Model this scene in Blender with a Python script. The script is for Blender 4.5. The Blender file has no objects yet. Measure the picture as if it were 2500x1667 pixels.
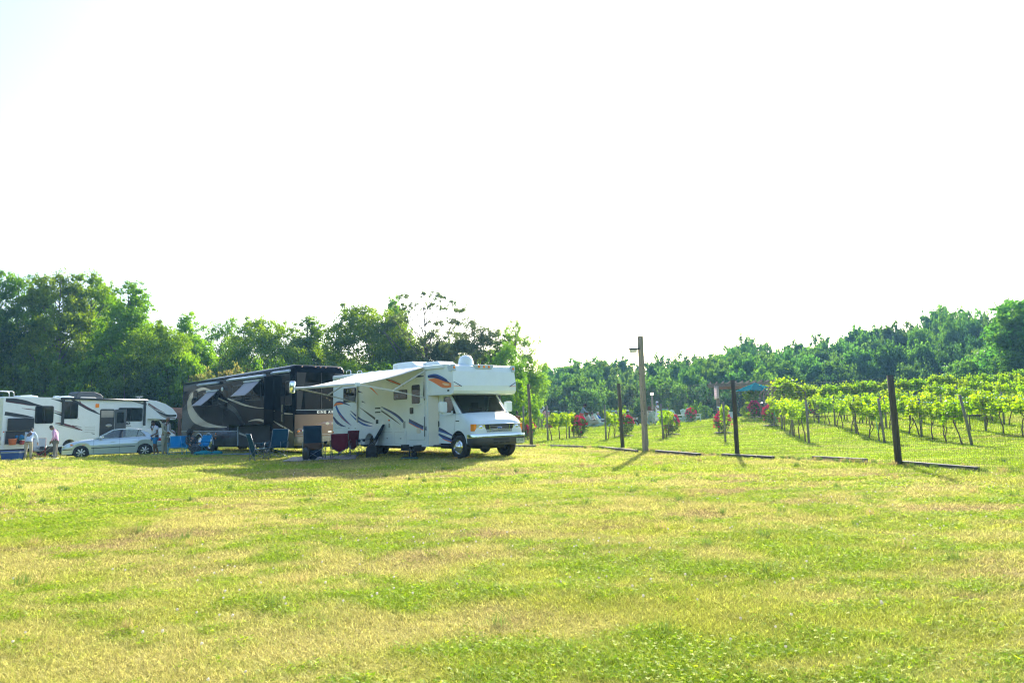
import bpy, bmesh, math, random
import numpy as np
from mathutils import Vector, Matrix
R=math.radians
sc=bpy.context.scene; col=sc.collection
random.seed(7)
# ------------------------------------------------------------------ camera
FPX=1667.; PIT=R(6.34); ROL=R(1.474); CAMZ=1.35
cam_d=bpy.data.cameras.new('camera'); cam=bpy.data.objects.new('camera',cam_d); col.objects.link(cam)
cam_d.sensor_width=36; cam_d.lens=24.005; cam_d.clip_end=2000; cam_d.clip_start=.1
cam.matrix_world=Matrix.Translation((0,0,CAMZ))@Matrix.Rotation(R(90)+PIT,4,'X')@Matrix.Rotation(-ROL,4,'Z')
cam_d.dof.use_dof=True; cam_d.dof.focus_distance=24; cam_d.dof.aperture_fstop=5.6
sc.camera=cam
def ray(px,py):
    x=(px-1250)/FPX; y=(833.5-py)/FPX
    cr,sr=math.cos(ROL),math.sin(ROL); a=x*cr+y*sr; b=-x*sr+y*cr
    c,s=math.cos(PIT),math.sin(PIT)
    return Vector((a,c-b*s,s+b*c))
def at(px,py,Y):
    d=ray(px,py); return Vector((0,0,CAMZ))+d*(Y/d.y)
# ------------------------------------------------------------------ terrain
CP=[(-1,22,.1),(-8,29,.06),(-8.5,30,.0),(-17,38,-.03),(-21,34,-.1),(-19,37,-.12),(-27,37,-.12),(-24,46,-.15),(-16.7,33,.0),(-15,31,.03),
(.6,33.5,.2),(1.6,33,.13),(4.45,33.5,.12),(7.2,33.5,.1),(9.2,30,.07),(11.9,28,.02),(14.5,27,-.02),(15.5,23.4,.02),(3.5,39,.08),(6.4,40,.14),(9.2,40,.1),
(15,40,.42),(18,40,.5),(18.2,31,.27),(21.4,31,.25),(1.75,54,.42),(7,53,.5),(11.9,52,.6),(16.5,50,.86),(22.2,50,.9),(4.5,24,.04),(9,16.3,.02),(6.75,21,.02),(4,25.5,.1),(.7,29,.15),
(28,50,1.3),(34,48,1.8),(30,38,1.0),(40,50,2.2),(28,28,.45),(-30,55,-.1),(-20,60,-.1),(-10,60,0),(-5,50,.1),(-45,50,-.2),(-40,30,-.1),(50,30,1.2),(-9,24,.03),(-6,25,.05),
(20,18,.05),(45,62,2.6),(25,62,1.0),(5,62,.3)]
for x_ in range(-40,41,8):
    for y_ in (-30,-18,-6,2,8,13): CP.append((x_,y_,0.0))
CPA=np.array(CP,float)
def Tn(X,Y):
    X=np.asarray(X,float); Y=np.asarray(Y,float)
    num=np.zeros_like(X); den=np.zeros_like(X)
    for cx,cy,cz in CPA:
        d2=(X-cx)**2+(Y-cy)**2
        w=np.exp(-d2/(2*3.6**2))+2e-5/(1+d2*.02); num+=w*cz; den+=w
    near=num/den
    def ss(a,b,t):
        t=np.clip((t-a)/(b-a),0,1); return t*t*(3-2*t)
    # behind the crest the land drops into a valley (right half), then a wooded hill climbs
    valley=-6.5*ss(-8,10,X-(Y-55)*.05)*(1-.55*ss(45,80,X))
    hill=valley+ss(90,175,Y)*(1.5+14*ss(-30,120,X-.0*Y))+ss(130,260,Y)*4
    k=ss(57,84,Y)
    z=near*(1-k)+hill*k
    return z
_tgt=CPA[:,2].copy(); _D2=(CPA[:,None,0]-CPA[None,:,0])**2+(CPA[:,None,1]-CPA[None,:,1])**2
_W=np.exp(-_D2/(2*3.6**2))+2e-5/(1+_D2*.02); _W/=_W.sum(1,keepdims=True)
for _i in range(12): CPA[:,2]+=.8*(_tgt-_W@CPA[:,2])
def T(x,y): return float(Tn(np.array([x]),np.array([y]))[0])
def gp(px,Y,dz=0):
    """ground point seen in photo column px at depth Y"""
    py=1060
    for _ in range(6):
        p=at(px,py,Y); z=T(p.x,Y)+dz
        py+= (p.z-z)*FPX/Y
    p=at(px,py,Y); return Vector((p.x,Y,z))
def inv(veh,y,px,py,off=0):
    X0,Y0,rz,z0=veh; d=ray(px,py); h=Vector((math.cos(rz),math.sin(rz),0)); n=Vector((-math.sin(rz),math.cos(rz),0)); o=Vector((X0,Y0,z0)); c=Vector((0,0,CAMZ))
    t=(y-(c-o).dot(n))/d.dot(n); P=c+d*t-o
    return P.dot(h),P.z
# ------------------------------------------------------------------ value noise
def vn(x,y,seed=0):
    xi=np.floor(x).astype(np.int64); yi=np.floor(y).astype(np.int64); xf=x-xi; yf=y-yi
    def h(a,b):
        n=(a*374761393+b*668265263+seed*1442695041)&0x7fffffff
        n=((n^(n>>13))*1274126177)&0x7fffffff
        return ((n^(n>>16))&0xffff)/65535.
    u=xf*xf*(3-2*xf); v=yf*yf*(3-2*yf)
    return (h(xi,yi)*(1-u)+h(xi+1,yi)*u)*(1-v)+(h(xi,yi+1)*(1-u)+h(xi+1,yi+1)*u)*v
def fbm(x,y,seed=0,o=4):
    s=0;a=.5;n=0
    for i in range(o):
        s=s+a*vn(x*2**i+17.3*i,y*2**i-9.1*i,seed+i); n+=a; a*=.55
    return s/n
# ------------------------------------------------------------------ materials
MATS={}
def NT(name):
    m=bpy.data.materials.new(name); m.use_nodes=True; nt=m.node_tree; nt.nodes.clear(); return m,nt
def L(nt,a,b): nt.links.new(a,b)
def mat(name,c,rough=.5,metal=0,coat=0,var=.06,scale=3,bump=0,bscale=40,spec=.5,trans=0,emit=None):
    """painted / plastic / cloth material with procedural variation"""
    if name in MATS: return MATS[name]
    m,nt=NT(name); N=nt.nodes
    out=N.new('ShaderNodeOutputMaterial'); b=N.new('ShaderNodeBsdfPrincipled')
    tc=N.new('ShaderNodeTexCoord'); nz=N.new('ShaderNodeTexNoise'); nz.inputs['Scale'].default_value=scale; nz.inputs['Detail'].default_value=5
    mr=N.new('ShaderNodeMapRange'); mr.inputs['From Min'].default_value=.3; mr.inputs['From Max'].default_value=.7
    mr.inputs['To Min'].default_value=1-var; mr.inputs['To Max'].default_value=1+var
    mx=N.new('ShaderNodeVectorMath'); mx.operation='SCALE'; mx.inputs[0].default_value=c
    L(nt,tc.outputs['Object'],nz.inputs['Vector']); L(nt,nz.outputs['Fac'],mr.inputs['Value']); L(nt,mr.outputs[0],mx.inputs['Scale'])
    L(nt,mx.outputs[0],b.inputs['Base Color'])
    b.inputs['Roughness'].default_value=rough; b.inputs['Metallic'].default_value=metal
    b.inputs['Coat Weight'].default_value=coat; b.inputs['Specular IOR Level'].default_value=spec
    b.inputs['Coat Roughness'].default_value=.04
    if emit: b.inputs['Emission Color'].default_value=(*emit[0],1); b.inputs['Emission Strength'].default_value=emit[1]
    sh=b.outputs[0]
    if bump:
        n2=N.new('ShaderNodeTexNoise'); n2.inputs['Scale'].default_value=bscale; n2.inputs['Detail'].default_value=4
        bp=N.new('ShaderNodeBump'); bp.inputs['Strength'].default_value=bump; bp.inputs['Distance'].default_value=.02
        L(nt,tc.outputs['Object'],n2.inputs['Vector']); L(nt,n2.outputs['Fac'],bp.inputs['Height']); L(nt,bp.outputs[0],b.inputs['Normal'])
    if trans:
        tl=N.new('ShaderNodeBsdfTranslucent'); mxs=N.new('ShaderNodeMixShader'); mxs.inputs[0].default_value=trans
        L(nt,mx.outputs[0],tl.inputs['Color']); L(nt,sh,mxs.inputs[1]); L(nt,tl.outputs[0],mxs.inputs[2]); sh=mxs.outputs[0]
    L(nt,sh,out.inputs['Surface']); MATS[name]=m; return m
def glass(name,tint,refl=.09,see=.8,ior=1.5):
    if name in MATS: return MATS[name]
    m,nt=NT(name); N=nt.nodes
    out=N.new('ShaderNodeOutputMaterial'); tr=N.new('ShaderNodeBsdfTransparent'); tr.inputs[0].default_value=(*[t*see for t in tint],1)
    gl=N.new('ShaderNodeBsdfGlossy'); gl.inputs['Roughness'].default_value=.015; gl.inputs[0].default_value=(.95,.97,1,1)
    lw=N.new('ShaderNodeFresnel'); lw.inputs[0].default_value=ior
    tc=N.new('ShaderNodeTexCoord'); nz=N.new('ShaderNodeTexNoise'); nz.inputs['Scale'].default_value=1.2
    bp=N.new('ShaderNodeBump'); bp.inputs['Strength'].default_value=.03; bp.inputs['Distance'].default_value=.02
    ad=N.new('ShaderNodeMath'); ad.operation='ADD'; ad.inputs[1].default_value=refl; ad.use_clamp=True
    mx=N.new('ShaderNodeMixShader')
    L(nt,tc.outputs['Object'],nz.inputs['Vector']); L(nt,nz.outputs['Fac'],bp.inputs['Height']); L(nt,bp.outputs[0],gl.inputs['Normal'])
    L(nt,lw.outputs[0],ad.inputs[0]); L(nt,ad.outputs[0],mx.inputs[0]); L(nt,tr.outputs[0],mx.inputs[1]); L(nt,gl.outputs[0],mx.inputs[2]); L(nt,mx.outputs[0],out.inputs['Surface'])
    MATS[name]=m; return m
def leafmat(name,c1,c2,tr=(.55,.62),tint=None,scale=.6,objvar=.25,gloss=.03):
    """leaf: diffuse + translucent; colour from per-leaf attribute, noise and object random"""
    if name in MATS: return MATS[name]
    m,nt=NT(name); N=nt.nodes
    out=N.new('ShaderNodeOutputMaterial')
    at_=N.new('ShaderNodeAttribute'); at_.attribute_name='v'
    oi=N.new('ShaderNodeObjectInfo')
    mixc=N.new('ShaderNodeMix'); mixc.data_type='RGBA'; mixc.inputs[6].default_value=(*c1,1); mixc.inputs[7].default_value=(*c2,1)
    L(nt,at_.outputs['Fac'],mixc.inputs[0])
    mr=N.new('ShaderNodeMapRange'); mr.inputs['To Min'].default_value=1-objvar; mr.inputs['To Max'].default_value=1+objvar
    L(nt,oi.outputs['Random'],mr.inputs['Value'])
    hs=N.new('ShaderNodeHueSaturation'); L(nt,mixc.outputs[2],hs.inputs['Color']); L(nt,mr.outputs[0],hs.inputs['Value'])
    mh=N.new('ShaderNodeMapRange'); mh.inputs['To Min'].default_value=.485; mh.inputs['To Max'].default_value=.515
    ob=N.new('ShaderNodeMath'); ob.operation='MULTIPLY'; ob.inputs[1].default_value=7.31; fr=N.new('ShaderNodeMath'); fr.operation='FRACT'
    L(nt,oi.outputs['Random'],ob.inputs[0]); L(nt,ob.outputs[0],fr.inputs[0]); L(nt,fr.outputs[0],mh.inputs['Value']); L(nt,mh.outputs[0],hs.inputs['Hue'])
    df=N.new('ShaderNodeBsdfDiffuse'); tl=N.new('ShaderNodeBsdfTranslucent'); gl=N.new('ShaderNodeBsdfGlossy'); gl.inputs['Roughness'].default_value=.42
    gl.inputs[0].default_value=(.6,.6,.6,1)
    g2=N.new('ShaderNodeHueSaturation'); g2.inputs['Saturation'].default_value=1.12; g2.inputs['Value'].default_value=1.5
    L(nt,hs.outputs[0],g2.inputs['Color'])
    L(nt,hs.outputs[0],df.inputs[0]); L(nt,g2.outputs[0],tl.inputs[0])
    a=N.new('ShaderNodeMixShader'); a.inputs[0].default_value=tr[0]; L(nt,df.outputs[0],a.inputs[1]); L(nt,tl.outputs[0],a.inputs[2])
    b=N.new('ShaderNodeMixShader'); b.inputs[0].default_value=gloss; L(nt,a.outputs[0],b.inputs[1]); L(nt,gl.outputs[0],b.inputs[2])
    L(nt,b.outputs[0],out.inputs['Surface']); MATS[name]=m; return m
def barkmat(name,c,sc_=(14,14,1.5),bump=.8,var=.35):
    if name in MATS: return MATS[name]
    m,nt=NT(name); N=nt.nodes
    out=N.new('ShaderNodeOutputMaterial'); b=N.new('ShaderNodeBsdfPrincipled'); b.inputs['Roughness'].default_value=.85
    tc=N.new('ShaderNodeTexCoord'); mp=N.new('ShaderNodeMapping'); mp.inputs['Scale'].default_value=sc_
    nz=N.new('ShaderNodeTexNoise'); nz.inputs['Scale'].default_value=3; nz.inputs['Detail'].default_value=8
    L(nt,tc.outputs['Object'],mp.inputs[0]); L(nt,mp.outputs[0],nz.inputs['Vector'])
    cr=N.new('ShaderNodeValToRGB'); cr.color_ramp.elements[0].position=.3; cr.color_ramp.elements[1].position=.72
    cr.color_ramp.elements[0].color=(*[k*(1-var) for k in c],1); cr.color_ramp.elements[1].color=(*[k*(1+var) for k in c],1)
    bp=N.new('ShaderNodeBump'); bp.inputs['Strength'].default_value=bump; bp.inputs['Distance'].default_value=.02
    L(nt,nz.outputs['Fac'],cr.inputs[0]); L(nt,cr.outputs[0],b.inputs['Base Color']); L(nt,nz.outputs['Fac'],bp.inputs['Height']); L(nt,bp.outputs[0],b.inputs['Normal']); L(nt,b.outputs[0],out.inputs[0])
    MATS[name]=m; return m
# ------------------------------------------------------------------ object helpers
def tag(o,label=None,cat=None,group=None,kind=None):
    if label: o['label']=label
    if cat: o['category']=cat
    if group: o['group']=group
    if kind: o['kind']=kind
    return o
def empty(name,loc=(0,0,0),rz=0,label=None,cat=None,group=None):
    o=bpy.data.objects.new(name,None); o.location=loc; o.rotation_euler.z=rz; o.empty_display_size=.2; col.objects.link(o)
    return tag(o,label,cat,group)
def copy_tree(o,parent=None):
    c=o.copy(); col.objects.link(c)
    if parent is not None: c.parent=parent
    for ch in list(KIDS.get(o.name,[])): copy_tree(ch,c)
    return c
KIDS={}
def link(o,parent=None):
    col.objects.link(o)
    if parent is not None:
        o.parent=parent; KIDS.setdefault(parent.name,[]).append(o)
    return o
def meshobj(name,me,parent=None):
    return link(bpy.data.objects.new(name,me),parent)
class MB:
    def __init__(s): s.v=[]; s.f=[]; s.m=[]; s.s=[]
    def add(s,vs,fs,m=0,M=None,sm=False):
        k=len(s.v)
        if M is not None: vs=[M@Vector(v) for v in vs]
        s.v+= [tuple(v) for v in vs]; s.f+=[[i+k for i in f] for f in fs]; s.m+=[m]*len(fs); s.s+=[sm]*len(fs); return s
    def box(s,x0,x1,y0,y1,z0,z1,m=0,M=None):
        v=[(x,y,z) for x in (x0,x1) for y in (y0,y1) for z in (z0,z1)]
        return s.add(v,[(0,1,3,2),(4,6,7,5),(0,4,5,1),(2,3,7,6),(0,2,6,4),(1,5,7,3)],m,M)
    def bar(s,p,q,w,h,m=0,up=(0,0,1)):
        p=Vector(p); q=Vector(q); d=(q-p).normalized(); u=Vector(up)
        if abs(d.dot(u))>.98: u=Vector((1,0,0))
        r=d.cross(u).normalized(); t=r.cross(d).normalized(); v=[]
        for b in (p,q):
            for a,c in ((-1,-1),(1,-1),(1,1),(-1,1)): v.append(b+r*a*w/2+t*c*h/2)
        return s.add(v,[(3,2,1,0),(4,5,6,7),(0,1,5,4),(1,2,6,5),(2,3,7,6),(3,0,4,7)],m)
    def tube(s,pts,r,m=0,n=8,cap=True,sm=True):
        pts=[Vector(p) for p in pts]; rs=r if isinstance(r,(list,tuple)) else [r]*len(pts)
        k=len(s.v); vs=[]; fs=[]; u=None
        for i,p in enumerate(pts):
            d=(pts[min(i+1,len(pts)-1)]-pts[max(i-1,0)]).normalized()
            if u is None: u=d.orthogonal().normalized()
            else:
                u=(u-d*u.dot(d))
                u=u.normalized() if u.length>1e-6 else d.orthogonal().normalized()
            w=d.cross(u)
            for j in range(n):
                a=2*math.pi*j/n; vs.append(p+(u*math.cos(a)+w*math.sin(a))*rs[i])
        for i in range(len(pts)-1):
            for j in range(n):
                fs.append((i*n+j,i*n+(j+1)%n,(i+1)*n+(j+1)%n,(i+1)*n+j))
        s.add(vs,fs,m,None,sm)
        if cap:
            s.f+=[[k+j for j in range(n)][::-1],[k+(len(pts)-1)*n+j for j in range(n)]]; s.m+=[m,m]; s.s+=[False,False]
        return s
    def lathe(s,prof,m=0,n=24,M=None,sm=True):
        vs=[];fs=[]
        for r,z in prof:
            for j in range(n): a=2*math.pi*j/n; vs.append((r*math.cos(a),r*math.sin(a),z))
        for i in range(len(prof)-1):
            for j in range(n): fs.append((i*n+j,i*n+(j+1)%n,(i+1)*n+(j+1)%n,(i+1)*n+j))
        return s.add(vs,fs,m,M,sm)
    def disc(s,c,r,axis='y',m=0,n=20,M=None):
        vs=[]
        for j in range(n):
            a=2*math.pi*j/n; u,v=r*math.cos(a),r*math.sin(a)
            vs.append((c[0]+u,c[1],c[2]+v) if axis=='y' else (c[0],c[1]+u,c[2]+v) if axis=='x' else (c[0]+u,c[1]+v,c[2]))
        return s.add(vs,[list(range(n))],m,M)
    def prism(s,poly,a,b,m=0,axis='y',M=None,mc=None):
        n=len(poly)
        f=(lambda p,t:(p[0],t,p[1])) if axis=='y' else (lambda p,t:(t,p[0],p[1])) if axis=='x' else (lambda p,t:(p[0],p[1],t))
        v=[f(p,a) for p in poly]+[f(p,b) for p in poly]
        s.add(v,[[i,(i+1)%n,n+(i+1)%n,n+i] for i in range(n)],m,M)
        k=len(s.v)-2*n; s.f+=[list(range(k,k+n)),list(range(k+2*n-1,k+n-1,-1))]; s.m+=[m if mc is None else mc]*2; s.s+=[False]*2
        return s
    def sph(s,c,r,m=0,n=12,M=None,sm=True):
        if not isinstance(r,(tuple,list)): r=(r,r,r)
        vs=[];fs=[];h=n//2
        for i in range(h+1):
            t=math.pi*i/h
            for j in range(n):
                a=2*math.pi*j/n; vs.append((c[0]+r[0]*math.sin(t)*math.cos(a),c[1]+r[1]*math.sin(t)*math.sin(a),c[2]+r[2]*math.cos(t)))
        for i in range(h):
            for j in range(n): fs.append((i*n+j,(i+1)*n+j,(i+1)*n+(j+1)%n,i*n+(j+1)%n))
        return s.add(vs,fs,m,M,sm)
    def grid(s,fn,nu,nv,m=0,sm=True,closed=False):
        vs=[fn(i/nu,j/nv) for i in range(nu+1) for j in range(nv+1)]
        return s.add(vs,[(i*(nv+1)+j,(i+1)*(nv+1)+j,(i+1)*(nv+1)+j+1,i*(nv+1)+j+1) for i in range(nu) for j in range(nv)],m,None,sm)
    def mesh(s,name,mats):
        me=bpy.data.meshes.new(name); me.from_pydata(s.v,[],s.f)
        for m in mats: me.materials.append(m)
        me.polygons.foreach_set('material_index',s.m); me.polygons.foreach_set('use_smooth',s.s); me.update()
        return me
    def build(s,name,mats,parent=None,bevel=0,seg=2,fix=True,solid=0,loc=None,rz=0):
        if not isinstance(mats,(list,tuple)): mats=[mats]
        me=s.mesh(name,mats)
        if fix:
            bm=bmesh.new(); bm.from_mesh(me); bmesh.ops.recalc_face_normals(bm,faces=bm.faces); bm.to_mesh(me); bm.free()
        o=meshobj(name,me,parent)
        if loc is not None: o.location=loc
        o.rotation_euler.z=rz
        if solid: q=o.modifiers.new('s','SOLIDIFY'); q.thickness=solid; q.offset=0
        if bevel:
            b=o.modifiers.new('b','BEVEL'); b.width=bevel; b.segments=seg; b.limit_method='ANGLE'; b.angle_limit=R(38); b.use_clamp_overlap=True
        return o
def crom(pts,n=6):
    out=[]; P=[pts[0]]+list(pts)+[pts[-1]]
    for i in range(1,len(P)-2):
        for k in range(n):
            t=k/n; q=[]
            for a in range(len(pts[0])):
                p0,p1,p2,p3=P[i-1][a],P[i][a],P[i+1][a],P[i+2][a]
                q.append(.5*((2*p1)+(-p0+p2)*t+(2*p0-5*p1+4*p2-p3)*t*t+(-p0+3*p1-3*p2+p3)*t**3))
            out.append(q)
    out.append(list(pts[-1])); return out
def ribbon(mb,pts,y,m,n=6):
    """painted swoosh on a side wall: pts=(x,z,width); 3 mm of vinyl proud of the wall at y"""
    q=crom(pts,n); L_=[];R_=[]
    for i,(x,z,w) in enumerate(q):
        a=q[max(i-1,0)]; b=q[min(i+1,len(q)-1)]; dx,dz=b[0]-a[0],b[1]-a[1]; l=math.hypot(dx,dz) or 1
        nx,nz=-dz/l,dx/l; w=max(w,.004)
        L_.append((x+nx*w/2,y,z+nz*w/2)); R_.append((x-nx*w/2,y,z-nz*w/2))
    vs=L_+R_; k=len(L_)
    return mb.add(vs,[(i,i+1,k+i+1,k+i) for i in range(k-1)],m)
def rrect(x0,x1,z0,z1,r,n=4):
    o=[]
    for cx,cz,a0 in ((x1-r,z1-r,0),(x0+r,z1-r,90),(x0+r,z0+r,180),(x1-r,z0+r,270)):
        for i in range(n+1):
            a=R(a0+90*i/n); o.append((cx+r*math.cos(a),cz+r*math.sin(a)))
    return o
def text(s,size,y,x,z,matl,parent,name='lettering',ext=.004,rot=(R(90),0,0),sx=1,space=1,shear=0,bold=0):
    cu=bpy.data.curves.new(name,'FONT'); cu.body=s; cu.size=size; cu.extrude=ext; cu.space_character=space; cu.shear=shear; cu.offset=bold
    ob=bpy.data.objects.new('tmp',cu); col.objects.link(ob)
    dg=bpy.context.evaluated_depsgraph_get(); me=bpy.data.meshes.new_from_object(ob.evaluated_get(dg)); bpy.data.objects.remove(ob)
    me.name=name; me.materials.clear(); me.materials.append(matl)
    o=meshobj(name,me,parent); o.location=(x,y,z); o.rotation_euler=rot; o.scale.x=sx
    return o
# ------------------------------------------------------------------ world and sun
SUN_AZ=R(16); SUN_EL=R(27)
w=bpy.data.worlds.new('World'); sc.world=w; w.use_nodes=True; nt=w.node_tree; nt.nodes.clear()
sky=nt.nodes.new('ShaderNodeTexSky'); sky.sky_type='NISHITA'; sky.sun_disc=False; sky.sun_elevation=SUN_EL; sky.sun_rotation=SUN_AZ
sky.air_density=1.0; sky.dust_density=2.4; sky.ozone_density=2.0
bg=nt.nodes.new('ShaderNodeBackground'); bg.inputs['Strength'].default_value=.125
wo=nt.nodes.new('ShaderNodeOutputWorld'); L(nt,sky.outputs[0],bg.inputs[0]); L(nt,bg.outputs[0],wo.inputs[0])
sd=bpy.data.lights.new('sun','SUN'); sd.energy=4.8; sd.angle=R(.55); sd.color=(1,.93,.80)
sun=bpy.data.objects.new('sun',sd); col.objects.link(sun)
dsun=Vector((math.sin(SUN_AZ)*math.cos(SUN_EL),math.cos(SUN_AZ)*math.cos(SUN_EL),math.sin(SUN_EL)))
sun.rotation_euler=dsun.to_track_quat('Z','Y').to_euler(); sun.location=(20,60,40)
sc.view_settings.view_transform='Standard'; sc.view_settings.look='None'; sc.view_settings.gamma=1; sc.view_settings.exposure=1.62
cy=sc.cycles; cy.max_bounces=6; cy.diffuse_bounces=3; cy.glossy_bounces=3; cy.transmission_bounces=4; cy.transparent_max_bounces=12; cy.volume_bounces=0; cy.use_denoising=True; cy.denoiser='OPENIMAGEDENOISE'; cy.denoising_input_passes='RGB_ALBEDO_NORMAL'; cy.denoising_prefilter='ACCURATE'; cy.filter_width=1.2
cy.sample_clamp_indirect=6
# ------------------------------------------------------------------ ground colours (albedo)
STRAW=np.array((.56,.50,.155)); YG=np.array((.42,.46,.045)); GR=np.array((.28,.41,.016)); BR=np.array((.42,.31,.15)); LAWN=np.array((.30,.43,.016))
FENCE=[(16.5,-2),(12.3,9.0),(9.02,16.3),(6.75,21),(3.99,25.5),(.71,29),(-3.2,31.6),(-6,37),(-7,50)]
def fence_x(Y):
    ys=np.array([p[1] for p in FENCE]); xs=np.array([p[0] for p in FENCE]); return np.interp(Y,ys,xs)
def cover(X,Y):
    """patches of the meadow: fractions straw / yellow-green / clover green / brown and vineyard mask"""
    a=fbm(X*.45+3,Y*.60,11,4); b=fbm(X*.9,Y*1.5,23,4); c=fbm(X*.33+9,Y*.5,31,3); d=fbm(X*3.5,Y*4.5,41,3)
    g=np.clip((a*.42+b*.40+d*.30-.51)*7,0,1)*(.45+.55*np.clip((d-.35)*3,0,1))
    br=np.clip((c*.50+(1-b)*.3+d*.35-.575)*7,0,1)*(1-g)*.85
    yg=np.clip((fbm(X*.7,Y*1.1,55,3)-.42)*4,0,1)*(1-g)*(1-br)*.75
    vm=1/(1+np.exp(-(X-fence_x(Y)-.25)*9)); vm=np.where(Y>60,np.where(X>-6,1,0),vm)
    vm=vm*(Y>-1)
    return g,br,yg,vm,d
def gcol(X,Y):
    g,br,yg,vm,d=cover(X,Y)
    st=np.clip(1-g-br-yg,0,1)
    C=st[:,None]*STRAW+g[:,None]*GR+br[:,None]*BR+yg[:,None]*YG
    stripe=.5+.5*np.sin((Y*.94-X*.26)*3.1+fbm(X*.4,Y*.5,71,2)*5)
    s2=fbm(X*.22,Y*2.2,81,4)
    lw=LAWN*(0.82+.22*stripe+.75*(s2-.5))[:,None]
    dry=np.clip((fbm(X*.5,Y*1.3,91,3)-.56)*6,0,1)[:,None]*.55
    lw=lw*(1-dry)+STRAW*.85*dry
    C=C*(1-vm[:,None])+lw*vm[:,None]
    # bare soil and mulch along the fence
    fx=np.abs(X-fence_x(Y)); soil=np.clip(1-fx*3.2,0,1)*np.clip((fbm(X*1.3,Y*1.6,97,3)-.45)*6,0,1)*(Y<33)*(Y>3)
    C=C*(1-soil[:,None]*.7)+np.array((.30,.22,.15))*soil[:,None]*.7
    return C
xs=np.unique(np.concatenate([np.linspace(-190,-60,27),np.linspace(-60,-24,37),np.linspace(-24,-12,31),np.linspace(-12,14,131),np.linspace(14,34,51),np.linspace(34,70,37),np.linspace(70,190,27)]))
ys=np.unique(np.concatenate([np.linspace(-90,-4,19),np.linspace(-4,2,8),np.linspace(2,34,161),np.linspace(34,62,71),np.linspace(62,110,41),np.linspace(110,255,40)]))
XX,YY=np.meshgrid(xs,ys); X=XX.ravel(); Y=YY.ravel(); Z=Tn(X,Y)
Z=Z+(fbm(X*1.1,Y*1.1,5,3)-.5)*.05*np.clip((60-Y)/30,0,1)*(Y<45)
nx=len(xs); ny=len(ys)
idx=np.arange(nx*ny).reshape(ny,nx)
F=np.stack([idx[:-1,:-1],idx[:-1,1:],idx[1:,1:],idx[1:,:-1]],-1).reshape(-1,4)
def npmesh(name,V,F,mats,attr=None,col_=None,smooth=False,mi=None,face_attr=None):
    me=bpy.data.meshes.new(name); n=len(V); k=F.shape[1]; nf=len(F)
    me.vertices.add(n); me.vertices.foreach_set('co',np.ascontiguousarray(V,dtype=np.float32).ravel())
    me.loops.add(nf*k); me.loops.foreach_set('vertex_index',F.astype(np.int32).ravel())
    me.polygons.add(nf); me.polygons.foreach_set('loop_start',(np.arange(nf)*k).astype(np.int32)); 
    try: me.polygons.foreach_set('loop_total',np.full(nf,k,np.int32))
    except Exception: pass
    if smooth: me.polygons.foreach_set('use_smooth',np.ones(nf,bool))
    for m in mats: me.materials.append(m)
    if mi is not None: me.polygons.foreach_set('material_index',mi.astype(np.int32))
    if face_attr is not None:
        a=me.attributes.new('v','FLOAT','FACE'); a.data.foreach_set('value',face_attr.astype(np.float32))
    if col_ is not None:
        dom='POINT' if len(col_)==n else 'FACE'
        a=me.attributes.new('Col','FLOAT_COLOR',dom); a.data.foreach_set('color',np.concatenate([col_,np.ones((len(col_),1))],1).astype(np.float32).ravel())
    me.update(); me.validate(); return me
def groundmat():
    m,nt=NT('meadow_ground'); N=nt.nodes
    out=N.new('ShaderNodeOutputMaterial'); b=N.new('ShaderNodeBsdfPrincipled'); b.inputs['Roughness'].default_value=.95; b.inputs['Specular IOR Level'].default_value=0
    a=N.new('ShaderNodeAttribute'); a.attribute_name='Col'; tc=N.new('ShaderNodeTexCoord')
    n1=N.new('ShaderNodeTexNoise'); n1.inputs['Scale'].default_value=9; n1.inputs['Detail'].default_value=8; n1.inputs['Roughness'].default_value=.75
    n2=N.new('ShaderNodeTexNoise'); n2.inputs['Scale'].default_value=55; n2.inputs['Detail'].default_value=4
    mp=N.new('ShaderNodeMapping'); mp.inputs['Scale'].default_value=(1,1,.3)
    L(nt,tc.outputs['Object'],mp.inputs[0]); L(nt,mp.outputs[0],n1.inputs['Vector']); L(nt,mp.outputs[0],n2.inputs['Vector'])
    r1=N.new('ShaderNodeMapRange'); r1.inputs['From Min'].default_value=.3; r1.inputs['From Max'].default_value=.7; r1.inputs['To Min'].default_value=.45; r1.inputs['To Max'].default_value=1.25
    r2=N.new('ShaderNodeMapRange'); r2.inputs['From Min'].default_value=.3; r2.inputs['From Max'].default_value=.7; r2.inputs['To Min'].default_value=.5; r2.inputs['To Max'].default_value=1.3
    L(nt,n1.outputs[0],r1.inputs[0]); L(nt,n2.outputs[0],r2.inputs[0])
    mu=N.new('ShaderNodeMath'); mu.operation='MULTIPLY'; L(nt,r1.outputs[0],mu.inputs[0]); L(nt,r2.outputs[0],mu.inputs[1])
    sc_=N.new('ShaderNodeVectorMath'); sc_.operation='SCALE'; L(nt,a.outputs['Color'],sc_.inputs[0]); L(nt,mu.outputs[0],sc_.inputs['Scale'])
    L(nt,sc_.outputs[0],b.inputs['Base Color'])
    bp=N.new('ShaderNodeBump'); bp.inputs['Strength'].default_value=.5; bp.inputs['Distance'].default_value=.03; L(nt,mu.outputs[0],bp.inputs['Height']); L(nt,bp.outputs[0],b.inputs['Normal'])
    tl=N.new('ShaderNodeBsdfTranslucent'); L(nt,sc_.outputs[0],tl.inputs[0])
    L(nt,b.outputs[0],out.inputs[0]); return m
ground=meshobj('ground',npmesh('ground',np.stack([X,Y,Z],1),F,[groundmat()],col_=gcol(X,Y)*np.clip(.68+.26*(np.hypot(X,Y)-9)/14,.68,.94)[:,None],smooth=True)); tag(ground,kind='structure')
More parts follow.
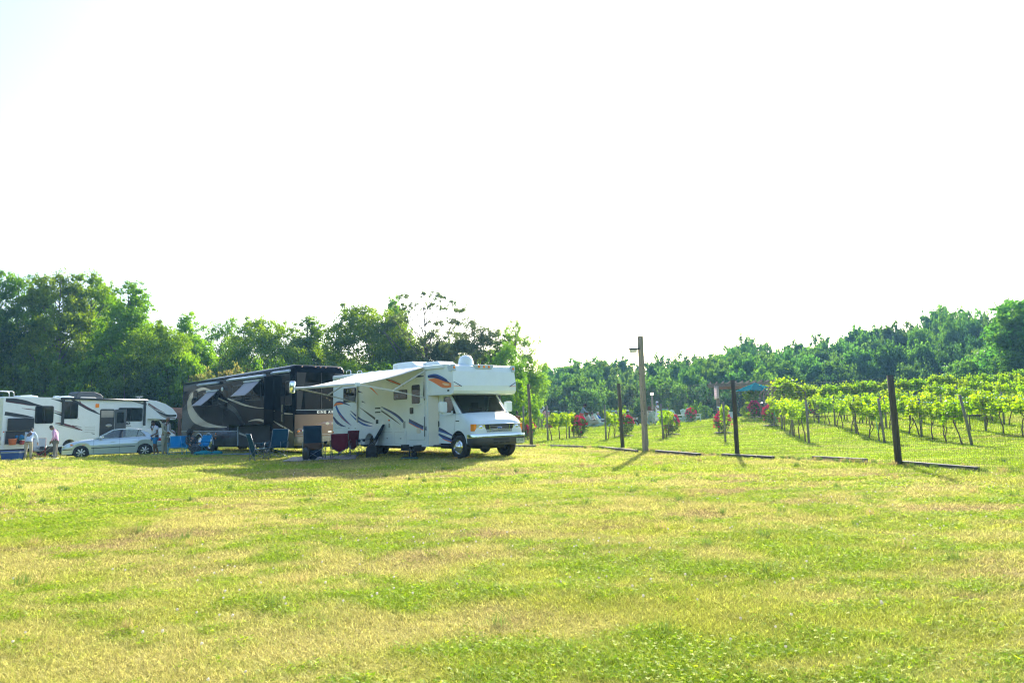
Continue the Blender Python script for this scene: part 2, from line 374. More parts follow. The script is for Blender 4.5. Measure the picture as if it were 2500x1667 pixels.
# ------------------------------------------------------------------ grass blades
def bladesmat(name,gloss=.03):
    m,nt=NT(name); N=nt.nodes
    out=N.new('ShaderNodeOutputMaterial'); a=N.new('ShaderNodeAttribute'); a.attribute_name='Col'
    df=N.new('ShaderNodeBsdfDiffuse'); tl=N.new('ShaderNodeBsdfTranslucent'); gl=N.new('ShaderNodeBsdfGlossy'); gl.inputs['Roughness'].default_value=.5; gl.inputs[0].default_value=(.7,.7,.6,1)
    g2=N.new('ShaderNodeHueSaturation'); g2.inputs['Value'].default_value=1.25; L(nt,a.outputs['Color'],g2.inputs['Color'])
    L(nt,a.outputs['Color'],df.inputs[0]); L(nt,g2.outputs[0],tl.inputs[0])
    x=N.new('ShaderNodeMixShader'); x.inputs[0].default_value=.5; L(nt,df.outputs[0],x.inputs[1]); L(nt,tl.outputs[0],x.inputs[2])
    y=N.new('ShaderNodeMixShader'); y.inputs[0].default_value=gloss; L(nt,x.outputs[0],y.inputs[1]); L(nt,gl.outputs[0],y.inputs[2]); L(nt,y.outputs[0],out.inputs[0]); return m
BM=bladesmat('grass_blades'); rng=np.random.default_rng(3)
def gz(X,Y):
    return Tn(X,Y)+(fbm(X*1.1,Y*1.1,5,3)-.5)*.05*np.clip((60-Y)/30,0,1)*(Y<45)
def scatter(n,r0,r1,p,half=48):
    u=rng.random(n); r=(r0**p+u*(r1**p-r0**p))**(1/p); th=R(90)+R(half)*(2*rng.random(n)-1)
    return r*np.cos(th),r*np.sin(th),r
def clear(X,Y):
    """not beneath tyres, mats and vehicles' footprints"""
    k=np.ones(len(X),bool)
    return k
def blades(name,n,r0,r1,p,h,wd,half=48,label=None,spread=1.0):
    X,Y,r=scatter(n,r0,r1,p,half)
    C=gcol(X,Y); g,br,yg,vm,d=cover(X,Y)
    keep=(rng.random(n)>br*.45)
    X,Y,r,C,g,br,vm=[a[keep] for a in (X,Y,r,C,g,br,vm)]; n=len(X)
    tall=fbm(X*2.2,Y*2.2,61,3)
    H=h*(.45+.8*rng.random(n))*(.6+.9*tall)*(1+.25*g)*np.where(vm>.5,.75,1)*(1+r*.012)
    W=np.maximum(wd*(.6+.8*rng.random(n)),.00055*r)
    a=rng.random(n)*2*np.pi; b=a+np.pi/2+rng.normal(0,.5,n); lean=H*(.7+1.9*rng.random(n))*spread
    z=gz(X,Y)-.004
    base=np.stack([X,Y,z],1); dx=np.stack([np.cos(a)*W/2,np.sin(a)*W/2,np.zeros(n)],1)
    mid=base+np.stack([np.cos(b)*lean*.35,np.sin(b)*lean*.35,H*.6],1); tip=base+np.stack([np.cos(b)*lean,np.sin(b)*lean,H],1)
    V=np.stack([base-dx,base+dx,mid+dx*.8,mid-dx*.8,tip],1).reshape(-1,3)
    k=np.arange(n)*5
    F=np.concatenate([np.stack([k,k+1,k+2],1),np.stack([k,k+2,k+3],1),np.stack([k+3,k+2,k+4],1)])
    # per blade tone: some straw in the green, some green in the straw
    q=rng.random(n)[:,None]; mixr=np.where(q<.10,GR*1.1,np.where(q<.24,STRAW*1.2,np.where(q<.32,YG*1.1,C)))
    C=(C*.45+mixr*.55)*(.60+.75*rng.random(n))[:,None]
    C=C*(1-.55*(rng.random(n)<.12))[:,None]
    C=np.repeat(C,5,0); C=C.reshape(-1,5,3)
    me=npmesh(name,V,F,[BM],col_=C.reshape(-1,3)); o=meshobj(name,me); tag(o,label,'grass',kind='stuff'); return o
blades('meadow_grass',620000,2.6,13,1.2,.031,.0023,label='short patchy meadow grass, half green and half straw, across the foreground')
blades('mown_grass',330000,12.5,34,1.3,.040,.006,label='yellow green mown grass further off around the parked vehicles and fence')
blades('vineyard_grass',90000,33,60,1.2,.07,.02,label='bright mown lawn rising between the vine rows',half=44)
# clover leaves in the green patches
def clover(n,r0,r1,p):
    X,Y,r=scatter(n,r0,r1,p); g,br,yg,vm,d=cover(X,Y)
    keep=(g>.12+.6*rng.random(n))&(vm<.5); X,Y,r=X[keep],Y[keep],r[keep]; n=len(X)
    z=gz(X,Y)+.012+.028*rng.random(n)
    V=[];F=[];s=np.maximum(.0056*(.7+.7*rng.random(n)),.0008*r); a0=rng.random(n)*6.28
    tl=rng.normal(0,.35,n); tl2=rng.normal(0,.35,n)
    for k in range(3):
        a=a0+k*2.094
        c=np.stack([X+np.cos(a)*s*.9,Y+np.sin(a)*s*.9,z],1)
        for q,(u,v) in enumerate(((-.95,0),(.1,.75),(.85,.35),(.85,-.35),(.1,-.75))):
            px=np.cos(a)*u*s-np.sin(a)*v*s; py=np.sin(a)*u*s+np.cos(a)*v*s
            V.append(c+np.stack([px,py,px*tl+py*tl2+np.cos(a)*s*tl],1))
    V=np.stack(V,1).reshape(-1,3); k=np.arange(n)*15
    F=np.concatenate([np.stack([k+j*5+i for i in range(5)],1) for j in range(3)])
    C=np.where(rng.random((n,1))<.3,np.array([[.40,.46,.016]]),np.array([[.25,.39,.012]]))*(.6+.8*rng.random(n))[:,None]; C=np.repeat(C,15,0)
    o=meshobj('clover_patch',npmesh('clover_patch',V,F,[BM],col_=C)); tag(o,'low three lobed clover leaves filling the green patches of the meadow','clover',kind='stuff')
clover(170000,2.6,16,1.15)
def flowers(n):
    X,Y,r=scatter(n,3.0,30,1.3); g,br,yg,vm,d=cover(X,Y); cl=fbm(X*.8,Y*.9,77,3)
    keep=(vm<.5)&(cl>.5)&(rng.random(n)<.35+g)
    X,Y,r=X[keep],Y[keep],r[keep]; n=len(X); z=gz(X,Y)+.045+.03*rng.random(n); rad=.0075+.004*rng.random(n)
    ico=[]; 
    for i in range(5):
        t=math.pi*i/4
        for j in range(6): a=2*math.pi*j/6+i*.5; ico.append((math.sin(t)*math.cos(a),math.sin(t)*math.sin(a),math.cos(t)*.9))
    ico=np.array(ico); f=np.array([(i*6+j,(i+1)*6+j,(i+1)*6+(j+1)%6,i*6+(j+1)%6) for i in range(4) for j in range(6)])
    V=(np.stack([X,Y,z],1)[:,None,:]+ico[None]*rad[:,None,None]*(1+.25*rng.normal(0,.5,(n,30,1)))).reshape(-1,3)
    F=(f[None]+(np.arange(n)*30)[:,None,None]).reshape(-1,4)
    # stems
    k=len(V); st=np.stack([X,Y,z],1); W=.0012
    sv=np.stack([st+[-W,0,-.06],st+[W,0,-.06],st+[W,0,0],st+[-W,0,0]],1).reshape(-1,3); sf=(np.arange(n)*4)[:,None]+np.arange(4)[None]+k
    Cc=np.concatenate([np.repeat(np.array([[.78,.74,.66]])*(.85+.2*rng.random((n,1))),30,0),np.tile([[.15,.25,.05]],(n*4,1))])
    o=meshobj('clover_flower',npmesh('clover_flower',np.concatenate([V,sv]),np.concatenate([F,sf]),[BM],col_=Cc)); tag(o,'scattered white clover flower heads standing above the meadow grass','flower',kind='stuff')
flowers(3600)
# dark coarse tufts
def tufts(X,Y,label,m=38):
    r=np.hypot(X,Y); n=len(X)
    bx=np.repeat(X,m)+rng.normal(0,.035,n*m); by=np.repeat(Y,m)+rng.normal(0,.035,n*m); N_=n*m
    H=.06+.07*rng.random(N_); W=np.maximum(.003,.0008*np.repeat(r,m)); a=rng.random(N_)*6.28; ln=H*.7*rng.random(N_)
    z=gz(bx,by); base=np.stack([bx,by,z],1); dx=np.stack([np.cos(a)*W/2,np.sin(a)*W/2,np.zeros(N_)],1)
    tip=base+np.stack([np.cos(a*1.7)*ln,np.sin(a*1.7)*ln,H],1)
    V=np.stack([base-dx,base+dx,tip],1).reshape(-1,3); F=(np.arange(N_)*3)[:,None]+np.arange(3)[None]
    c=np.repeat(np.where(rng.random((n,1))<.6,np.array([[.10,.17,.03]]),np.array([[.34,.27,.10]])),m*3,0)
    o=meshobj('grass_tuft',npmesh('grass_tuft',V,F,[BM],col_=c)); tag(o,label,'grass',kind='stuff')
q_=scatter(120,3.4,20,1.3); tufts(q_[0],q_[1],'coarse darker grass tufts poking out of the meadow')
fy=rng.uniform(8,33,260); tufts(fence_x(fy)-.12+rng.normal(0,.16,260),fy+rng.normal(0,.1,260),'taller weeds and grass growing along the foot of the wire fence',30)
# ------------------------------------------------------------------ foliage generator
BARK=barkmat('tree_bark',(.16,.13,.10)); VBARK=barkmat('vine_bark',(.13,.09,.065),(30,30,6))
LF={'mid':leafmat('leaf_mid_green',(.095,.19,.012),(.25,.38,.022)),
    'dark':leafmat('leaf_dark_green',(.05,.125,.016),(.135,.235,.022)),
    'pale':leafmat('leaf_pale_green',(.10,.19,.03),(.20,.32,.045)),
    'olive':leafmat('leaf_olive_green',(.065,.095,.035),(.13,.17,.05)),
    'reddish':leafmat('leaf_red_tipped',(.09,.15,.03),(.26,.20,.07)),
    'vine':leafmat('leaf_grapevine',(.11,.23,.02),(.27,.39,.03),tr=(.6,.6),objvar=.14),
    'fmid':leafmat('far_leaf_green',(.045,.115,.022),(.12,.225,.035)),'fdark':leafmat('far_leaf_dark',(.03,.08,.022),(.08,.155,.032)),'fpale':leafmat('far_leaf_pale',(.07,.14,.035),(.145,.24,.055)),
    'rose':leafmat('leaf_rose_bush',(.03,.07,.02),(.07,.13,.03),objvar=.1)}
def leaves(C,size,rng,up=.35,outdir=None,jit=.9,aspect=.62):
    """rhombic leaf faces at points C; returns verts, faces"""
    n=len(C); nr=rng.normal(0,1,(n,3))*jit
    if outdir is not None: nr=nr+outdir*.9
    nr[:,2]+=up; nr/=np.linalg.norm(nr,axis=1)[:,None]+1e-9
    t=np.cross(nr,rng.normal(0,1,(n,3))); t/=np.linalg.norm(t,axis=1)[:,None]+1e-9; b=np.cross(nr,t)
    s=size*(.65+.7*rng.random(n))[:,None]
    fold=nr*s*.18
    V=np.stack([C-t*s*.5,C-b*s*.5*aspect+fold,C+t*s*.5,C+b*s*.5*aspect+fold],1).reshape(-1,3)
    F=(np.arange(n)*4)[:,None]+np.arange(4)[None]
    return V,F
def crown_mesh(name,seed,H,W,prof,nc,per,ls,base=.15,crad=(.10,.17),limbs=14,flat=.75,mats='mid',gap=0.,trunk_r=.018,twig=.02):
    """trunk+limbs mesh and crown mesh of a tree H tall, W wide. prof(t)->relative radius at crown height t"""
    rng=np.random.default_rng(seed); rd=random.Random(seed)
    cs=[]
    tries=0
    while len(cs)<nc and tries<nc*30:
        tries+=1
        u3=rng.normal(0,1,3); u3/=np.linalg.norm(u3); u3[2]=max(u3[2],-.9); ra=.52+.48*rng.random()**.5; a=math.atan2(u3[1],u3[0])
        t=.5+.5*u3[2]*ra; hr=math.hypot(u3[0],u3[1])**prof[0]*ra*(1-prof[1]*t)
        rr=hr*W/2*(1+.13*math.sin(a*3+seed)+.10*math.sin(a*5+seed*2+t*6))
        cr=W*(crad[0]+(crad[1]-crad[0])*rng.random())*(1.05-.35*t)
        z=H*(base+(1-base)*t)-cr*.55
        c=np.array([rr*math.cos(a),rr*math.sin(a),z])
        if gap and fbm(np.array([c[0]/W*4+seed]),np.array([c[2]/H*5+c[1]/W*3]),seed)[0]<gap: continue
        cs.append((c,cr,rng.random()))
    P=[];O=[];Tn_=[]
    for c,cr,tone in cs:
        k=int(per*(cr/(W*crad[1]))**2*(.8+.4*rng.random()))
        # several sprays inside the clump so its outline is uneven
        ns=max(3,k//26); sd_=rng.normal(0,1,(ns,3)); sd_[:,2]=sd_[:,2]*.8+.25; sd_/=np.linalg.norm(sd_,axis=1)[:,None]
        sp=sd_*(.45+.75*rng.random(ns))[:,None]
        w=rng.integers(0,ns,k)
        q=sp[w]+rng.normal(0,.19,(k,3))
        q[:,2]*=flat
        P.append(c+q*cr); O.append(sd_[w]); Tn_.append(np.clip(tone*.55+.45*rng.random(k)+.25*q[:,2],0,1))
    P=np.concatenate(P); O=np.concatenate(O); Tn_=np.concatenate(Tn_)
    P[:,2]=np.maximum(P[:,2],.15)
    V,F=leaves(P,ls,rng,.3,O)
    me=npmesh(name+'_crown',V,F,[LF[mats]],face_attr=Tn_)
    tb=MB(); n=9; pts=[];rs=[]
    for i in range(n):
        t=i/(n-1); pts.append((W*.03*math.sin(t*5+seed)*t,W*.03*math.cos(t*4+seed)*t,H*.92*t-.3)); rs.append(H*trunk_r*(1-.88*t)+.012)
    tb.tube(pts,rs,0,8)
    order=sorted(cs,key=lambda q:-q[1])[:limbs]+rd.sample(cs,min(limbs,len(cs)))
    for c,cr,_ in order:
        z0=max(H*.14,c[2]-math.hypot(c[0],c[1])*(.55+.5*rd.random())); t=min(z0/(H*.92),.9); i=t*(n-1); a=int(i); f=i-a
        p0=Vector(pts[a]).lerp(Vector(pts[min(a+1,n-1)]),f); p3=Vector(c); pm=p0.lerp(p3,.5)+Vector((rd.uniform(-1,1),rd.uniform(-1,1),-.3))*W*.03
        r0=max(rs[a]*.5,twig); tb.tube([p0,p0.lerp(pm,.5),pm,pm.lerp(p3,.6),p3],[r0,r0*.8,r0*.7,r0*.5,r0*.3],0,5)
    return me,tb.mesh(name+'_trunk',[BARK])
p_round=(.9,.12); p_cone=(.75,.50); p_tall=(.6,.22); p_vase=(.8,-.25)
PROTO={}
def proto(k,*a,**kw): PROTO[k]=crown_mesh(k,*a,**kw)
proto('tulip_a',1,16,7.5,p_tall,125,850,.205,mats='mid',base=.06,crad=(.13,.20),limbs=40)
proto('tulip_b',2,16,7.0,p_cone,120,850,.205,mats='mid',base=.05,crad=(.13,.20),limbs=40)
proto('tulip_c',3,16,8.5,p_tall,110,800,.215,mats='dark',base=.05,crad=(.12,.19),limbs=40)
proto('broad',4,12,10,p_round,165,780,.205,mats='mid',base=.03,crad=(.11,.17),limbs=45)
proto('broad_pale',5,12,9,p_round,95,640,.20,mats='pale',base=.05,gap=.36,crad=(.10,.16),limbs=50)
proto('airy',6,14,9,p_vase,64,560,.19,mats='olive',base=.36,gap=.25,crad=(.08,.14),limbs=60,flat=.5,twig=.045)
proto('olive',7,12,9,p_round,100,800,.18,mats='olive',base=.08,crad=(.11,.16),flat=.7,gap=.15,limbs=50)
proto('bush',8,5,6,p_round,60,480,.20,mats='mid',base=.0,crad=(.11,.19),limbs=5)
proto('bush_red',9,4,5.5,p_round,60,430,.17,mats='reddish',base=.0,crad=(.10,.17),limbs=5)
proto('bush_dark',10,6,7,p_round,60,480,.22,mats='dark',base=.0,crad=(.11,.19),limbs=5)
# distant forest kinds (coarser leaves)
proto('far_a',21,9,9,p_round,90,560,.31,mats='fmid',base=.02,crad=(.14,.21),limbs=5)
proto('far_b',22,10,8,p_cone,90,560,.31,mats='fmid',base=.0,crad=(.14,.21),limbs=5)
proto('far_c',23,9,10,p_round,95,560,.31,mats='fdark',base=.02,crad=(.13,.20),limbs=5)
proto('far_d',24,9.5,8.5,p_round,70,380,.33,mats='fpale',base=.02,crad=(.12,.18),limbs=12,gap=.28)
PH={'tulip_a':(16,7.5),'tulip_b':(16,7),'tulip_c':(16,8.5),'broad':(12,10),'broad_pale':(12,9),'airy':(14,9),'olive':(12,9),'bush':(5,6),'bush_red':(4,5.5),'bush_dark':(6,7),'far_a':(9,9),'far_b':(10,8),'far_c':(9,10),'far_d':(9.5,8.5)}
def tree(kind,px,topy,Y,wpx,label,cat='tree',name='tree',group=None,rz=None,sink=0):
    b=gp(px,Y); b.z-=sink; top=at(px,topy,Y).z; h=max(top-b.z,1.2); wd=wpx/FPX*Y
    H0,W0=PH[kind]; me_c,me_t=PROTO[kind]
    e=empty(name,b,random.uniform(0,6.28) if rz is None else rz,label,cat,group)
    e.scale=(wd/W0,wd/W0,h/H0*1.02)
    t=meshobj('trunk',me_t,e); c=meshobj('crown' if cat=='tree' else 'foliage',me_c,e)
    return e
TR=[ # kind,px,topy,Y,widthpx,label
('tulip_c',28,655,58,170,'tall dark leafy tree at the left edge of the photo'),
('tulip_a',132,652,57,165,'tall bright green tree behind the rear of the left motorhome, second from the left edge'),
('tulip_a',205,662,60,135,'tall leafy tree with a double top just right of the tallest left trees'),
('broad_pale',250,680,76,150,'thin airy tree top showing pale behind the tall left trees'),
('tulip_b',305,690,57,185,'rounded tall green tree with a visible trunk, above the left motorhome roof'),
('broad',385,785,55,175,'broad yellow green tree stepping down from the tall left group'),
('tulip_b',457,765,62,130,'dark pointed tree behind the rear of the black motor coach'),
('broad_pale',535,772,68,150,'pale green feathery tree behind the middle of the black coach'),
('broad',650,768,64,190,'wide tree with a jagged top above the roof of the black coach'),
('tulip_b',752,774,66,150,'green tree above the front of the black coach, left of the sky gap'),
('broad',905,736,62,235,'big round maple-like tree directly behind the white motorhome awning'),
('tulip_b',968,724,70,100,'dark narrow tree top peeking over the big round tree'),
('olive',1040,800,60,170,'low olive tree under the airy thin tree behind the white motorhome'),
('airy',1045,706,61,175,'tall sparse tree with bare limbs and thin tufts against the sky'),
('olive',1165,770,59,185,'olive green oak-like tree behind the satellite dome'),
('broad_pale',1262,782,60,150,'loose pale tree right of the white motorhome, half see-through'),
('broad_pale',1235,830,52,120,'low pale leafy tree beside the cab of the white motorhome'),
('bush',1250,955,47,52,'small light green shrub behind the leftmost fence post'),
('tulip_c',80,830,70,170,'dark tree filling the gap between the two leftmost tall trees'),
('tulip_c',380,810,74,220,'dark tree standing in the second row behind the broad yellow green tree'),
('broad',500,850,72,190,'dark green tree in the second row left of the coach roof'),
('olive',590,850,66,150,'grey green tree low behind the coach roof'),
('broad',820,860,70,190,'leafy tree in the second row between coach and white motorhome'),
('tulip_c',1120,830,70,180,'dark second row tree behind the roof air conditioners'),
('tulip_c',250,800,66,220,'dark second row tree in the middle of the left group'),
('tulip_c',-60,690,56,200,'tall dark tree just beyond the left edge'),
('tulip_a',-170,660,55,200,'tall tree standing outside the left edge of the view'),
]
for a in TR: tree(*a,group='trees behind the parked vehicles')
UN=[('bush_dark',20,860,53,180,'dark undergrowth shrub behind the rear ladder of the left motorhome'),
('bush_dark',130,850,52,180,'dark undergrowth shrub below the second tall tree'),
('bush',215,870,52,150,'mid green shrub behind the left motorhome door'),
('bush_dark',300,865,52,170,'dark shrub behind the black roof vent'),
('bush_dark',395,880,53,150,'dark shrub behind the rounded nose of the left motorhome'),
('bush',455,860,53,110,'light green shrub at the rear corner of the black coach'),
('bush_red',505,890,51,120,'red tipped shrub just above the rear roof of the coach'),
('bush_red',575,880,51,120,'red tipped shrub above the middle of the coach roof'),
('bush_dark',640,870,54,150,'dark shrub right of the red tipped shrubs'),
('bush_dark',730,860,54,160,'dark shrub behind the front roof of the coach'),
('bush',845,878,52,130,'bright shrub between coach and white motorhome'),
('bush_dark',930,880,54,170,'dark shrub behind the white awning'),
('bush',1020,890,54,150,'green shrub below the olive tree'),
('bush_dark',1110,880,54,160,'dark shrub behind the roof dome'),
('bush',1200,900,50,150,'light shrub behind the overcab of the white motorhome'),
('bush',1265,925,49,110,'light shrub right of the white motorhome, above its door mirror'),
('bush_dark',-70,860,53,200,'dark shrub beyond the left edge')]
for a in UN: tree(*a,cat='shrub',name='shrub',group='undergrowth shrubs behind the vehicles')
# far wooded hillside
SIL=[(1180,930),(1260,925),(1300,912),(1340,900),(1400,880),(1440,876),(1500,872),(1560,874),(1600,880),(1640,868),(1700,862),(1750,860),(1800,845),(1850,822),(1880,842),(1930,848),(2000,818),(2050,830),(2100,810),(2150,798),(2200,788),(2260,785),(2300,765),(2330,748),(2400,768),(2440,758),(2470,752),(2560,725),(2700,700)]
def sil(px): return float(np.interp(px,[s[0] for s in SIL],[s[1] for s in SIL]))
def hor(px): return 1018.7-.0257*(px-1250)
LM=[(1340,'above the photographer'),(1460,'above the woman in the coral skirt'),(1560,'beside the wooden lamp post'),(1680,'right of the wooden lamp post'),(1780,'above the pergola'),(1900,'above the teal parasol'),(2040,'right of the teal parasol'),(2170,'left of the nearest fence post'),(2300,'right of the nearest fence post'),(2420,'above the right vine rows'),(3000,'at the right edge')]
rd=random.Random(5)
rows=[(87,.60,74,'bottom row'),(93,.74,70,'lower row'),(101,.86,68,'middle row'),(110,.94,66,'upper row'),(122,1.0,58,'ridge line')]
for ri,(Y0,fr,step,rn) in enumerate(rows):
    px=1205+ri*23
    while px<2680:
        Yt=Y0+rd.uniform(-4,4); f=fr*(1+rd.uniform(-.09,.06)) if ri<4 else 1.02+rd.uniform(-.03,.03)
        ty=hor(px)-(hor(px)-sil(px))*f
        if px>2150: Yt-= (px-2150)*.055
        wpx=rd.uniform(105,160)*(100/Yt)**.45; kind=rd.choice(['far_a','far_b','far_c','far_a','far_d','far_b'] if ri>1 else ['far_c','far_a','far_b','far_c'])
        kd={'far_a':'rounded','far_b':'pointed','far_c':'dark','far_d':'pale thin'}[kind]
        lm=next(l for p,l in LM if px<p)
        tree(kind,px,ty,Yt,wpx,f'{kd} tree, {rn} of the wooded hill, {lm}',group=f'{kd} {rn} trees of the far hillside {lm}')
        px+=step*rd.uniform(.8,1.15)
for (k,px,ty,Yt,w_,lab) in [('far_a',1852,822,128,90,'taller rounded tree rising above the ridge behind the parasol'),('far_d',1790,850,132,85,'pale tree on the ridge left of the taller rounded one'),
  ('far_d',2330,745,118,110,'thin topped tree standing highest on the right ridge'),('far_a',2300,775,112,110,'large round tree on the right ridge below the thin topped one'),('far_d',2428,756,120,75,'small rounded airy tree standing alone on the right ridge'),
  ('far_b',2520,752,62,170,'near dark tree cut by the right edge of the photo'),('far_a',2590,700,62,260,'leafy tree just outside the right edge'),('far_a',2450,835,70,170,'bushy tree low at the right edge behind the vines'),('far_c',2250,900,84,110,'round dark bushy tree right of the nearest fence post, just above the vines')]:
    tree(k,px,ty,Yt,w_,lab,group=None)
for i in range(26):
    px=1190+i*58; tree('bush_dark',px,hor(px)-rd.uniform(8,30),82+rd.uniform(-3,3),rd.uniform(90,130),f'dark scrub at the foot of the wooded hill, {next(l for p,l in LM if px<p)}',cat='shrub',name='shrub',group=f'scrub at the foot of the hill {next(l for p,l in LM if px<p)}')
# ------------------------------------------------------------------ haze
hz=MB(); hz.box(-189,189,-89,254,-12,44)
def hazemat():
    m,nt=NT('haze'); out=nt.nodes.new('ShaderNodeOutputMaterial'); v=nt.nodes.new('ShaderNodeVolumePrincipled')
    v.inputs['Density'].default_value=.00055; v.inputs['Color'].default_value=(.28,.62,1,1); v.inputs['Anisotropy'].default_value=.15
    L(nt,v.outputs[0],out.inputs['Volume']); return m
haze=hz.build('haze',hazemat(),fix=True); tag(haze,kind='stuff')
# ------------------------------------------------------------------ vehicle materials
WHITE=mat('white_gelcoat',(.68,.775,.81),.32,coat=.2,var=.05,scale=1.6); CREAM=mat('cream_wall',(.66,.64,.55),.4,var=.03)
GREYT=mat('grey_trim',(.32,.34,.36),.45); BLK=mat('black_rubber',(.016,.016,.018),.75,bump=.2); DARK=mat('dark_underside',(.025,.025,.027),.8)
CHROME=mat('chrome',(.82,.84,.86),.07,metal=1,var=.01); ALU=mat('aluminium_tube',(.62,.64,.66),.35,metal=.8); NAVY=mat('navy_vinyl',(.012,.03,.14),.35); BLUE=mat('blue_vinyl',(.02,.09,.35),.35)
ORANGE=mat('orange_vinyl',(.75,.20,.05),.4); BLKV=mat('black_vinyl',(.015,.017,.022),.35); MAROON=mat('maroon_vinyl',(.10,.015,.03),.4); GREYV=mat('grey_vinyl',(.22,.22,.21),.4)
AMBER=mat('amber_lens',(.85,.25,.02),.2,coat=.5); REDL=mat('red_lens',(.45,.01,.01),.2,coat=.5); WLENS=mat('clear_lens',(.55,.58,.56),.08,coat=1,metal=.35)
TINT=mat('tinted_window',(.008,.010,.011),.05,spec=.35,coat=0,var=.02); WS=glass('windshield_glass',(.45,.58,.55),.01,.42,1.35); CARG=glass('car_glass',(.70,.78,.76),.07,.75)
CURT=mat('window_blind',(.45,.43,.38),.7); SEAT=mat('beige_seat',(.30,.24,.17),.8,bump=.3); INTD=mat('dark_interior',(.035,.033,.03),.8)
def wheel_mesh(r,wd,kind):
    t=MB(); pr=[(r*.60,-wd/2),(r*.80,-wd/2-.005),(r*.95,-wd/2+.012),(r,-wd/2+.04)]
    n=5
    for i in range(n):
        z=-wd/2+.04+(wd-.08)*i/(n-1); pr+= [(r,z),(r,z+.012),(r-.012,z+.013),(r-.012,z+(wd-.08)/(n-1)-.004)] if i<n-1 else [(r,z)]
    pr+=[(r*.95,wd/2-.012),(r*.80,wd/2+.005),(r*.60,wd/2),(r*.58,wd/2-.03),(r*.58,-wd/2+.03),(r*.60,-wd/2)]
    M=Matrix.Rotation(R(90),4,'X'); t.lathe(pr,0,32,M)
    rim=MB()
    if kind=='chrome_steel':
        pf=[(r*.60,-wd/2-.004),(r*.60,-wd/2+.02),(r*.53,-wd/2+.035),(r*.50,-wd/2+.05),(r*.46,-wd/2+.0),(r*.40,-wd/2-.008),(r*.27,-wd/2+.005),(r*.24,-wd/2-.03),(r*.12,-wd/2-.055),(0.001,-wd/2-.06)]
        rim.lathe(pf,0,28,M)
        for j in range(8):
            a=2*math.pi*j/8; rim.sph((r*.31*math.cos(a),wd/2+.012,r*.31*math.sin(a)) ,.016,0,6)
        for j in range(8):
            a=2*math.pi*(j+.5)/8; rim.disc((r*.445*math.cos(a),wd/2-.0,r*.445*math.sin(a)),.02,'y',1,8)
    elif kind=='dual':
        pf=[(r*.60,-wd/2-.004),(r*.60,-wd/2+.02),(r*.50,-wd/2+.10),(r*.34,-wd/2+.13),(r*.33,-wd/2+.05),(r*.20,-wd/2+.03),(.001,-wd/2+.03)]
        rim.lathe(pf,0,28,M)
        for j in range(10):
            a=2*math.pi*j/10; rim.sph((r*.26*math.cos(a),wd/2-.04,r*.26*math.sin(a)),.022,0,6)
    else: # alloy with 7 spokes
        rim.lathe([(r*.66,-wd/2+.0),(r*.68,-wd/2+.015),(r*.60,-wd/2+.03),(r*.58,wd/2-.04)],0,32,M)
        rim.lathe([(r*.56,-wd/2+.07),(.001,-wd/2+.07)],1,24,M)
        for j in range(7):
            a=2*math.pi*j/7; ca,sa=math.cos(a),math.sin(a)
            for s in(-1,1):
                b=a+s*.10; rim.bar((r*.12*ca,wd/2-.012,r*.12*sa),(r*.62*math.cos(b),wd/2-.022,r*.62*math.sin(b)),.034,.03,0,(0,1,0))
        rim.lathe([(r*.19,-wd/2+.04),(r*.18,-wd/2-.0),(.001,-wd/2-.004)],0,16,M)
    return t.mesh('wheel',[BLK]),rim.mesh('rim',[CHROME if kind!='alloy' else ALU,DARK])
def add_wheel(parent,me,x,y,r,steer=0):
    o=meshobj('wheel',me[0],parent); o.location=(x,y,r); o.rotation_euler.z=(0 if y>0 else math.pi)+steer
    q=meshobj('rim',me[1],o); return o
def window(parent,x0,x1,z0,z1,y,r=.06,frame=BLKV,pane=TINT,fw=.035,name='window',side=-1):
    f=MB(); f.prism(rrect(x0,x1,z0,z1,r),y,y+side*.022,0); fo=f.build(name,[frame],parent,bevel=.006)
    g=MB(); g.prism(rrect(x0+fw,x1-fw,z0+fw,z1-fw,max(r-fw*.6,.012)),y+side*.018,y+side*.027,0)
    if x1-x0>.7: g.box((x0+x1)/2-.012,(x0+x1)/2+.012,y+side*.026,y+side*.032,z0+fw,z1-fw,1)
    g.build('pane',[pane,frame],fo); return fo
def hatch(mb,x0,x1,z0,z1,y,m,r=.04,side=-1,pr=.008):
    mb.prism(rrect(x0,x1,z0,z1,r,3),y,y+side*pr,m)
def groove(mb,x0,x1,z0,z1,y,m,w=.008,side=-1):
    for a,b,c,d in ((x0,x1,z0,z0+w),(x0,x1,z1-w,z1),(x0,x0+w,z0,z1),(x1-w,x1,z0,z1)): mb.box(a,b,min(y,y+side*.003),max(y,y+side*.003),c,d,m)
def arch(cx,z0,r,n=10):
    return [(cx+r*math.cos(math.pi*i/n),z0+r*math.sin(math.pi*i/n)) for i in range(n+1)]
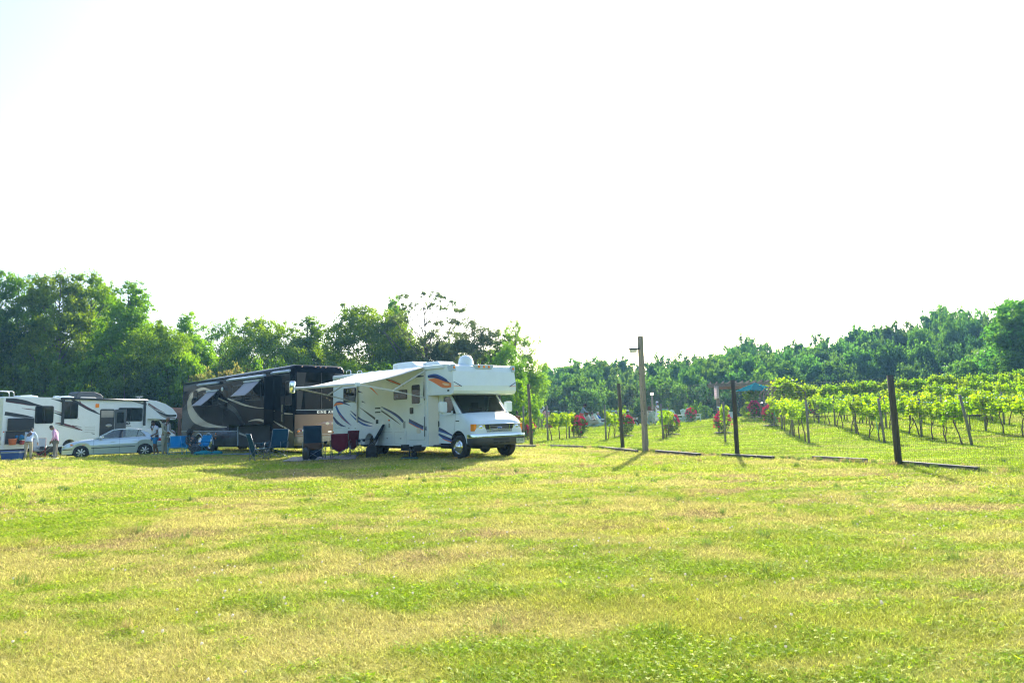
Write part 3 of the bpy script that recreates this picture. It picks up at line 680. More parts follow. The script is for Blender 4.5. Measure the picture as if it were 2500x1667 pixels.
def shell(stations,m=0,W=None,n_side=5,n_top=6,mb=None,zl=None,zu=None,crown=None):
    """car body shell: stations along x; side from lower edge zl(x) to shoulder zu(x), then a crowned top"""
    mb=mb or MB(); rings=[]
    for x in stations:
        a=zl(x); b=zu(x); ring=[]
        for i in range(n_side+1):
            t=i/n_side; z=a+(b-a)*t; ring.append((x,-W(x,z,t),z))
        wt=W(x,b,1); c=crown(x)
        for i in range(1,n_top):
            t=i/n_top; yy=-wt+2*wt*t; ring.append((x,yy,b+c*(1-(2*t-1)**2)**.8))
        for i in range(n_side,-1,-1):
            t=i/n_side; z=a+(b-a)*t; ring.append((x,W(x,z,t),z))
        rings.append(ring)
    k=len(rings[0]); vs=[p for r in rings for p in r]
    fs=[(i*k+j,(i+1)*k+j,(i+1)*k+j+1,i*k+j+1) for i in range(len(rings)-1) for j in range(k-1)]
    b0=len(mb.v); mb.add(vs,fs,m,None,True)
    mb.add(rings[0],[list(range(k))],m); mb.add(rings[-1],[list(range(k-1,-1,-1))],m)
    return mb
# ================================================================== white class C motorhome
def white_motorhome():
    rt=empty('motorhome',(-.99,22.368,T(-1,22.4)),-.91,'white cab-over motorhome with orange and blue swooshes and its awning out','motorhome')
    rt.location.z=.097
    Y=-1.24
    out=[(-9.17,.36)]+arch(-5.76,.36,.44)[::-1]+[(-1.42,.36),(-1.42,2.05),(-.10,2.02),(.10,2.05),(.17,2.14),(.18,2.3),(.10,2.76),(.02,2.93),(-.12,2.995),(-9.10,3.16),(-9.17,3.06)]
    b=MB(); b.prism(out,Y,-Y,0)
    # painted graphics on the visible wall
    y=Y-.003
    for pts,m in [([(-9.10,1.93,.02),(-8.85,2.03,.09),(-8.43,2.05,.10),(-7.9,1.98,.06),(-7.42,1.88,.01)],1),([(-9.12,1.90,.02),(-8.9,1.98,.10),(-8.5,2.0,.09),(-8.15,1.98,.03)],2),
      ([(-8.88,1.92,.13),(-8.55,1.62,.15),(-8.1,1.38,.12),(-7.7,1.22,.07),(-7.35,1.10,.01)],3),([(-8.62,1.62,.02),(-8.2,1.40,.05),(-7.8,1.24,.035),(-7.4,1.11,.01)],2),
      ([(-9.15,1.46,.10),(-8.8,1.26,.14),(-8.35,1.12,.09),(-7.85,1.05,.01)],1),([(-7.45,1.69,.02),(-6.9,1.46,.08),(-6.3,1.28,.08),(-5.4,1.15,.01)],1),([(-7.5,1.57,.02),(-6.9,1.32,.08),(-6.2,1.13,.08),(-5.47,1.05,.01)],3),
      ([(-7.0,2.53,.11),(-6.7,2.42,.07),(-6.3,2.35,.01)],1),([(-6.42,2.02,.06),(-6.1,1.95,.01)],1),([(-6.62,1.80,.015),(-6.1,1.62,.05),(-5.27,1.33,.10)],4),
      ([(-4.77,1.77,.02),(-4.2,1.62,.07),(-3.6,1.44,.09),(-3.18,1.25,.09),(-3.02,1.10,.10),(-3.12,1.03,.02)],1),([(-4.6,1.70,.015),(-4.0,1.53,.03),(-3.5,1.36,.04),(-3.15,1.18,.04)],3),([(-4.77,1.62,.05),(-4.2,1.43,.06),(-3.7,1.25,.04),(-3.3,1.10,.01)],4),
      ([(-4.4,2.76,.03),(-4.0,2.68,.09),(-3.5,2.56,.07),(-3.05,2.45,.01)],4),([(-4.2,2.73,.02),(-3.8,2.63,.045),(-3.15,2.48,.01)],2),
      ([(-5.9,2.60,.02),(-5.6,2.50,.07),(-5.2,2.3,.03),(-5.0,2.2,.01)],2),([(-1.41,2.66,.06),(-.95,2.66,.13),(-.55,2.56,.12),(-.15,2.42,.05),(.02,2.36,.03)],1),
      ([(-1.41,2.70,.03),(-.95,2.71,.05),(-.55,2.61,.05),(-.2,2.49,.02)],3),([(-1.36,2.58,.02),(-.9,2.50,.17),(-.5,2.38,.22),(-.2,2.33,.18),(.03,2.32,.13)],2),
      ([(-.50,2.40,.02),(-.30,2.36,.08),(-.08,2.33,.04)],5),([(-1.6,.98,.13),(-1.43,.93,.13)],1)]:
        ribbon(b,pts,y if m in(1,4) else y-.003 if m!=5 else y-.006,m)
    for i in range(3): ribbon(b,[(-8.75+i*.20,3.0,.12),(-8.60+i*.20,2.84,.04)],y,1 if i%2==0 else 3,3)
    # beltline moulding, panel joints, hatches and fittings
    b.box(-9.17,-6.25,Y-.012,Y,.865,.895,0); b.box(-5.28,-2.83,Y-.012,Y,.865,.895,0)
    for x0,x1,z0,z1 in ((-8.96,-8.27,1.0,1.52),(-8.0,-7.2,.45,.83),(-4.75,-3.95,.42,.84),(-3.75,-2.9,.42,.84)): groove(b,x0,x1,z0,z1,Y,6)
    for x in [-8.9+.35*i for i in range(18)]: b.box(x,x+.03,Y-.004,Y,.93,.945,6)
    for x,z in ((-8.55,1.14),(-7.6,1.0),(-4.3,.62),(-3.3,.62),(-7.0,.98)): b.box(x-.05,x+.05,Y-.015,Y,z-.02,z+.02,6)
    hatch(b,-5.33,-4.77,1.50,1.79,Y,0); 
    for z in (1.55,1.70): b.box(-5.27,-4.83,Y-.012,Y-.006,z,z+.045,7)
    hatch(b,-5.27,-4.79,.95,1.35,Y,0); b.box(-5.2,-5.0,Y-.014,Y-.006,1.15,1.3,7)
    hatch(b,-4.22,-4.05,.94,1.22,Y,0,.02); b.box(-4.18,-4.09,Y-.02,Y-.006,1.0,1.15,6); b.box(-4.20,-4.10,Y-.03,Y,1.24,1.29,2)
    b.box(-9.19,-9.17,Y+.05,Y+.2,.86,.94,8); b.box(-9.18,-9.1,Y-.012,Y,.80,.86,8)
    b.box(-3.12,-2.96,Y-.01,Y,.98,1.22,6); b.prism(rrect(-3.05,-2.9,.72,.95,.06),Y-.02,Y,0)
    b.box(-.20,-.09,Y-.012,Y,2.13,2.18,7)
    # vertical seam strip at the front of the house and lower valance lip
    b.box(-1.50,-1.42,Y-.02,Y,.40,2.86,0); b.box(-1.515,-1.50,Y-.012,Y,.40,2.86,6)
    # overcab front moulding: a ledge, marker pods and lettering ghost
    b.bar((.045,Y+.05,2.765),(.045,-Y-.05,2.765),.05,.03,6,(1,0,0))
    for s in (-1,1):
        b.add([(.145,s*1.237,2.40),(.145,s*1.237,2.40),(.185,s*.98,2.28),(.185,s*1.237,2.28)],[(0,2,3)],2)
        b.bar((.16,s*1.235,2.42),(.195,s*.955,2.275),.02,.02,1)
    b.box(-9.1,-2.8,-.85,.85,.34,.60,7)
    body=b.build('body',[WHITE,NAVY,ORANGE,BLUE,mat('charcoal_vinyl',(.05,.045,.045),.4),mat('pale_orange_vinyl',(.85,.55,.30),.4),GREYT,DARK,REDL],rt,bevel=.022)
    # roof parts
    r=MB(); r.box(-9.1,-.3,-1.2,1.2,0,.01,0)
    def roof(x): return 3.163-(x+9.1)*.0186
    def ac(x0,x1,h,y0=-.38,y1=.38,name='air_conditioner'):
        a=MB(); z=roof((x0+x1)/2)-.03
        L_=x1-x0
        a.prism([(x0,z),(x1,z),(x1-L_*.03,z+h*.45),(x1-L_*.22,z+h*.93),(x0+L_*.25,z+h),(x0+.03,z+h*.95),(x0,z+h*.75)],y0,y1,0)
        for i in range(6): a.box(x0-.008,x0+.01,y0+.08,y1-.08,z+.06+i*h*.12,z+.075+i*h*.12,1)
        for i in range(6): a.box(x0+.05,x0+L_*.2,y0-.006,y0,z+.06+i*h*.12,z+.075+i*h*.12,1)
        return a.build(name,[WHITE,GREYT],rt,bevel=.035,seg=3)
    VC=(-.99,22.368,-.91,.097); rx=lambda px,yy=-.1:inv(VC,yy,px,893)[0]
    ac(rx(979),rx(1040),.38,-.45,.30); ac(rx(1044),rx(1090),.30,-.3,.35)
    for x in (rx(915),rx(934)):
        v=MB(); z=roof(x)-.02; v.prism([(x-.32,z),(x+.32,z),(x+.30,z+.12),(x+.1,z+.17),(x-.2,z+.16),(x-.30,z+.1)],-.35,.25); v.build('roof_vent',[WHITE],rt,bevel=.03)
    for dx in (0,.55):
        l=MB(); z=roof(-8.9)-.02; l.tube(crom([(-9.05+dx*.2,-.2-dx,z),(-9.05+dx*.2,-.2-dx,z+.2),(-9.0+dx*.2,-.2-dx,z+.25),(-8.7+dx*.2,-.2-dx,z+.25),(-8.62+dx*.2,-.2-dx,z+.2),(-8.6+dx*.2,-.2-dx,z)],3),.016); l.build('ladder_rail',[CHROME],rt)
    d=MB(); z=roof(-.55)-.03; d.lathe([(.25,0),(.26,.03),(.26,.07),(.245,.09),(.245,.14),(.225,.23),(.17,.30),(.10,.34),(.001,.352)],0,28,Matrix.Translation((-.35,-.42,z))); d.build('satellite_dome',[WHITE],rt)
    def pod(y0,y1,lens):
        p=MB(); p.prism([(y0,2.985),(y1,2.985),(y1-.09*(y1-y0>.4),2.87),(y1-.13*(y1-y0>.4),2.85),(y0+.13*(y1-y0>.4),2.85),(y0+.09*(y1-y0>.4),2.87)],.0,.085,0,'x'); o=p.build('marker_light',[mat('pod_grey',(.40,.50,.58),.35)],rt,bevel=.012)
        for l in lens: q=MB(); q.sph((.088,l,2.925),(.018,.05,.045),0,12); q.build('lens',[AMBER],o)
    pod(-.42,.42,(-.2,0,.2)); 
    for s in (-1,1):
        p=MB(); p.prism([(-.18,2.93),(.10,2.98),(.13,2.78),(.02,2.74),(-.10,2.76)],s*1.12,s*1.262,0); o=p.build('marker_light',[mat('pod_grey',(.4,.5,.58),.35)],rt,bevel=.012)
        q=MB(); q.sph((.125,s*1.18,2.88),(.02,.045,.05),0,12); q.build('lens',[AMBER],o)
    # windows and entrance door
    window(rt,-8.1,-6.97,2.03,2.60,Y,.05); window(rt,-3.78,-2.80,1.98,2.32,Y,.05)
    dd=MB(); dd.prism(rrect(-2.78,-1.62,.58,2.80,.09),Y,Y-.018,0)
    ribbon(dd,[(-2.68,1.24,.13),(-2.2,1.12,.12),(-1.70,.99,.12)],Y-.021,1,3); ribbon(dd,[(-2.68,1.20,.07),(-2.2,1.07,.06),(-1.70,.95,.05)],Y-.024,2,3); ribbon(dd,[(-2.68,1.165,.025),(-2.2,1.03,.025),(-1.70,.91,.025)],Y-.027,3,3)
    ribbon(dd,[(-2.25,2.72,.02),(-1.95,2.72,.07),(-1.64,2.70,.03)],Y-.021,1,3); dd.prism(rrect(-2.15,-1.88,.80,.98,.07),Y-.018,Y-.03,4)
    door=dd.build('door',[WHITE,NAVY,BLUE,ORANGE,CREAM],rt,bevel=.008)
    f=MB(); f.prism(rrect(-2.50,-1.82,1.74,2.50,.10),Y-.018,Y-.034); fo=f.build('window',[WHITE],door,bevel=.006)
    g=MB(); g.prism(rrect(-2.44,-1.88,1.80,2.44,.07),Y-.030,Y-.039); g.build('door_pane',[TINT],door)
    h=MB(); h.prism(rrect(-2.60,-2.36,1.46,1.68,.03),Y-.018,Y-.03,0); h.prism(rrect(-2.56,-2.40,1.5,1.64,.02),Y-.028,Y-.045,0); h.build('handle',[BLKV],door)
    gr=MB(); gr.tube([(-1.56,Y-.05,2.55),(-1.56,Y-.06,2.5),(-1.56,Y-.06,1.95),(-1.56,Y-.05,1.9)],.012); gr.build('grab_handle',[BLKV],rt)
    gr=MB(); gr.tube([(-1.56,Y-.06,1.35),(-1.56,Y-.06,.7)],.012); gr.build('grab_handle',[BLKV],rt)
    st=MB(); st.box(-2.75,-1.85,Y-.32,Y+.1,.22,.25,0); st.box(-2.75,-2.70,Y-.3,Y,.22,.42,0); st.box(-1.90,-1.85,Y-.3,Y,.22,.42,0); st.build('entry_step',[DARK],rt,bevel=.006)
    # slide-out room on the far wall, seen past the cab
    so=MB(); so.prism([(-5.6,.62),(-1.75,.62),(-1.75,2.62),(-5.6,2.62)],-Y-.02,-Y+.75,0); so.box(-1.752,-1.72,-Y-.02,-Y+.77,.62,2.62,1); so.build('slide_out',[WHITE,BLKV],rt,bevel=.02)
    # front wall of the house beside the cab
    fw=MB(); fw.prism([(-1.42,-1.24),(-1.42,1.24),(-1.18,.99),(-1.18,-.99)],.38,2.04,0,'z'); fw.build('cab_bulkhead',[CREAM],rt,bevel=.02)
    # ---- cab
    xs_=[-1.40,-1.2,-1.0,-.8,-.6,-.50]+[ -.46+.92*i/14 for i in range(15)]+[.50,.58,.66,.74,.80,.835,.85]
    def zl(x):
        a=.46**2-(x-.0)**2
        return max(.47,.42+math.sqrt(a)) if a>0 else .47+.0*(x)
    def zu(x):
        if x<.05: return 1.42
        if x<.74: return 1.42-.27*((x-.05)/.69)**1.35
        return 1.15-.26*((x-.74)/.11)**1.6
    def Wc(x,z,t):
        w_=.985-.035*max(0,(z-.9)/.5)-.03*abs(z-.85)**2
        if x>.45: w_-=.03*((x-.45)/.3)**2
        if x>.74: w_-=.06*((x-.74)/.11)**2
        if x>.05 and t>.8: w_-=.06*(t-.8)/.2
        return w_
    c=shell(xs_,0,Wc,8,8,None,zl,zu,lambda x:.055 if x<.6 else .055-.03*(x-.6)/.25)
    # lettered stripes and door joints
    def sy(x,z,t=0): return -Wc(x,z,.3)-.004
    def stripe(pts,m,lift=0):
        q=crom(pts,4); vs=[]
        for (x,z,w_) in q: vs+= [(x,sy(x,z)-lift,z+w_/2),(x,sy(x,z)-lift,z-w_/2)]
        c.add(vs,[(2*i,2*i+1,2*i+3,2*i+2) for i in range(len(q)-1)],m)
    stripe([(-1.39,.97,.13),(-.9,.88,.10),(-.34,.73,.03)],1); stripe([(-1.39,.91,.05),(-.9,.84,.05),(-.36,.72,.02)],2,.003)
    stripe([(-1.36,.82,.02),(-.9,.68,.12),(-.40,.58,.10)],1); stripe([(-1.2,.76,.02),(-.85,.64,.05),(-.40,.55,.05)],2,.003); stripe([(-.95,.62,.01),(-.7,.57,.03),(-.40,.515,.03)],3,.006)
    for x in (-1.36,-.22):
        vs=[]
        for i in range(9): z=.5+.92*i/8; vs+=[(x,sy(x,z),z),(x+.009,sy(x,z),z)]
        c.add(vs,[(2*i,2*i+1,2*i+3,2*i+2) for i in range(8)],4)
    c.box(-.17,.02,-.965-.012,-.95,1.17,1.20,4)
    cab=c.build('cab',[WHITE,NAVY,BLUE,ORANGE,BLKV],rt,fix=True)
    # greenhouse: pillars, roof, side window surround
    g=MB()
    for s in (-1,1):
        g.prism([(-1.42,1.40),(-1.06,1.40),(-.92,1.97),(-.50,1.97),(-.17,1.42),(.08,1.42),(-.52,2.03),(-1.42,2.06)],s*.955,s*.885,0)
        g.box(-.36,-.33,s*.92-.03,s*.92+.03,1.42,1.70,1)
    g.prism([(-1.42,2.04),(-.5,2.0),(-.58,2.07),(-1.42,2.1)],-.93,.93,0)
    g.bar((.07,-.86,1.43),(.07,.86,1.43),.06,.03,1); g.bar((-.55,-.9,2.01),(-.55,.9,2.01),.09,.05,1)
    g.build('cab_pillars',[WHITE,BLKV],rt,bevel=.012)
    def wsp(u,v): # windscreen, slightly curved
        x=.085-.60*v; z=1.435+.58*v; yy=(u*2-1)*(.885-.01*v); return (x+.09*(1-(u*2-1)**2)*(1-.3*v),yy,z)
    wm=MB(); wm.grid(wsp,14,6,0); wo_=wm.build('windshield',[WS],rt,fix=False)
    sm=MB()
    for u0,u1,v0,v1 in ((0,1,0,.055),(0,1,.93,1),(0,.035,0,1),(.965,1,0,1)):
        sm.grid(lambda u,v:tuple(np.array(wsp(u0+(u1-u0)*u,v0+(v1-v0)*v))+np.array((.004,0,.004))),10,4,0)
    sm.build('windshield_seal',[BLKV],wo_,fix=False)
    wp=MB()
    for y0,y1 in ((-.75,-.05),(.05,.75)):
        wp.bar((.14,y0,1.455),(.10,y1,1.53),.018,.014)
    wp.build('wiper',[BLKV],rt)
    for s in (-1,1):
        q=MB(); q.prism([(-1.05,1.42),(-.91,1.96),(-.51,1.96),(-.19,1.43)],s*.912,s*.918,0); q.build('side_window',[CARG],rt)
    it=MB(); it.box(-1.38,.0,-.84,.84,.72,.80,0); it.box(-.12,.08,-.84,.84,.9,1.40,0)
    for s in (-.48,.48):
        it.box(-1.2,-.72,s-.25,s+.25,.8,.98,1); it.box(-1.28,-1.12,s-.25,s+.25,.95,1.62,1); it.box(-1.27,-1.15,s-.13,s+.13,1.62,1.80,1)
    it.box(-1.40,-1.37,-.88,.88,.8,2.0,0)
    M=Matrix.Translation((-.28,.45,1.42))@Matrix.Rotation(R(70),4,'Y'); it.lathe([(.17,-.012),(.19,0),(.17,.012),(.155,0),(.17,-.012)],0,20,M)
    it.build('interior',[INTD,SEAT],rt,bevel=.03)
    # front end
    fr=MB(); fr.box(.70,.80,-.90,.90,.70,.86,0); fr.build('lower_panel',[WHITE],rt,bevel=.02)
    gg=MB(); X0=.80
    gg.prism([(-.60,1.08),(.60,1.08),(.515,.80),(.47,.785),(-.47,.785),(-.515,.80)],X0,X0+.045,0,'x')
    go=gg.build('grille',[CHROME],rt,bevel=.012)
    gi=MB(); gi.prism([(-.56,1.055),(.56,1.055),(.485,.82),(-.485,.82)],X0+.047,X0+.050,0,'x')
    for z in (.875,.935,.995): gi.box(X0+.049,X0+.058,-.36,.36,z,z+.010,1)
    for s in (-1,1): gi.bar((X0+.055,s*.37,.835),(X0+.055,s*.39,1.04),.02,.025,2)
    gi.build('grille_bars',[DARK,GREYT,CHROME],go)
    em=MB(); em.sph((X0+.068,0,.94),(.012,.10,.042),0,20); em.sph((X0+.073,0,.94),(.010,.09,.035),1,20); eo=em.build('badge',[CHROME,BLUE],go)
    try:
        tx=text('Ford',.052,0,0,0,CHROME,go,name='badge_lettering',ext=.001,shear=.3); tx.rotation_euler=(R(90),0,R(90)); tx.location=(X0+.085,-.055,.925)
    except Exception: pass
    for s in (-1,1):
        hl=MB(); hl.prism([(s*.565,1.07),(s*.86,1.075),(s*.86,.865),(s*.52,.865)],X0-.02,X0+.03,0,'x'); ho=hl.build('headlight',[WLENS],rt,bevel=.012)
        a=MB(); a.prism([(X0+.022,s*.862),(X0+.010,s*.955),(X0-.13,s*.985),(X0-.14,s*.85)],.862,1.078,0,'z'); a.build('indicator',[AMBER],ho,bevel=.01)
        b2=MB(); b2.sph((X0+.022,s*.70,.965),(.02,.085,.075),0,14); b2.build('reflector',[CHROME],ho)
    bp=MB(); M0=crom([(.60,-1.075),(.80,-1.05),(.90,-.9),(.925,-.5),(.925,.5),(.90,.9),(.80,1.05),(.60,1.075)],5)
    def bandv(z0,z1,off,m):
        vs=[];fs=[]
        for x,yv in M0: vs+=[(x+off,yv*(1+off*.3),z0),(x+off,yv*(1+off*.3),(z0+z1)/2+.0),(x+off*.4,yv,z1)]
        k=3
        for i in range(len(M0)-1):
            for j in range(2): fs.append((i*k+j,(i+1)*k+j,(i+1)*k+j+1,i*k+j+1))
        bp.add(vs,fs,m,None,True)
    bandv(.66,.755,.02,0); 
    top=[(x,yv,.755) for x,yv in M0]+[(.68,1.0,.76),(.68,-1.0,.76)]; bp.add(top,[list(range(len(top)))],0)
    bumper=bp.build('bumper',[CHROME],rt,fix=True)
    va=MB(); vs=[];fs=[]
    for x,yv in M0: vs+=[(x+.005,yv,.66),(x+.0,yv*.99,.54),(x-.05,yv*.95,.42),(x-.2,yv*.9,.41)]
    for i in range(len(M0)-1):
        for j in range(3): fs.append((i*4+j,(i+1)*4+j,(i+1)*4+j+1,i*4+j+1))
    va.add(vs,fs,0,None,True); va.box(.925,.932,-.30,.33,.55,.62,1)
    for y0 in (-.28,-.05,.18): va.box(.915,.926,y0,y0+.17,.47,.51,1)
    va.build('valance',[mat('charcoal_plastic',(.045,.05,.06),.6),DARK],bumper,fix=True)
    lp=MB(); lp.box(.935,.945,.60,.92,.44,.60,0); lpo=lp.build('licence_plate',[mat('plate_green_white',(.45,.52,.45),.5)],rt,bevel=.008); lpo.rotation_euler.z=0
    tx=text('378 XMR',.085,0,0,0,mat('plate_letters',(.05,.13,.08),.5),lpo,name='plate_lettering',ext=.001); tx.rotation_euler=(R(90),0,R(90)); tx.location=(.947,.61,.49); tx.scale.x=.78
    mt=MB(); mt.add([(.9465,.62,.565),(.9465,.70,.59),(.9465,.76,.57),(.9465,.82,.592),(.9465,.90,.565)],[(0,1,2,3,4)],0); mt.build('plate_mountains',[mat('plate_letters',(.05,.13,.08),.5)],lpo)
    # door mirrors
    for s in (-1,1):
        mm=MB(); mm.prism(rrect(s*1.31-.13,s*1.31+.13,1.46,1.80,.05),-.47,-.31,0,'x'); mo=mm.build('mirror',[WHITE],rt,bevel=.03,seg=3)
        ar=MB(); ar.bar((-.38,s*.93,1.43),(-.38,s*1.32,1.43),.05,.05); ar.bar((-.38,s*.93,1.50),(-.38,s*.97,1.42),.05,.08); ar.build('mirror_arm',[WHITE],mo)
    dh=MB(); dh.prism(rrect(-1.28,-1.14,1.0,1.20,.04),-.985,-1.0); dh.build('door_handle',[BLKV],rt,bevel=.004)
    rb=MB(); rb.box(-1.35,-.48,-1.12,-.85,.37,.42); rb.box(-1.2,-.6,-.9,-.8,.3,.5); rb.build('running_board',[DARK],rt,bevel=.01)
    ch=MB(); ch.box(-8.9,.5,-.45,.45,.30,.62); ch.box(-.45,.45,-.78,.78,.42,.92); ch.box(-1.7,-.5,-.9,.9,.40,.5)
    ch.tube([(-6.9,-.9,.3),(-5.0,-.8,.28),(-3.2,-.9,.3)],.05); ch.box(-6.4,-5.1,-.85,.85,.32,.95); ch.box(-4.4,-3.4,-1.0,-.5,.28,.40); ch.lathe([(.001,-.12),(.16,-.1),(.2,0),(.16,.1),(.001,.12)],0,12,Matrix.Translation((.05,.0,.34))@Matrix.Rotation(R(90),4,'X')); ch.build('chassis',[DARK],rt)
    wm=wheel_mesh(.375,.24,'chrome_steel'); wd=wheel_mesh(.375,.24,'dual')
    add_wheel(rt,wm,0,-.89,.375,.12); add_wheel(rt,wm,0,.89,.375,.12)
    for s in (-1,1): add_wheel(rt,wd,-5.76,s*.96,.375); add_wheel(rt,wd,-5.76,s*.68,.375)
    # awning
    aw=MB(); xl,xr=-6.72,-1.55
    def fab(u,v):
        x=xr+(xl-xr)*u; y_=Y-.06-(2.40)*v; z=2.98-.0186*(x+.3)*1.0-(.60-.03*u)*v-.10*math.sin(math.pi*v)*.6
        return (x,y_,z)
    aw.grid(fab,10,10,0); awo=aw.build('awning',[mat('awning_fabric',(.80,.79,.76),.8,var=.03,trans=.22)],rt,fix=False,solid=.004)
    def yz(u,v): return fab(u,v)
    rl=MB(); a=fab(0,1); b_=fab(1,1); rl.tube([(xr+.06,a[1]-.02,a[2]),(xl-.06,b_[1]-.02,b_[2])],.047,0,12); rl.box(xr-.0,xr+.08,a[1]-.08,a[1]+.06,a[2]-.06,a[2]+.05,1); rl.box(xl-.08,xl,b_[1]-.08,b_[1]+.06,b_[2]-.06,b_[2]+.05,1); rl.build('awning_roller',[mat('awning_tube',(.62,.66,.68),.4),WHITE],awo)
    cs=MB(); cs.prism([(-1.30,2.88),(-1.19,2.88),(-1.17,2.97),(-1.22,3.02),(-1.30,3.0)],0,1,0,'x')
    for i,v in enumerate(cs.v): cs.v[i]=(-9.1 if v[0]<.5 else -.36, v[1], v[2]-(-9.1 if v[0]<.5 else -.36)*.0186+.0-.005)
    cs.build('awning_casing',[WHITE],awo,bevel=.015)
    for u,x in ((0,xr+.03),(1,xl-.03)):
        am=MB(); q=fab(u,1); top_=(x,Y-.03,2.86-.0186*x); low=(x,Y-.03,1.97)
        am.bar(q,(x,(q[1]*.42+Y*.58),q[2]*.42+low[2]*.58+.02),.035,.05,0); am.bar((x,(q[1]*.42+Y*.58),q[2]*.42+low[2]*.58+.02),low,.02,.03,0)
        am.bar(top_,(x,(q[1]*.52+Y*.48),q[2]*.52+low[2]*.48),.03,.045,0)
        am.bar((x,Y-.035,2.9-.0186*x),(x,Y-.035,1.22 if u else 1.95),.05,.06,0,(0,1,0))
        am.tube([(x-.06,Y-.03,2.7),(x+.0,Y-.12,1.97)],.012,1)
        am.build('awning_arm',[mat('awning_tube2',(.55,.58,.58),.4,metal=.3),BLKV],awo,bevel=.004)
    return rt
RV=white_motorhome()
# ================================================================== black motor coach
CP_=mat('coach_black_paint',(.003,.006,.013),.09,coat=.0,spec=.05,var=.02); CPB=mat('coach_brown_paint',(.016,.013,.013),.16,coat=.0,spec=.05,var=.03); CPC=mat('coach_cream_paint',(.33,.31,.24),.2,coat=1,var=.02)
CPG=mat('coach_grey_paint',(.022,.030,.038),.12,spec=.25,var=.03); CPT=mat('coach_tan_paint',(.17,.115,.08),.2,spec=.2,var=.02); CPO=mat('coach_olive_paint',(.06,.06,.035),.2,coat=1); CPW=mat('coach_wine_paint',(.07,.02,.02),.2,coat=1)
COACHG=mat('coach_window',(.004,.005,.006),.03,coat=0,spec=.05,var=.01); FAB=mat('coach_awning_fabric',(.42,.41,.45),.85,trans=.12,var=.03); RAIL=mat('pale_blue_rail',(.42,.52,.60),.35,metal=.3)
def coach():
    V=(-8.511,30.136,-.757,-.032)
    rt=empty('motor_coach',(V[0],V[1],V[3]),V[2],'long glossy black motor coach with a cream crescent, between the two white motorhomes','motorhome')
    Y=-1.27
    P=lambda cx,cy,y=Y:inv(V,y,420+cx*.18707,860+cy*.18707)
    b=MB(); r_=.24; prof=[(-1.27,1.05),(1.27,1.05)]+[(1.27-r_+r_*math.cos(R(a)),3.84-r_+r_*math.sin(R(a))) for a in (0,18,36,54,72,90)]+[(-1.27+r_+r_*math.cos(R(a)),3.84-r_+r_*math.sin(R(a))) for a in (90,108,126,144,162,180)]
    # upper body with slightly bowed nose: rings along x
    rings=[]
    for x,s,dz in ((-12.05,.985,-.10),(-12.0,.998,-.08),(-11.9,1,-.07),(-6,1,-.01),(-1.2,1,.05),(-.35,1,.06),(-.12,.995,.05),(-.02,.975,.02),(.04,.94,-.03)):
        rings.append([(x,p*s,(q if q<1.5 else 1.05+(q-1.05)*(1-(1-s)*.6)+dz)) for p,q in prof])
    k=len(prof); vs=[p for r in rings for p in r]; b.add(vs,[(i*k+j,(i+1)*k+j,(i+1)*k+(j+1)%k,i*k+(j+1)%k) for i in range(len(rings)-1) for j in range(k)],0,None,True)
    b.add(rings[0],[list(range(k))],0); b.add(rings[-1],[list(range(k))],0)
    # lower body with wheel arches
    low=[(-12.05,.36)]+arch(-9.72,.36,.56)[::-1]+arch(-8.50,.36,.57)[::-1]+arch(-2.75,.36,.60)[::-1]+[(.02,.36),(.05,1.05),(-12.05,1.05)]
    b.prism(low,Y+.005,-Y-.005,1)
    y=Y-.003
    def pan(pts,m,dy=0): b.add([(p[0],y-dy,p[1]) for p in pts],[list(range(len(pts)))],m)
    pan([(-12.0,1.08),(-6.19,1.08),(-6.19,3.0),(-7.3,3.22),(-8.6,3.36),(-10.2,3.36),(-11.3,3.2),(-12.0,2.95)],2)
    pan([(-12.0,1.08),(-11.1,1.08),(-9.6,1.9),(-11.4,2.6),(-12.0,2.3)],5,.002)
    pan([(-1.75,1.08),(-.03,1.08),(-.03,1.78),(-.9,1.86),(-1.75,2.05)],2)
    ribbon(b,[(-8.2,3.12,.03),(-9.3,3.28,.14),(-10.3,3.16,.22),(-10.95,2.85,.45),(-11.02,2.4,.62),(-10.55,1.95,.62),(-9.75,1.62,.46),(-8.8,1.42,.26),(-7.6,1.31,.12),(-6.4,1.27,.04)],y-.004,3)
    ribbon(b,[(-9.6,3.36,.03),(-10.6,3.2,.05),(-11.35,2.7,.05),(-11.25,2.1,.06),(-10.6,1.6,.05),(-9.6,1.36,.04),(-8.2,1.22,.02)],y-.006,4)
    ribbon(b,[(-10.2,3.0,.03),(-9.2,3.13,.08),(-8.2,3.0,.12),(-7.2,2.78,.10),(-6.2,2.55,.06)],y-.007,0)
    ribbon(b,[(-9.3,3.03,.02),(-8.3,2.92,.10),(-7.3,2.68,.08),(-6.2,2.44,.04)],y-.009,3); ribbon(b,[(-8.9,2.75,.02),(-8.0,2.62,.16),(-7.0,2.3,.16),(-6.2,2.1,.10)],y-.007,4)
    ribbon(b,[(-1.72,1.50,.03),(-1.2,1.36,.07),(-.6,1.16,.07),(-.03,.98,.06)],y-.005,3); ribbon(b,[(-1.72,1.95,.02),(-.9,1.82,.05),(-.03,1.77,.03)],y-.006,3)
    b.box(-12.03,-5.2,Y-.012,Y,1.07,1.095,6)
    for x in (-11.1,-7.9,-7.0,-6.1,-5.2): b.box(x,x+.012,Y-.004,Y,.4,1.06,7)
    for x in (-9.1,-6.9): b.box(x,x+.010,Y-.005,Y-.002,1.1,3.2,7)
    b.prism([(-5.15,.38),(-2.0,.38),(-2.0,1.30),(-5.15,1.30)],Y-.006,Y,7)
    b.box(-5.17,-5.13,Y-.05,Y,.38,1.30,6)
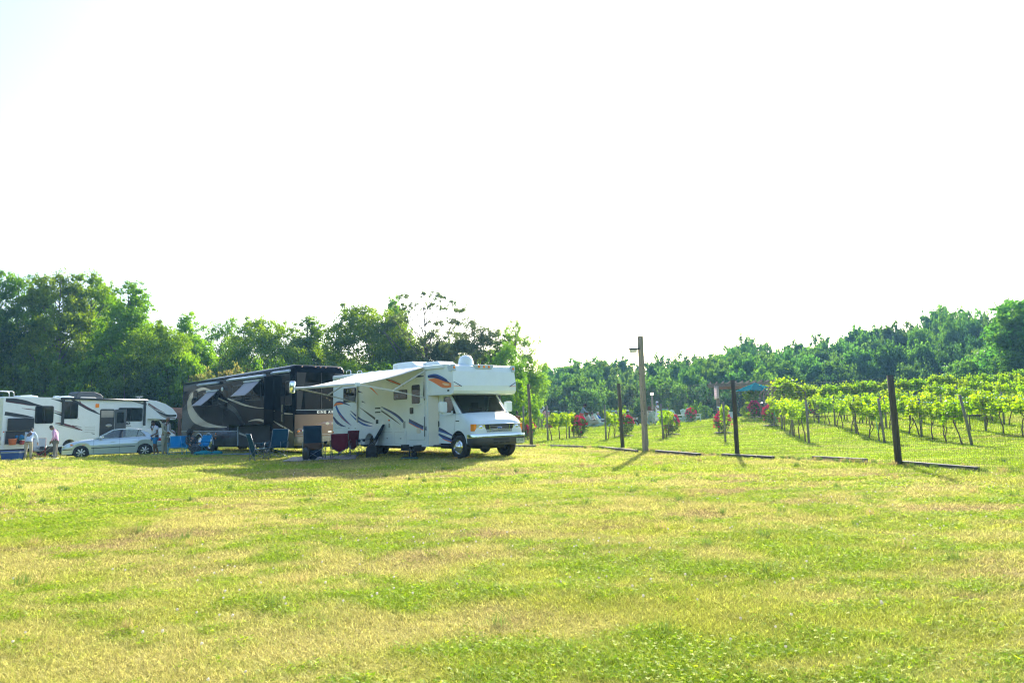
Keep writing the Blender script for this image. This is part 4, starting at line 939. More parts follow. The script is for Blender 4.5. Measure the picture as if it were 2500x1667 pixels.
    ribbon(b,[(-5.1,.98,.09),(-4.4,.86,.07),(-3.8,.78,.03)],Y-.010,3)
    b.box(-11.6,.0,-1.0,1.0,.30,.9,7)
    # nose: tan mask, black band, olive skirt
    b.prism([(-1.235,1.05),(1.235,1.05),(1.235,1.74),(-1.235,1.74)],.03,.075,8,'x'); b.prism([(-1.235,.80),(1.235,.80),(1.235,1.052),(-1.235,1.052)],.03,.085,8,'x')
    b.prism([(-1.25,.42),(1.25,.42),(1.25,.80),(-1.25,.80)],.02,.10,9,'x'); b.prism([(-1.235,1.74),(1.235,1.74),(1.235,1.93),(-1.235,1.93)],.03,.08,0,'x')
    q=crom([(-.2,1.30,.02),(.1,1.36,.10),(.4,1.33,.20),(.8,1.36,.10),(1.15,1.30,.02)],5)
    vs=[]; 
    for (yy,z,w_) in q: vs+=[(.079,yy,z+w_/2),(.079,yy,z-w_/2)]
    b.add(vs,[(2*i,2*i+1,2*i+3,2*i+2) for i in range(len(q)-1)],10)
    for yy in (.32,.62): b.sph((.082,yy,1.33),(.004,.10,.055),3,14)
    b.box(.08,.088,-1.2,1.2,1.925,1.94,6); b.box(.085,.092,-1.2,1.2,.86,.867,6)
    body=b.build('body',[CP_,CPG,CPB,CPC,CPG,CPG,RAIL,DARK,CPT,CPO,CPW],rt,bevel=.0)
    tx=text('KING AIRE',.155,0,0,0,mat('silver_letters',(.75,.77,.78),.3,metal=.3),body,name='nose_lettering',space=1.35,bold=.002); tx.rotation_euler=(R(90),0,R(90)); tx.location=(.083,-.20,1.78)
    em=MB(); em.box(.085,.10,.33,.52,.945,.985); em.build('badge',[CHROME],rt,bevel=.01)
    wsx=MB()
    def wp(u,v): yy=(2*u-1)*1.19; return (.10-.10*abs(2*u-1)**3-.03*v,yy,1.95+1.62*v)
    wsx.grid(wp,20,8,0); wo_=wsx.build('windshield',[glass('coach_windshield',(.22,.30,.32),.0,.45,1.22)],rt,fix=False)
    wsx=MB(); wsx.box(.06,.12,-.012,.012,1.95,3.55); wsx.build('windshield_divider',[BLKV],wo_)
    it=MB(); it.box(.035,.05,-1.15,1.15,1.96,3.55,0); it.box(.045,.055,.0,1.1,2.9,3.5,1)
    for yy in (-.45,-.6): it.sph((.055,yy+.9,2.35+(yy+.45)*-.6),.02,2,8)
    it.build('interior',[INTD,mat('valance_dark',(.02,.02,.022),.5),mat('warm_lamp',(.9,.6,.3),.5,emit=((1,.6,.25),2.0))],rt)
    for s in (-1,1):
        h=MB(); h.prism(rrect(min(s*.72,s*1.2),max(s*.72,s*1.2),.93,1.14,.07),.07,.10,0,'x'); ho=h.build('headlight',[mat('smoked_lens',(.05,.045,.045),.08,coat=1)],rt,bevel=.01)
        a=MB(); a.sph((.10,s*1.08,1.03),(.015,.07,.045),0,12); a.build('indicator',[AMBER],ho); a=MB(); a.sph((.10,s*.88,1.03),(.015,.055,.055),0,12); a.build('reflector',[CHROME],ho)
        m=MB(); m.lathe([(.001,-.26),(.09,-.25),(.115,-.2),(.145,.2),(.12,.26),(.05,.29),(.001,.29)],0,18); 
        for i,v in enumerate(m.v): m.v[i]=(v[0]*.75+.16,v[1]+s*1.40,v[2]+2.88)
        m.box(.04,.055,s*1.40-.1,s*1.40+.1,2.66,3.08,1); mo=m.build('mirror',[CHROME,mat('mirror_glass',(.8,.8,.8),.02,metal=1)],rt)
        a=MB(); a.tube(crom([(.05,s*1.2,3.45),(.20,s*1.30,3.42),(.24,s*1.40,3.3),(.18,s*1.40,3.15)],4),.028); a.build('mirror_arm',[CP_],mo)
    for yy in (-.9,-.25,0,.25,.9):
        a=MB(); a.sph((.02-.0,yy,3.80),(.05,.035,.02),0,10); a.build('marker_light',[mat('pale_amber',(.85,.45,.25),.3)],rt)
    # side windows
    window(rt,-10.55,-10.02,2.62,3.25,Y,.06,pane=COACHG); window(rt,-8.75,-7.45,2.36,3.0,Y,.06,pane=COACHG)
    # slide-out
    s=MB(); s.box(-5.45,-1.80,-1.69,Y+.05,1.36,3.47,0)
    def sp(pts,m,d=0): s.add([(p[0],-1.693-d,p[1]) for p in pts],[list(range(len(pts)))],m)
    sp([(-5.44,1.38),(-1.81,1.38),(-1.81,2.05),(-2.6,2.14),(-3.8,2.36),(-5.44,2.55)],1)
    s.add([(-1.797,-1.68,1.38),(-1.797,Y,1.38),(-1.797,Y,2.0),(-1.797,-1.68,2.03)],[(0,1,2,3)],1)
    for pts,m,d in (([(-5.44,2.62,.05),(-4.6,2.45,.10),(-3.6,2.25,.08),(-2.4,2.10,.03),(-1.81,2.08,.02)],2,.002),([(-3.3,1.50,.02),(-2.8,1.56,.06),(-2.2,1.56,.09),(-1.81,1.50,.10)],2,.002),([(-5.44,2.3,.25),(-4.6,2.0,.25),(-4.0,1.6,.2),(-3.6,1.4,.05)],3,.002)): ribbon(s,pts,-1.693-d,m)
    so=s.build('slide_out',[CP_,CPB,CPC,CPG],rt,bevel=.015)
    window(so,-4.9,-3.9,2.55,3.2,-1.69,.06,pane=COACHG); window(so,-3.6,-2.1,2.45,3.2,-1.69,.06,pane=COACHG)
    def sawn(x0,x1,yw,z1,dy,z0,parent):
        a=MB(); a.grid(lambda u,v:(x0+(x1-x0)*u,yw-.06-dy*v,z1-(z1-z0)*v-.03*math.sin(math.pi*v)),4,6); o=a.build('window_awning',[FAB],parent,fix=False,solid=.004)
        c=MB(); c.prism([(yw,z1+.03),(yw-.10,z1+.0),(yw-.10,z1+.06),(yw,z1+.10)],x0-.05,x1+.05,0,'x'); c.build('awning_roller',[RAIL],o)
        for x in (x0,x1): c=MB(); c.bar((x,yw,z0+.02),(x,yw-.06-dy,z0),.02,.025); c.build('awning_arm',[BLKV],o)
    sawn(-8.68,-7.48,Y,3.07,.80,2.36,rt); sawn(-3.58,-2.15,-1.69,3.28,.66,2.64,so)
    def topper(x0,x1,y,z,dy=.12):
        c=MB(); c.prism([(y,z),(y-dy,z-.03),(y-dy,z+.045),(y-dy*.3,z+.09),(y,z+.09)],x0,x1,0,'x'); c.tube([(x0-.04,y-dy,z+.0),(x1+.04,y-dy,z+.0)],.05,0,10); c.build('awning_case',[RAIL],rt)
    topper(-9.74,-7.37,Y,3.48); topper(-5.35,-1.85,-1.60,3.48,.16); topper(-1.72,-.26,Y,3.60)
    a=MB(); a.box(-11.9,-.6,Y-.05,Y+.02,3.66,3.70); a.build('awning_rail',[CP_],rt,bevel=.01)
    # door
    d=MB(); d.prism(rrect(-1.62,-.78,.42,3.05,.05),Y-.002,Y-.018); do=d.build('door',[CP_],rt,bevel=.008); d=MB(); d.prism(rrect(-1.5,-.9,2.1,2.9,.05),Y-.017,Y-.022); d.build('window',[COACHG],do)
    d=MB(); d.add([(-1.61,Y-.0205,.45),(-.79,Y-.0205,.45),(-.79,Y-.0205,1.83),(-1.61,Y-.0205,1.98)],[(0,1,2,3)],0); ribbon(d,[(-1.61,1.46,.05),(-1.2,1.34,.07),(-.79,1.22,.07)],Y-.024,1); d.build('door_graphic',[CPB,CPC],do)
    window(rt,-.70,-.14,2.15,3.2,Y,.06,pane=COACHG)
    for z in (1.62,2.02): h=MB(); h.bar((-.86,Y-.06,z-.16),(-.86,Y-.06,z+.16),.03,.03); h.box(-.88,-.84,Y-.07,Y-.01,z-.16,z-.12); h.box(-.88,-.84,Y-.07,Y-.01,z+.12,z+.16); h.build('door_handle',[CHROME],do,bevel=.005)
    a=MB(); a.lathe([(.001,-.03),(.09,-.03),(.11,0),(.09,.02),(.001,.03)],0,16,Matrix.Translation((-7.0,Y-.02,3.15))@Matrix.Rotation(R(90),4,'X')); a.build('porch_light',[WHITE],rt)
    # chrome wheel-arch trims and wheels
    for cx in (-9.72,-8.50):
        t=MB(); n=14
        for i in range(n):
            a0=math.pi*i/n*.98+.03; a1=math.pi*(i+1)/n*.98+.03; t.add([(cx+q*math.cos(a),yy,.38+q*math.sin(a)*1.0) for a in (a0,a1) for q,yy in ((.56,Y+.0),(.59,Y-.04),(.62,Y-.01))],[(0,3,4,1),(1,4,5,2)],0,None,True)
        t.build('wheel_arch_trim',[RAIL],rt)
    ww=wheel_mesh(.50,.28,'chrome_steel'); wf=wheel_mesh(.50,.28,'dual'); wf[1].materials.clear(); wf[1].materials.append(DARK); wf[1].materials.append(DARK)
    for x in (-9.72,-8.50,-2.75):
        for sgn in (-1,1): add_wheel(rt,ww if x<-3 else wf,x,sgn*1.09,.50)
    for z in (.95,.72): l=MB(); l.sph((-7.66,Y-.01,z),(.05,.02,.04),0,10); l.build('side_marker',[AMBER],rt)
    return rt
COACH=coach()
# ================================================================== left white motorhome
def left_motorhome():
    V=(-27.4,37,math.atan2(8,3.3),-.15)
    rt=empty('motorhome',(V[0],V[1],V[3]),V[2],'white motorhome with black and maroon swooshes and an open door, behind the sedan','motorhome')
    Y=-1.24; P=lambda cx,cy,y=Y:inv(V,y,cx*.19558,920+cy*.19558)
    cmp_=[P(67,678),P(310,678),P(310,838),P(67,838)]
    out=[(-.92,.52)]+arch(2.7,.52,.40)[::-1]+[(7.72,.52),(7.72,2.02),(9.55,1.93),(9.85,1.95),(9.97,2.15),(9.93,2.32),(9.6,2.66),(9.05,2.95),(8.3,3.16),(7.6,3.22),(-.85,3.27),(-.92,3.2)]
    b=MB(); b.prism(out,Y,-Y,0)
    def sw(pts,m,d=0):
        q=[]
        for cx,cy,w_ in pts:
            x,z=P(cx,cy); x2,z2=P(cx,cy+w_); q.append((x,z,abs(z-z2)))
        ribbon(b,q,Y-.003-d,m,5)
    sw([(72,288,46),(200,300,62),(330,322,52),(430,345,30),(530,362,8)],1); sw([(72,302,10),(200,322,14),(330,345,12),(450,362,4)],2)
    sw([(60,455,48),(200,475,42),(320,490,26),(420,505,6)],1); sw([(270,390,3),(350,400,10),(440,410,8)],2); sw([(160,498,3),(300,508,8),(400,512,3)],3)
    sw([(640,272,4),(720,290,16),(778,305,30)],1); sw([(880,278,6),(960,315,32),(1080,385,34),(1180,435,24),(1248,466,8)],1); sw([(995,290,8),(1010,330,12),(1080,380,12),(1200,425,4)],2,.002)
    sw([(664,415,4),(720,435,10),(770,450,10)],2); sw([(664,440,4),(720,460,16),(770,475,20)],1)
    sw([(690,570,6),(800,590,22),(920,625,20),(1028,665,10)],2); sw([(690,585,6),(800,610,14),(920,640,14),(1000,668,4)],3,.002); sw([(900,605,8),(960,616,8),(1025,632,2)],1); sw([(950,515,8),(985,525,2)],1); sw([(1130,700,4),(1180,712,10)],1)
    sw([(1650,300,4),(1740,320,24),(1830,345,30)],3); sw([(1850,335,26),(1960,400,14),(2060,450,4)],2,.002); sw([(1850,345,20),(1960,420,10),(2010,440,3)],3,.003); sw([(1890,380,6),(1990,440,22),(2090,482,28),(2200,482,24)],1); sw([(1950,430,4),(2060,500,20),(2190,515,22)],3,.002)
    b.box(-.9,7.7,Y-.01,Y,.96,.975,0); groove(b,.35,1.25,.56,.92,Y,4); groove(b,4.0,4.9,.56,.92,Y,4)
    hx0,hz1=P(1045,600); hx1,hz0=P(1195,700); hatch(b,hx0,hx1,hz0,hz1,Y,0)
    for i in range(4): b.box(hx0+.06,hx1-.06,Y-.012,Y-.006,hz0+.07+i*.1,hz0+.09+i*.1,4)
    b.box(-.94,-.92,-1.2,1.2,.8,.83,4); b.box(-.945,-.92,-1.15,-1.0,1.0,1.2,5); b.box(-.945,-.92,1.0,1.15,1.0,1.2,5); b.box(-.86,-.80,Y-.01,Y,1.40,1.46,5)
    body=b.build('body',[mat('jet_white',(.68,.75,.79),.3,coat=.3,var=.03),BLKV,MAROON,GREYV,GREYT,REDL],rt,bevel=.03,seg=3)
    def W(a,b_,c,d,**k):
        x0,z1=P(a,b_); x1,z0=P(c,d); return window(rt,x0,x1,z0,z1,Y,.10,**k)
    W(440,360,662,580); W(788,300,968,523); W(1478,383,1775,552)
    tx0,tz0=P(1484,592); tx1,_=P(1640,592)
    tx=text('Jayco',.27,Y-.004,tx0-.12,tz0-.02,BLKV,rt,name='side_lettering',shear=.35,bold=.012); wx_=max(v.co.x for v in tx.data.vertices)-min(v.co.x for v in tx.data.vertices); tx.scale.x=1.06/wx_; tx.scale.y=1.15; tx.location.x=tx1-1.07
    tx=text('GREYHAWK',.075,Y-.004,tx0+.42,tz0-.13,GREYV,rt,name='small_side_lettering',shear=.3)
    # doorway, open door leaf, open rear compartment
    x0,z1=P(1250,400); x1,z0=P(1420,690); z0=.56
    d=MB(); d.prism(rrect(x0,x1,z0,z1,.1),Y-.004,Y-.012,0); d.box(x0+.08,x1-.06,Y-.016,Y-.012,z1-.5,z1-.1,1)
    for i in range(6): d.box(x0+.08,x1-.06,Y-.019,Y-.012,z1-.48+i*.065,z1-.46+i*.065,2)
    d.box(x0+.05,x1-.05,Y-.015,Y-.012,z0+.3,z0+.9,2); d.sph((x1-.35,Y-.02,P(1360,605)[1]),(.22,.02,.09),3,12)
    d.build('doorway',[INTD,CURT,DARK,mat('cloth_bundle',(.35,.36,.36),.9)],rt,bevel=.01)
    l=MB(); l.box(0,.045,-.62,0,z0,z1-.03,0); lo=l.build('door',[mat('door_dark_blue',(.035,.05,.07),.4)],rt,bevel=.01,loc=(x1+.02,Y-.01,0)); lo.rotation_euler.z=R(38)
    l=MB(); l.prism(rrect(-.5,-.12,z1-.85,z1-.2,.05),.045,.052,0,'x'); l.prism(rrect(-.5,-.12,z1-.85,z1-.2,.05),-.007,0,0,'x'); l.build('window',[TINT],lo)
    st=MB(); st.box(x0+.05,x1-.05,Y-.35,Y+.1,.30,.33); st.box(x0+.05,x1-.05,Y-.6,Y-.3,.12,.15); st.build('entry_step',[DARK],rt)
    (cx0,cz1),(cx1,_),_,(_,cz0)=cmp_
    c=MB(); c.box(cx0,cx1+.25,Y-.005,Y-.012,cz0,cz1,0)
    for a in ((cx0-.04,cx0,cz0-.04,cz1+.03),(cx1+.25,cx1+.29,cz0-.04,cz1+.03),(cx0,cx1+.25,cz0-.04,cz0),(cx0,cx1+.25,cz1,cz1+.03)): c.box(a[0],a[1],Y-.02,Y,a[2],a[3],1)
    co=c.build('storage_compartment',[DARK,GREYT],rt)
    h=MB(); q0=P(92,515); q1=P(410,665); h.prism(rrect(q0[0],q1[0],q1[1],q0[1],.05),-.02,.02,0); h.build('compartment_lid',[mat('lid_black',(.012,.016,.022),.35)],rt,bevel=.008).location=(0,Y-.06,0)
    # rooftop things
    def roof(x): return 3.262-.006*x
    for cx,w_,h_ in ((350,.55,.13),(820,.5,.14)):
        x,_z=P(cx,240,-.5); v=MB(); v.prism([(x-w_,roof(x)-.03),(x+w_,roof(x)-.03),(x+w_*.85,roof(x)+h_*.7),(x+.1,roof(x)+h_*1.1),(x-w_*.8,roof(x)+h_*.8)],-.6,.0); v.build('roof_vent',[WHITE],rt,bevel=.03)
    x,_z=P(718,245,-.5); v=MB(); v.box(x-.12,x+.12,-.5,-.3,3.2,3.38); v.build('roof_cap',[WHITE],rt,bevel=.02)
    v=MB(); v.prism([(3.55,3.2),(5.15,3.2),(5.25,3.38),(5.05,3.55),(4.7,3.66),(3.75,3.66),(3.6,3.58)],-.45,.35,0); v.prism([(3.65,3.2),(4.9,3.2),(4.7,3.34),(3.8,3.36)],-.52,-.45,1); v.build('air_conditioner',[mat('ac_dark',(.05,.055,.06),.4),CREAM],rt,bevel=.05,seg=3)
    x,_z=P(1740,240,-.3); v=MB(); v.tube([(x,-.3,3.2),(x,-.3,3.42)],.025); v.bar((x-.22,-.3,3.44),(x+.22,-.3,3.46),.12,.035); v.bar((x,-.5,3.40),(x,-.1,3.40),.05,.03); v.build('antenna',[GREYT],rt)
    for yy in (-.75,-.35):
        v=MB(); v.tube(crom([(-.97,yy,.95),(-.98,yy,2.2),(-.98,yy,3.3),(-.90,yy,3.55),(-.5,yy,3.58),(-.2,yy,3.56),(-.12,yy,3.45),(-.12,yy,3.24)],4),.018); v.build('ladder_rail',[ALU],rt)
    for i in range(8): v=MB(); v.tube([(-.98,-.75,1.05+i*.3),(-.98,-.35,1.05+i*.3)],.014,n=6); v.build('ladder_rung',[ALU],rt)
    # rolled awning and its two arms
    v=MB(); v.tube([(2.1,Y-.09,3.21),(7.6,Y-.09,3.17)],.06,0,12); v.box(2.1,7.6,Y-.03,Y+.01,3.14,3.26,0); vo=v.build('awning',[BLKV],rt)
    for x,zb in ((2.22,1.72),(7.45,1.59)): a=MB(); a.box(x-.06,x+.06,Y-.10,Y-.0,zb,3.2); a.build('awning_arm',[BLKV],vo,bevel=.01)
    x,z=P(1210,360); a=MB(); a.prism(rrect(x-.10,x+.10,z-.1,z+.12,.04),Y-.07,Y); a.build('porch_light',[AMBER],rt,bevel=.01)
    x,z=P(1935,297); a=MB(); a.sph((x,-.95,z-.02),(.08,.05,.05),0,10); a.build('marker_light',[AMBER],rt)
    # cab
    X0=9.35
    def zl(x):
        a=.44**2-(x-X0)**2
        return .42+math.sqrt(a) if a>.003 else .47
    def zu(x):
        x-=X0
        if x<.05: return 1.42
        if x<.74: return 1.42-.27*((x-.05)/.69)**1.35
        return 1.15-.26*((x-.74)/.11)**1.6
    def Wc(x,z,t):
        x-=X0; w_=.985-.035*max(0,(z-.9)/.5)-.03*abs(z-.85)**2
        if x>.45: w_-=.03*((x-.45)/.3)**2
        if x>.74: w_-=.06*((x-.74)/.11)**2
        return w_
    c=shell([X0+t for t in [-1.64,-1.2,-.8,-.5]+[-.46+.92*i/12 for i in range(13)]+[.5,.6,.7,.78,.83,.85]],0,Wc,6,8,None,zl,zu,lambda x:.055); c.build('cab',[MATS['jet_white']],rt)
    g=MB()
    for s in (-1,1): g=MB(); g.prism([(X0-1.64,1.40),(X0-1.2,1.40),(X0-1.05,1.88),(X0-.52,1.88),(X0-.17,1.42),(X0+.08,1.42),(X0-.52,1.98),(X0-1.64,2.02)],s*.955,s*.885,0); g.build('cab_pillar',[MATS['jet_white']],rt,bevel=.01)
    w_=MB(); w_.add([(X0+.07,-.9,1.43),(X0+.07,.9,1.43),(X0-.5,.88,1.98),(X0-.5,-.88,1.98)],[(0,1,2,3)],0); w_.build('windshield',[WS],rt)
    for s in(-1,1): q=MB(); q.prism([(X0-1.18,1.42),(X0-1.04,1.87),(X0-.53,1.87),(X0-.19,1.43)],s*.912,s*.918); q.build('side_window',[CARG],rt)
    it=MB(); it.box(X0-1.6,X0-1.1,-.8,.8,.8,1.7); it.box(X0-.2,X0,-.8,.8,.9,1.35); it.build('interior',[INTD],rt)
    bm_=MB(); bm_.box(X0+.80,X0+.93,-1.05,1.05,.45,.75); bm_.build('bumper',[CHROME],rt,bevel=.03)
    ch=MB(); ch.box(-.8,X0+.6,-.8,.8,.32,.8); ch.build('chassis',[DARK],rt)
    wm=wheel_mesh(.375,.24,'chrome_steel')
    for x in (2.7,X0):
        for s in (-1,1): add_wheel(rt,wm,x,s*(.98 if x<5 else .88),.375)
    for s in(-1,1): m=MB(); m.prism(rrect(s*1.3-.13,s*1.3+.13,1.42,1.76,.05),X0-.5,X0-.35,0,'x'); mo=m.build('mirror',[BLKV],rt,bevel=.03); m=MB(); m.bar((X0-.4,s*.93,1.5),(X0-.4,s*1.2,1.5),.04,.05); m.build('mirror_arm',[BLKV],mo)
    return rt
JRV=left_motorhome()
# ================================================================== silver sedan
def sedan():
    S=mat('silver_paint',(.56,.65,.69),.24,metal=.35,coat=.8,var=.02,scale=2)
    rt=empty('parked_car',(-21.36,34.05,-.12),math.pi+.5,'silver four door sedan parked on the grass in front of the left motorhome','car')
    def zl(x):
        for c in (0,-2.725):
            a=.350**2-(x-c)**2
            if a>.002: return max(.21,.30+math.sqrt(a))
        return .21 if -2.4<x<-.3 else .24
    def zu(x):
        pts=[(-3.68,.80),(-3.64,.93),(-3.5,.985),(-3.2,1.0),(-2.6,.985),(-1.8,.955),(-.9,.925),(-.6,.905),(0,.855),(.4,.78),(.62,.71),(.74,.62),(.80,.54)]
        return float(np.interp(x,[p[0] for p in pts],[p[1] for p in pts]))
    def W(x,z,t):
        w_=.872
        if x>.1: w_-=.20*((x-.1)/.7)**2.6+.03*(x-.1)
        if x<-2.9: w_-=.12*((-2.9-x)/.78)**2.2
        w_-=.16*max(0,t-.62)**1.5*(1 if x>-3.4 else .6)+.05*max(0,.35-t)
        return w_+ (.012 if .55<t<.7 else 0)
    xs=[-3.68,-3.66,-3.6,-3.5,-3.35,-3.2]+[-2.725-.36+.72*i/12 for i in range(13)]+[-2.3,-2.0,-1.6,-1.2,-.9,-.6,-.45]+[-.36+.72*i/12 for i in range(13)]+[.42,.5,.58,.66,.72,.77,.80]
    b=shell(xs,0,W,9,8,None,zl,zu,lambda x:.07 if -2.9<x<.2 else .05)
    def sy(x,z,s,o=.004):
        t=(z-zl(x))/(zu(x)-zl(x)); return s*(W(x,z,t)+o)
    for s in (-1,1):
        def strip(x0,x1,z0a,z0b,h,m,n=16,o=.010):
            vs=[]
            for i in range(n+1):
                x=x0+(x1-x0)*i/n; z=z0a+(z0b-z0a)*i/n; vs+=[(x,sy(x,z+h,s,o),z+h),(x,sy(x,z,s,o),z)]
            b.add(vs,[(2*i,2*i+1,2*i+3,2*i+2) for i in range(n)],m)
        strip(-2.3,-.42,.52,.49,.035,1); strip(.35,.76,.46,.45,.04,1,8); strip(-3.62,-3.05,.50,.48,.04,1,8)
        for x in (-.52,-1.62,-2.45):
            vs=[]
            for i in range(9): z=max(zl(x),.25)+(zu(x)-.01-max(zl(x),.25))*i/8; vs+=[(x,sy(x,z,s),z),(x+.010,sy(x,z,s),z)]
            b.add(vs,[(2*i,2*i+1,2*i+3,2*i+2) for i in range(8)],1)
        for x in (-1.32,-2.28): b.box(x-.10,x+.08,sy(x,.80,s,-.01),sy(x,.80,s,.03),.775,.80,0)
        b.box(-.16,-.04,sy(-.1,.66,s,0),sy(-.1,.66,s,.012),.655,.68,2)
    body=b.build('body',[S,BLKV,ORANGE],rt)
    # greenhouse
    BL=[(-.55,.915),(-1.30,1.345),(-1.55,1.385),(-2.1,1.385),(-2.55,1.33),(-3.10,1.02),(-3.25,1.0)]
    def yg(z,s): return s*(.775-.20*((z-.9)/.5)**1.2) if z>.9 else s*.775
    g=MB()
    def gp3(x,z,s): return (x,yg(z,s),z)
    def roofpt(u,v):
        x=-1.28-(1.30)*u; z0=1.335+.05*math.sin(math.pi*min(1,u*1.0))*1.0; y_=(2*v-1)*.60; return (x,y_,z0+.035*(1-(2*v-1)**2))
    g.grid(roofpt,10,10,0)
    for s in (-1,1):
        g.tube([gp3(-.50,.90,s),gp3(-.95,1.15,s),gp3(-1.30,1.345,s),gp3(-1.6,1.382,s),gp3(-2.1,1.382,s),gp3(-2.55,1.33,s)],[.03,.028,.03,.032,.032,.03],0,8)
        q=[gp3(-2.55,1.335,s),gp3(-2.62,1.20,s),gp3(-2.78,1.0,s),gp3(-3.2,.985,s),gp3(-3.12,1.02,s),gp3(-2.85,1.17,s)]
        g.add(q,[(0,1,2,3,4,5)],0)
        g.bar(gp3(-1.60,.95,s),gp3(-1.68,1.37,s),.09,.02,1); g.bar(gp3(-2.33,.96,s),gp3(-2.42,1.34,s),.03,.02,1)
    g.build('roof',[S,BLKV],rt,fix=True)
    def gl(name,pts,m=CARG): q=MB(); q.add(pts,[list(range(len(pts)))],0); return q.build(name,[m],rt)
    gl('windshield',[gp3(-.50,.91,-1),gp3(-.50,.91,1),gp3(-1.29,1.34,1),gp3(-1.29,1.34,-1)]); gl('rear_window',[gp3(-3.15,1.0,-1),gp3(-3.15,1.0,1),gp3(-2.56,1.33,1),gp3(-2.56,1.33,-1)])
    for s in (-1,1):
        gl('side_window',[gp3(-.62,.93,s),gp3(-1.57,.95,s),gp3(-1.64,1.365,s),gp3(-1.33,1.335,s)]); gl('side_window',[gp3(-1.64,.95,s),gp3(-2.76,.99,s),gp3(-2.60,1.21,s),gp3(-2.5,1.31,s),gp3(-1.72,1.37,s)])
        m=MB(); m.sph((-.80,s*.93,.985),(.06,.11,.075),0,14); m.bar((-.80,s*.75,.93),(-.80,s*.86,.96),.05,.03); m.build('mirror',[S],rt)
        h=MB(); hp=[(.775,.60),(.70,.69),(.40,.755),(.30,.68),(.42,.61),(.70,.575)]
        h.add([(x,sy(min(x,.79),z,s,.012),z) for x,z in hp],[list(range(6))],0); ho=h.build('headlight',[WLENS],rt)
        h=MB(); h.add([(x,sy(x,z,s,.016),z) for x,z in ((.40,.745),(.31,.68),(.40,.63),(.47,.70))],[(0,1,2,3)],0); h.build('indicator',[AMBER],ho)
        h=MB(); h.add([(x,sy(x,z,s,.012),z) for x,z in ((-3.66,.90),(-3.30,.90),(-3.28,.76),(-3.66,.72))],[(0,1,2,3)],0); h.build('tail_light',[REDL],rt)
    f=MB(); 
    for s in (-1,1): f.prism(rrect(min(s*.03,s*.17),max(s*.03,s*.17),.545,.66,.03),.76,.83,0,'x'); f.prism(rrect(min(s*.045,s*.155),max(s*.045,s*.155),.56,.645,.02),.826,.836,1,'x')
    f.build('grille',[CHROME,DARK],rt,bevel=.004)
    f=MB(); f.prism([(-.62,.47),(.62,.47),(.60,.52),(-.60,.52)],.74,.84,0,'x'); f.prism([(-.40,.27),(.40,.27),(.40,.34),(-.40,.34)],.74,.815,1,'x'); f.build('bumper_trim',[BLKV,DARK],rt)
    it=MB(); it.box(-3.0,-.5,-.72,.72,.3,.62,1); it.box(-.95,-.6,-.7,.7,.6,.92,1); it.box(-3.0,-2.75,-.7,.7,.6,.98,0)
    for s in (-.36,.36): it.box(-1.72,-1.55,s-.22,s+.22,.6,1.08,0); it.box(-1.72,-1.64,s-.11,s+.11,1.08,1.24,0); it.box(-2.72,-2.6,s-.25,s+.25,.6,1.05,0); it.box(-2.72,-2.65,s-.1,s+.1,1.05,1.18,0)
    it.build('interior',[SEAT,INTD],rt,bevel=.03)
    ch=MB(); ch.box(-3.5,.6,-.55,.55,.17,.5); ch.box(-3.1,-2.35,-.62,.62,.2,.68); ch.box(-.38,.38,-.62,.62,.2,.66); ch.build('chassis',[DARK],rt)
    wm=wheel_mesh(.315,.205,'alloy')
    for x in (0,-2.725):
        for s in (-1,1): add_wheel(rt,wm,x,s*.765,.315,.0)
    return rt
CAR=sedan()
# ================================================================== people
SKIN=mat('brown_skin',(.14,.075,.045),.5,var=.05); SKINL=mat('light_brown_skin',(.36,.20,.13),.5,var=.05); HAIR=mat('black_hair',(.012,.010,.009),.7,bump=.6,bscale=60); HAIRG=mat('grey_hair',(.35,.34,.33),.8,bump=.5)
HAIRR=mat('auburn_hair',(.17,.055,.03),.8,bump=.8,bscale=50)
def cloth(n,c,**k): return mat(n,c,.9,bump=.35,bscale=18,var=.08,spec=.12,**k)
def skinmesh(nodes,edges,sub=1):
    me=bpy.data.meshes.new('s'); me.from_pydata([n[0] for n in nodes],edges,[]); o=bpy.data.objects.new('s',me); col.objects.link(o)
    m=o.modifiers.new('k','SKIN'); m.use_smooth_shade=True
    sv=me.skin_vertices[0].data
    for i,n in enumerate(nodes): sv[i].radius=(n[1],n[2] if len(n)>2 else n[1])
    sv[0].use_root=True
    q=o.modifiers.new('u','SUBSURF'); q.levels=sub; q.render_levels=sub
    dg=bpy.context.evaluated_depsgraph_get(); r=bpy.data.meshes.new_from_object(o.evaluated_get(dg))
    vs=[tuple(v.co) for v in r.vertices]; fs=[tuple(p.vertices) for p in r.polygons]
    bpy.data.objects.remove(o); bpy.data.meshes.remove(me); bpy.data.meshes.remove(r); return vs,fs
def V3(*a): return Vector(a)
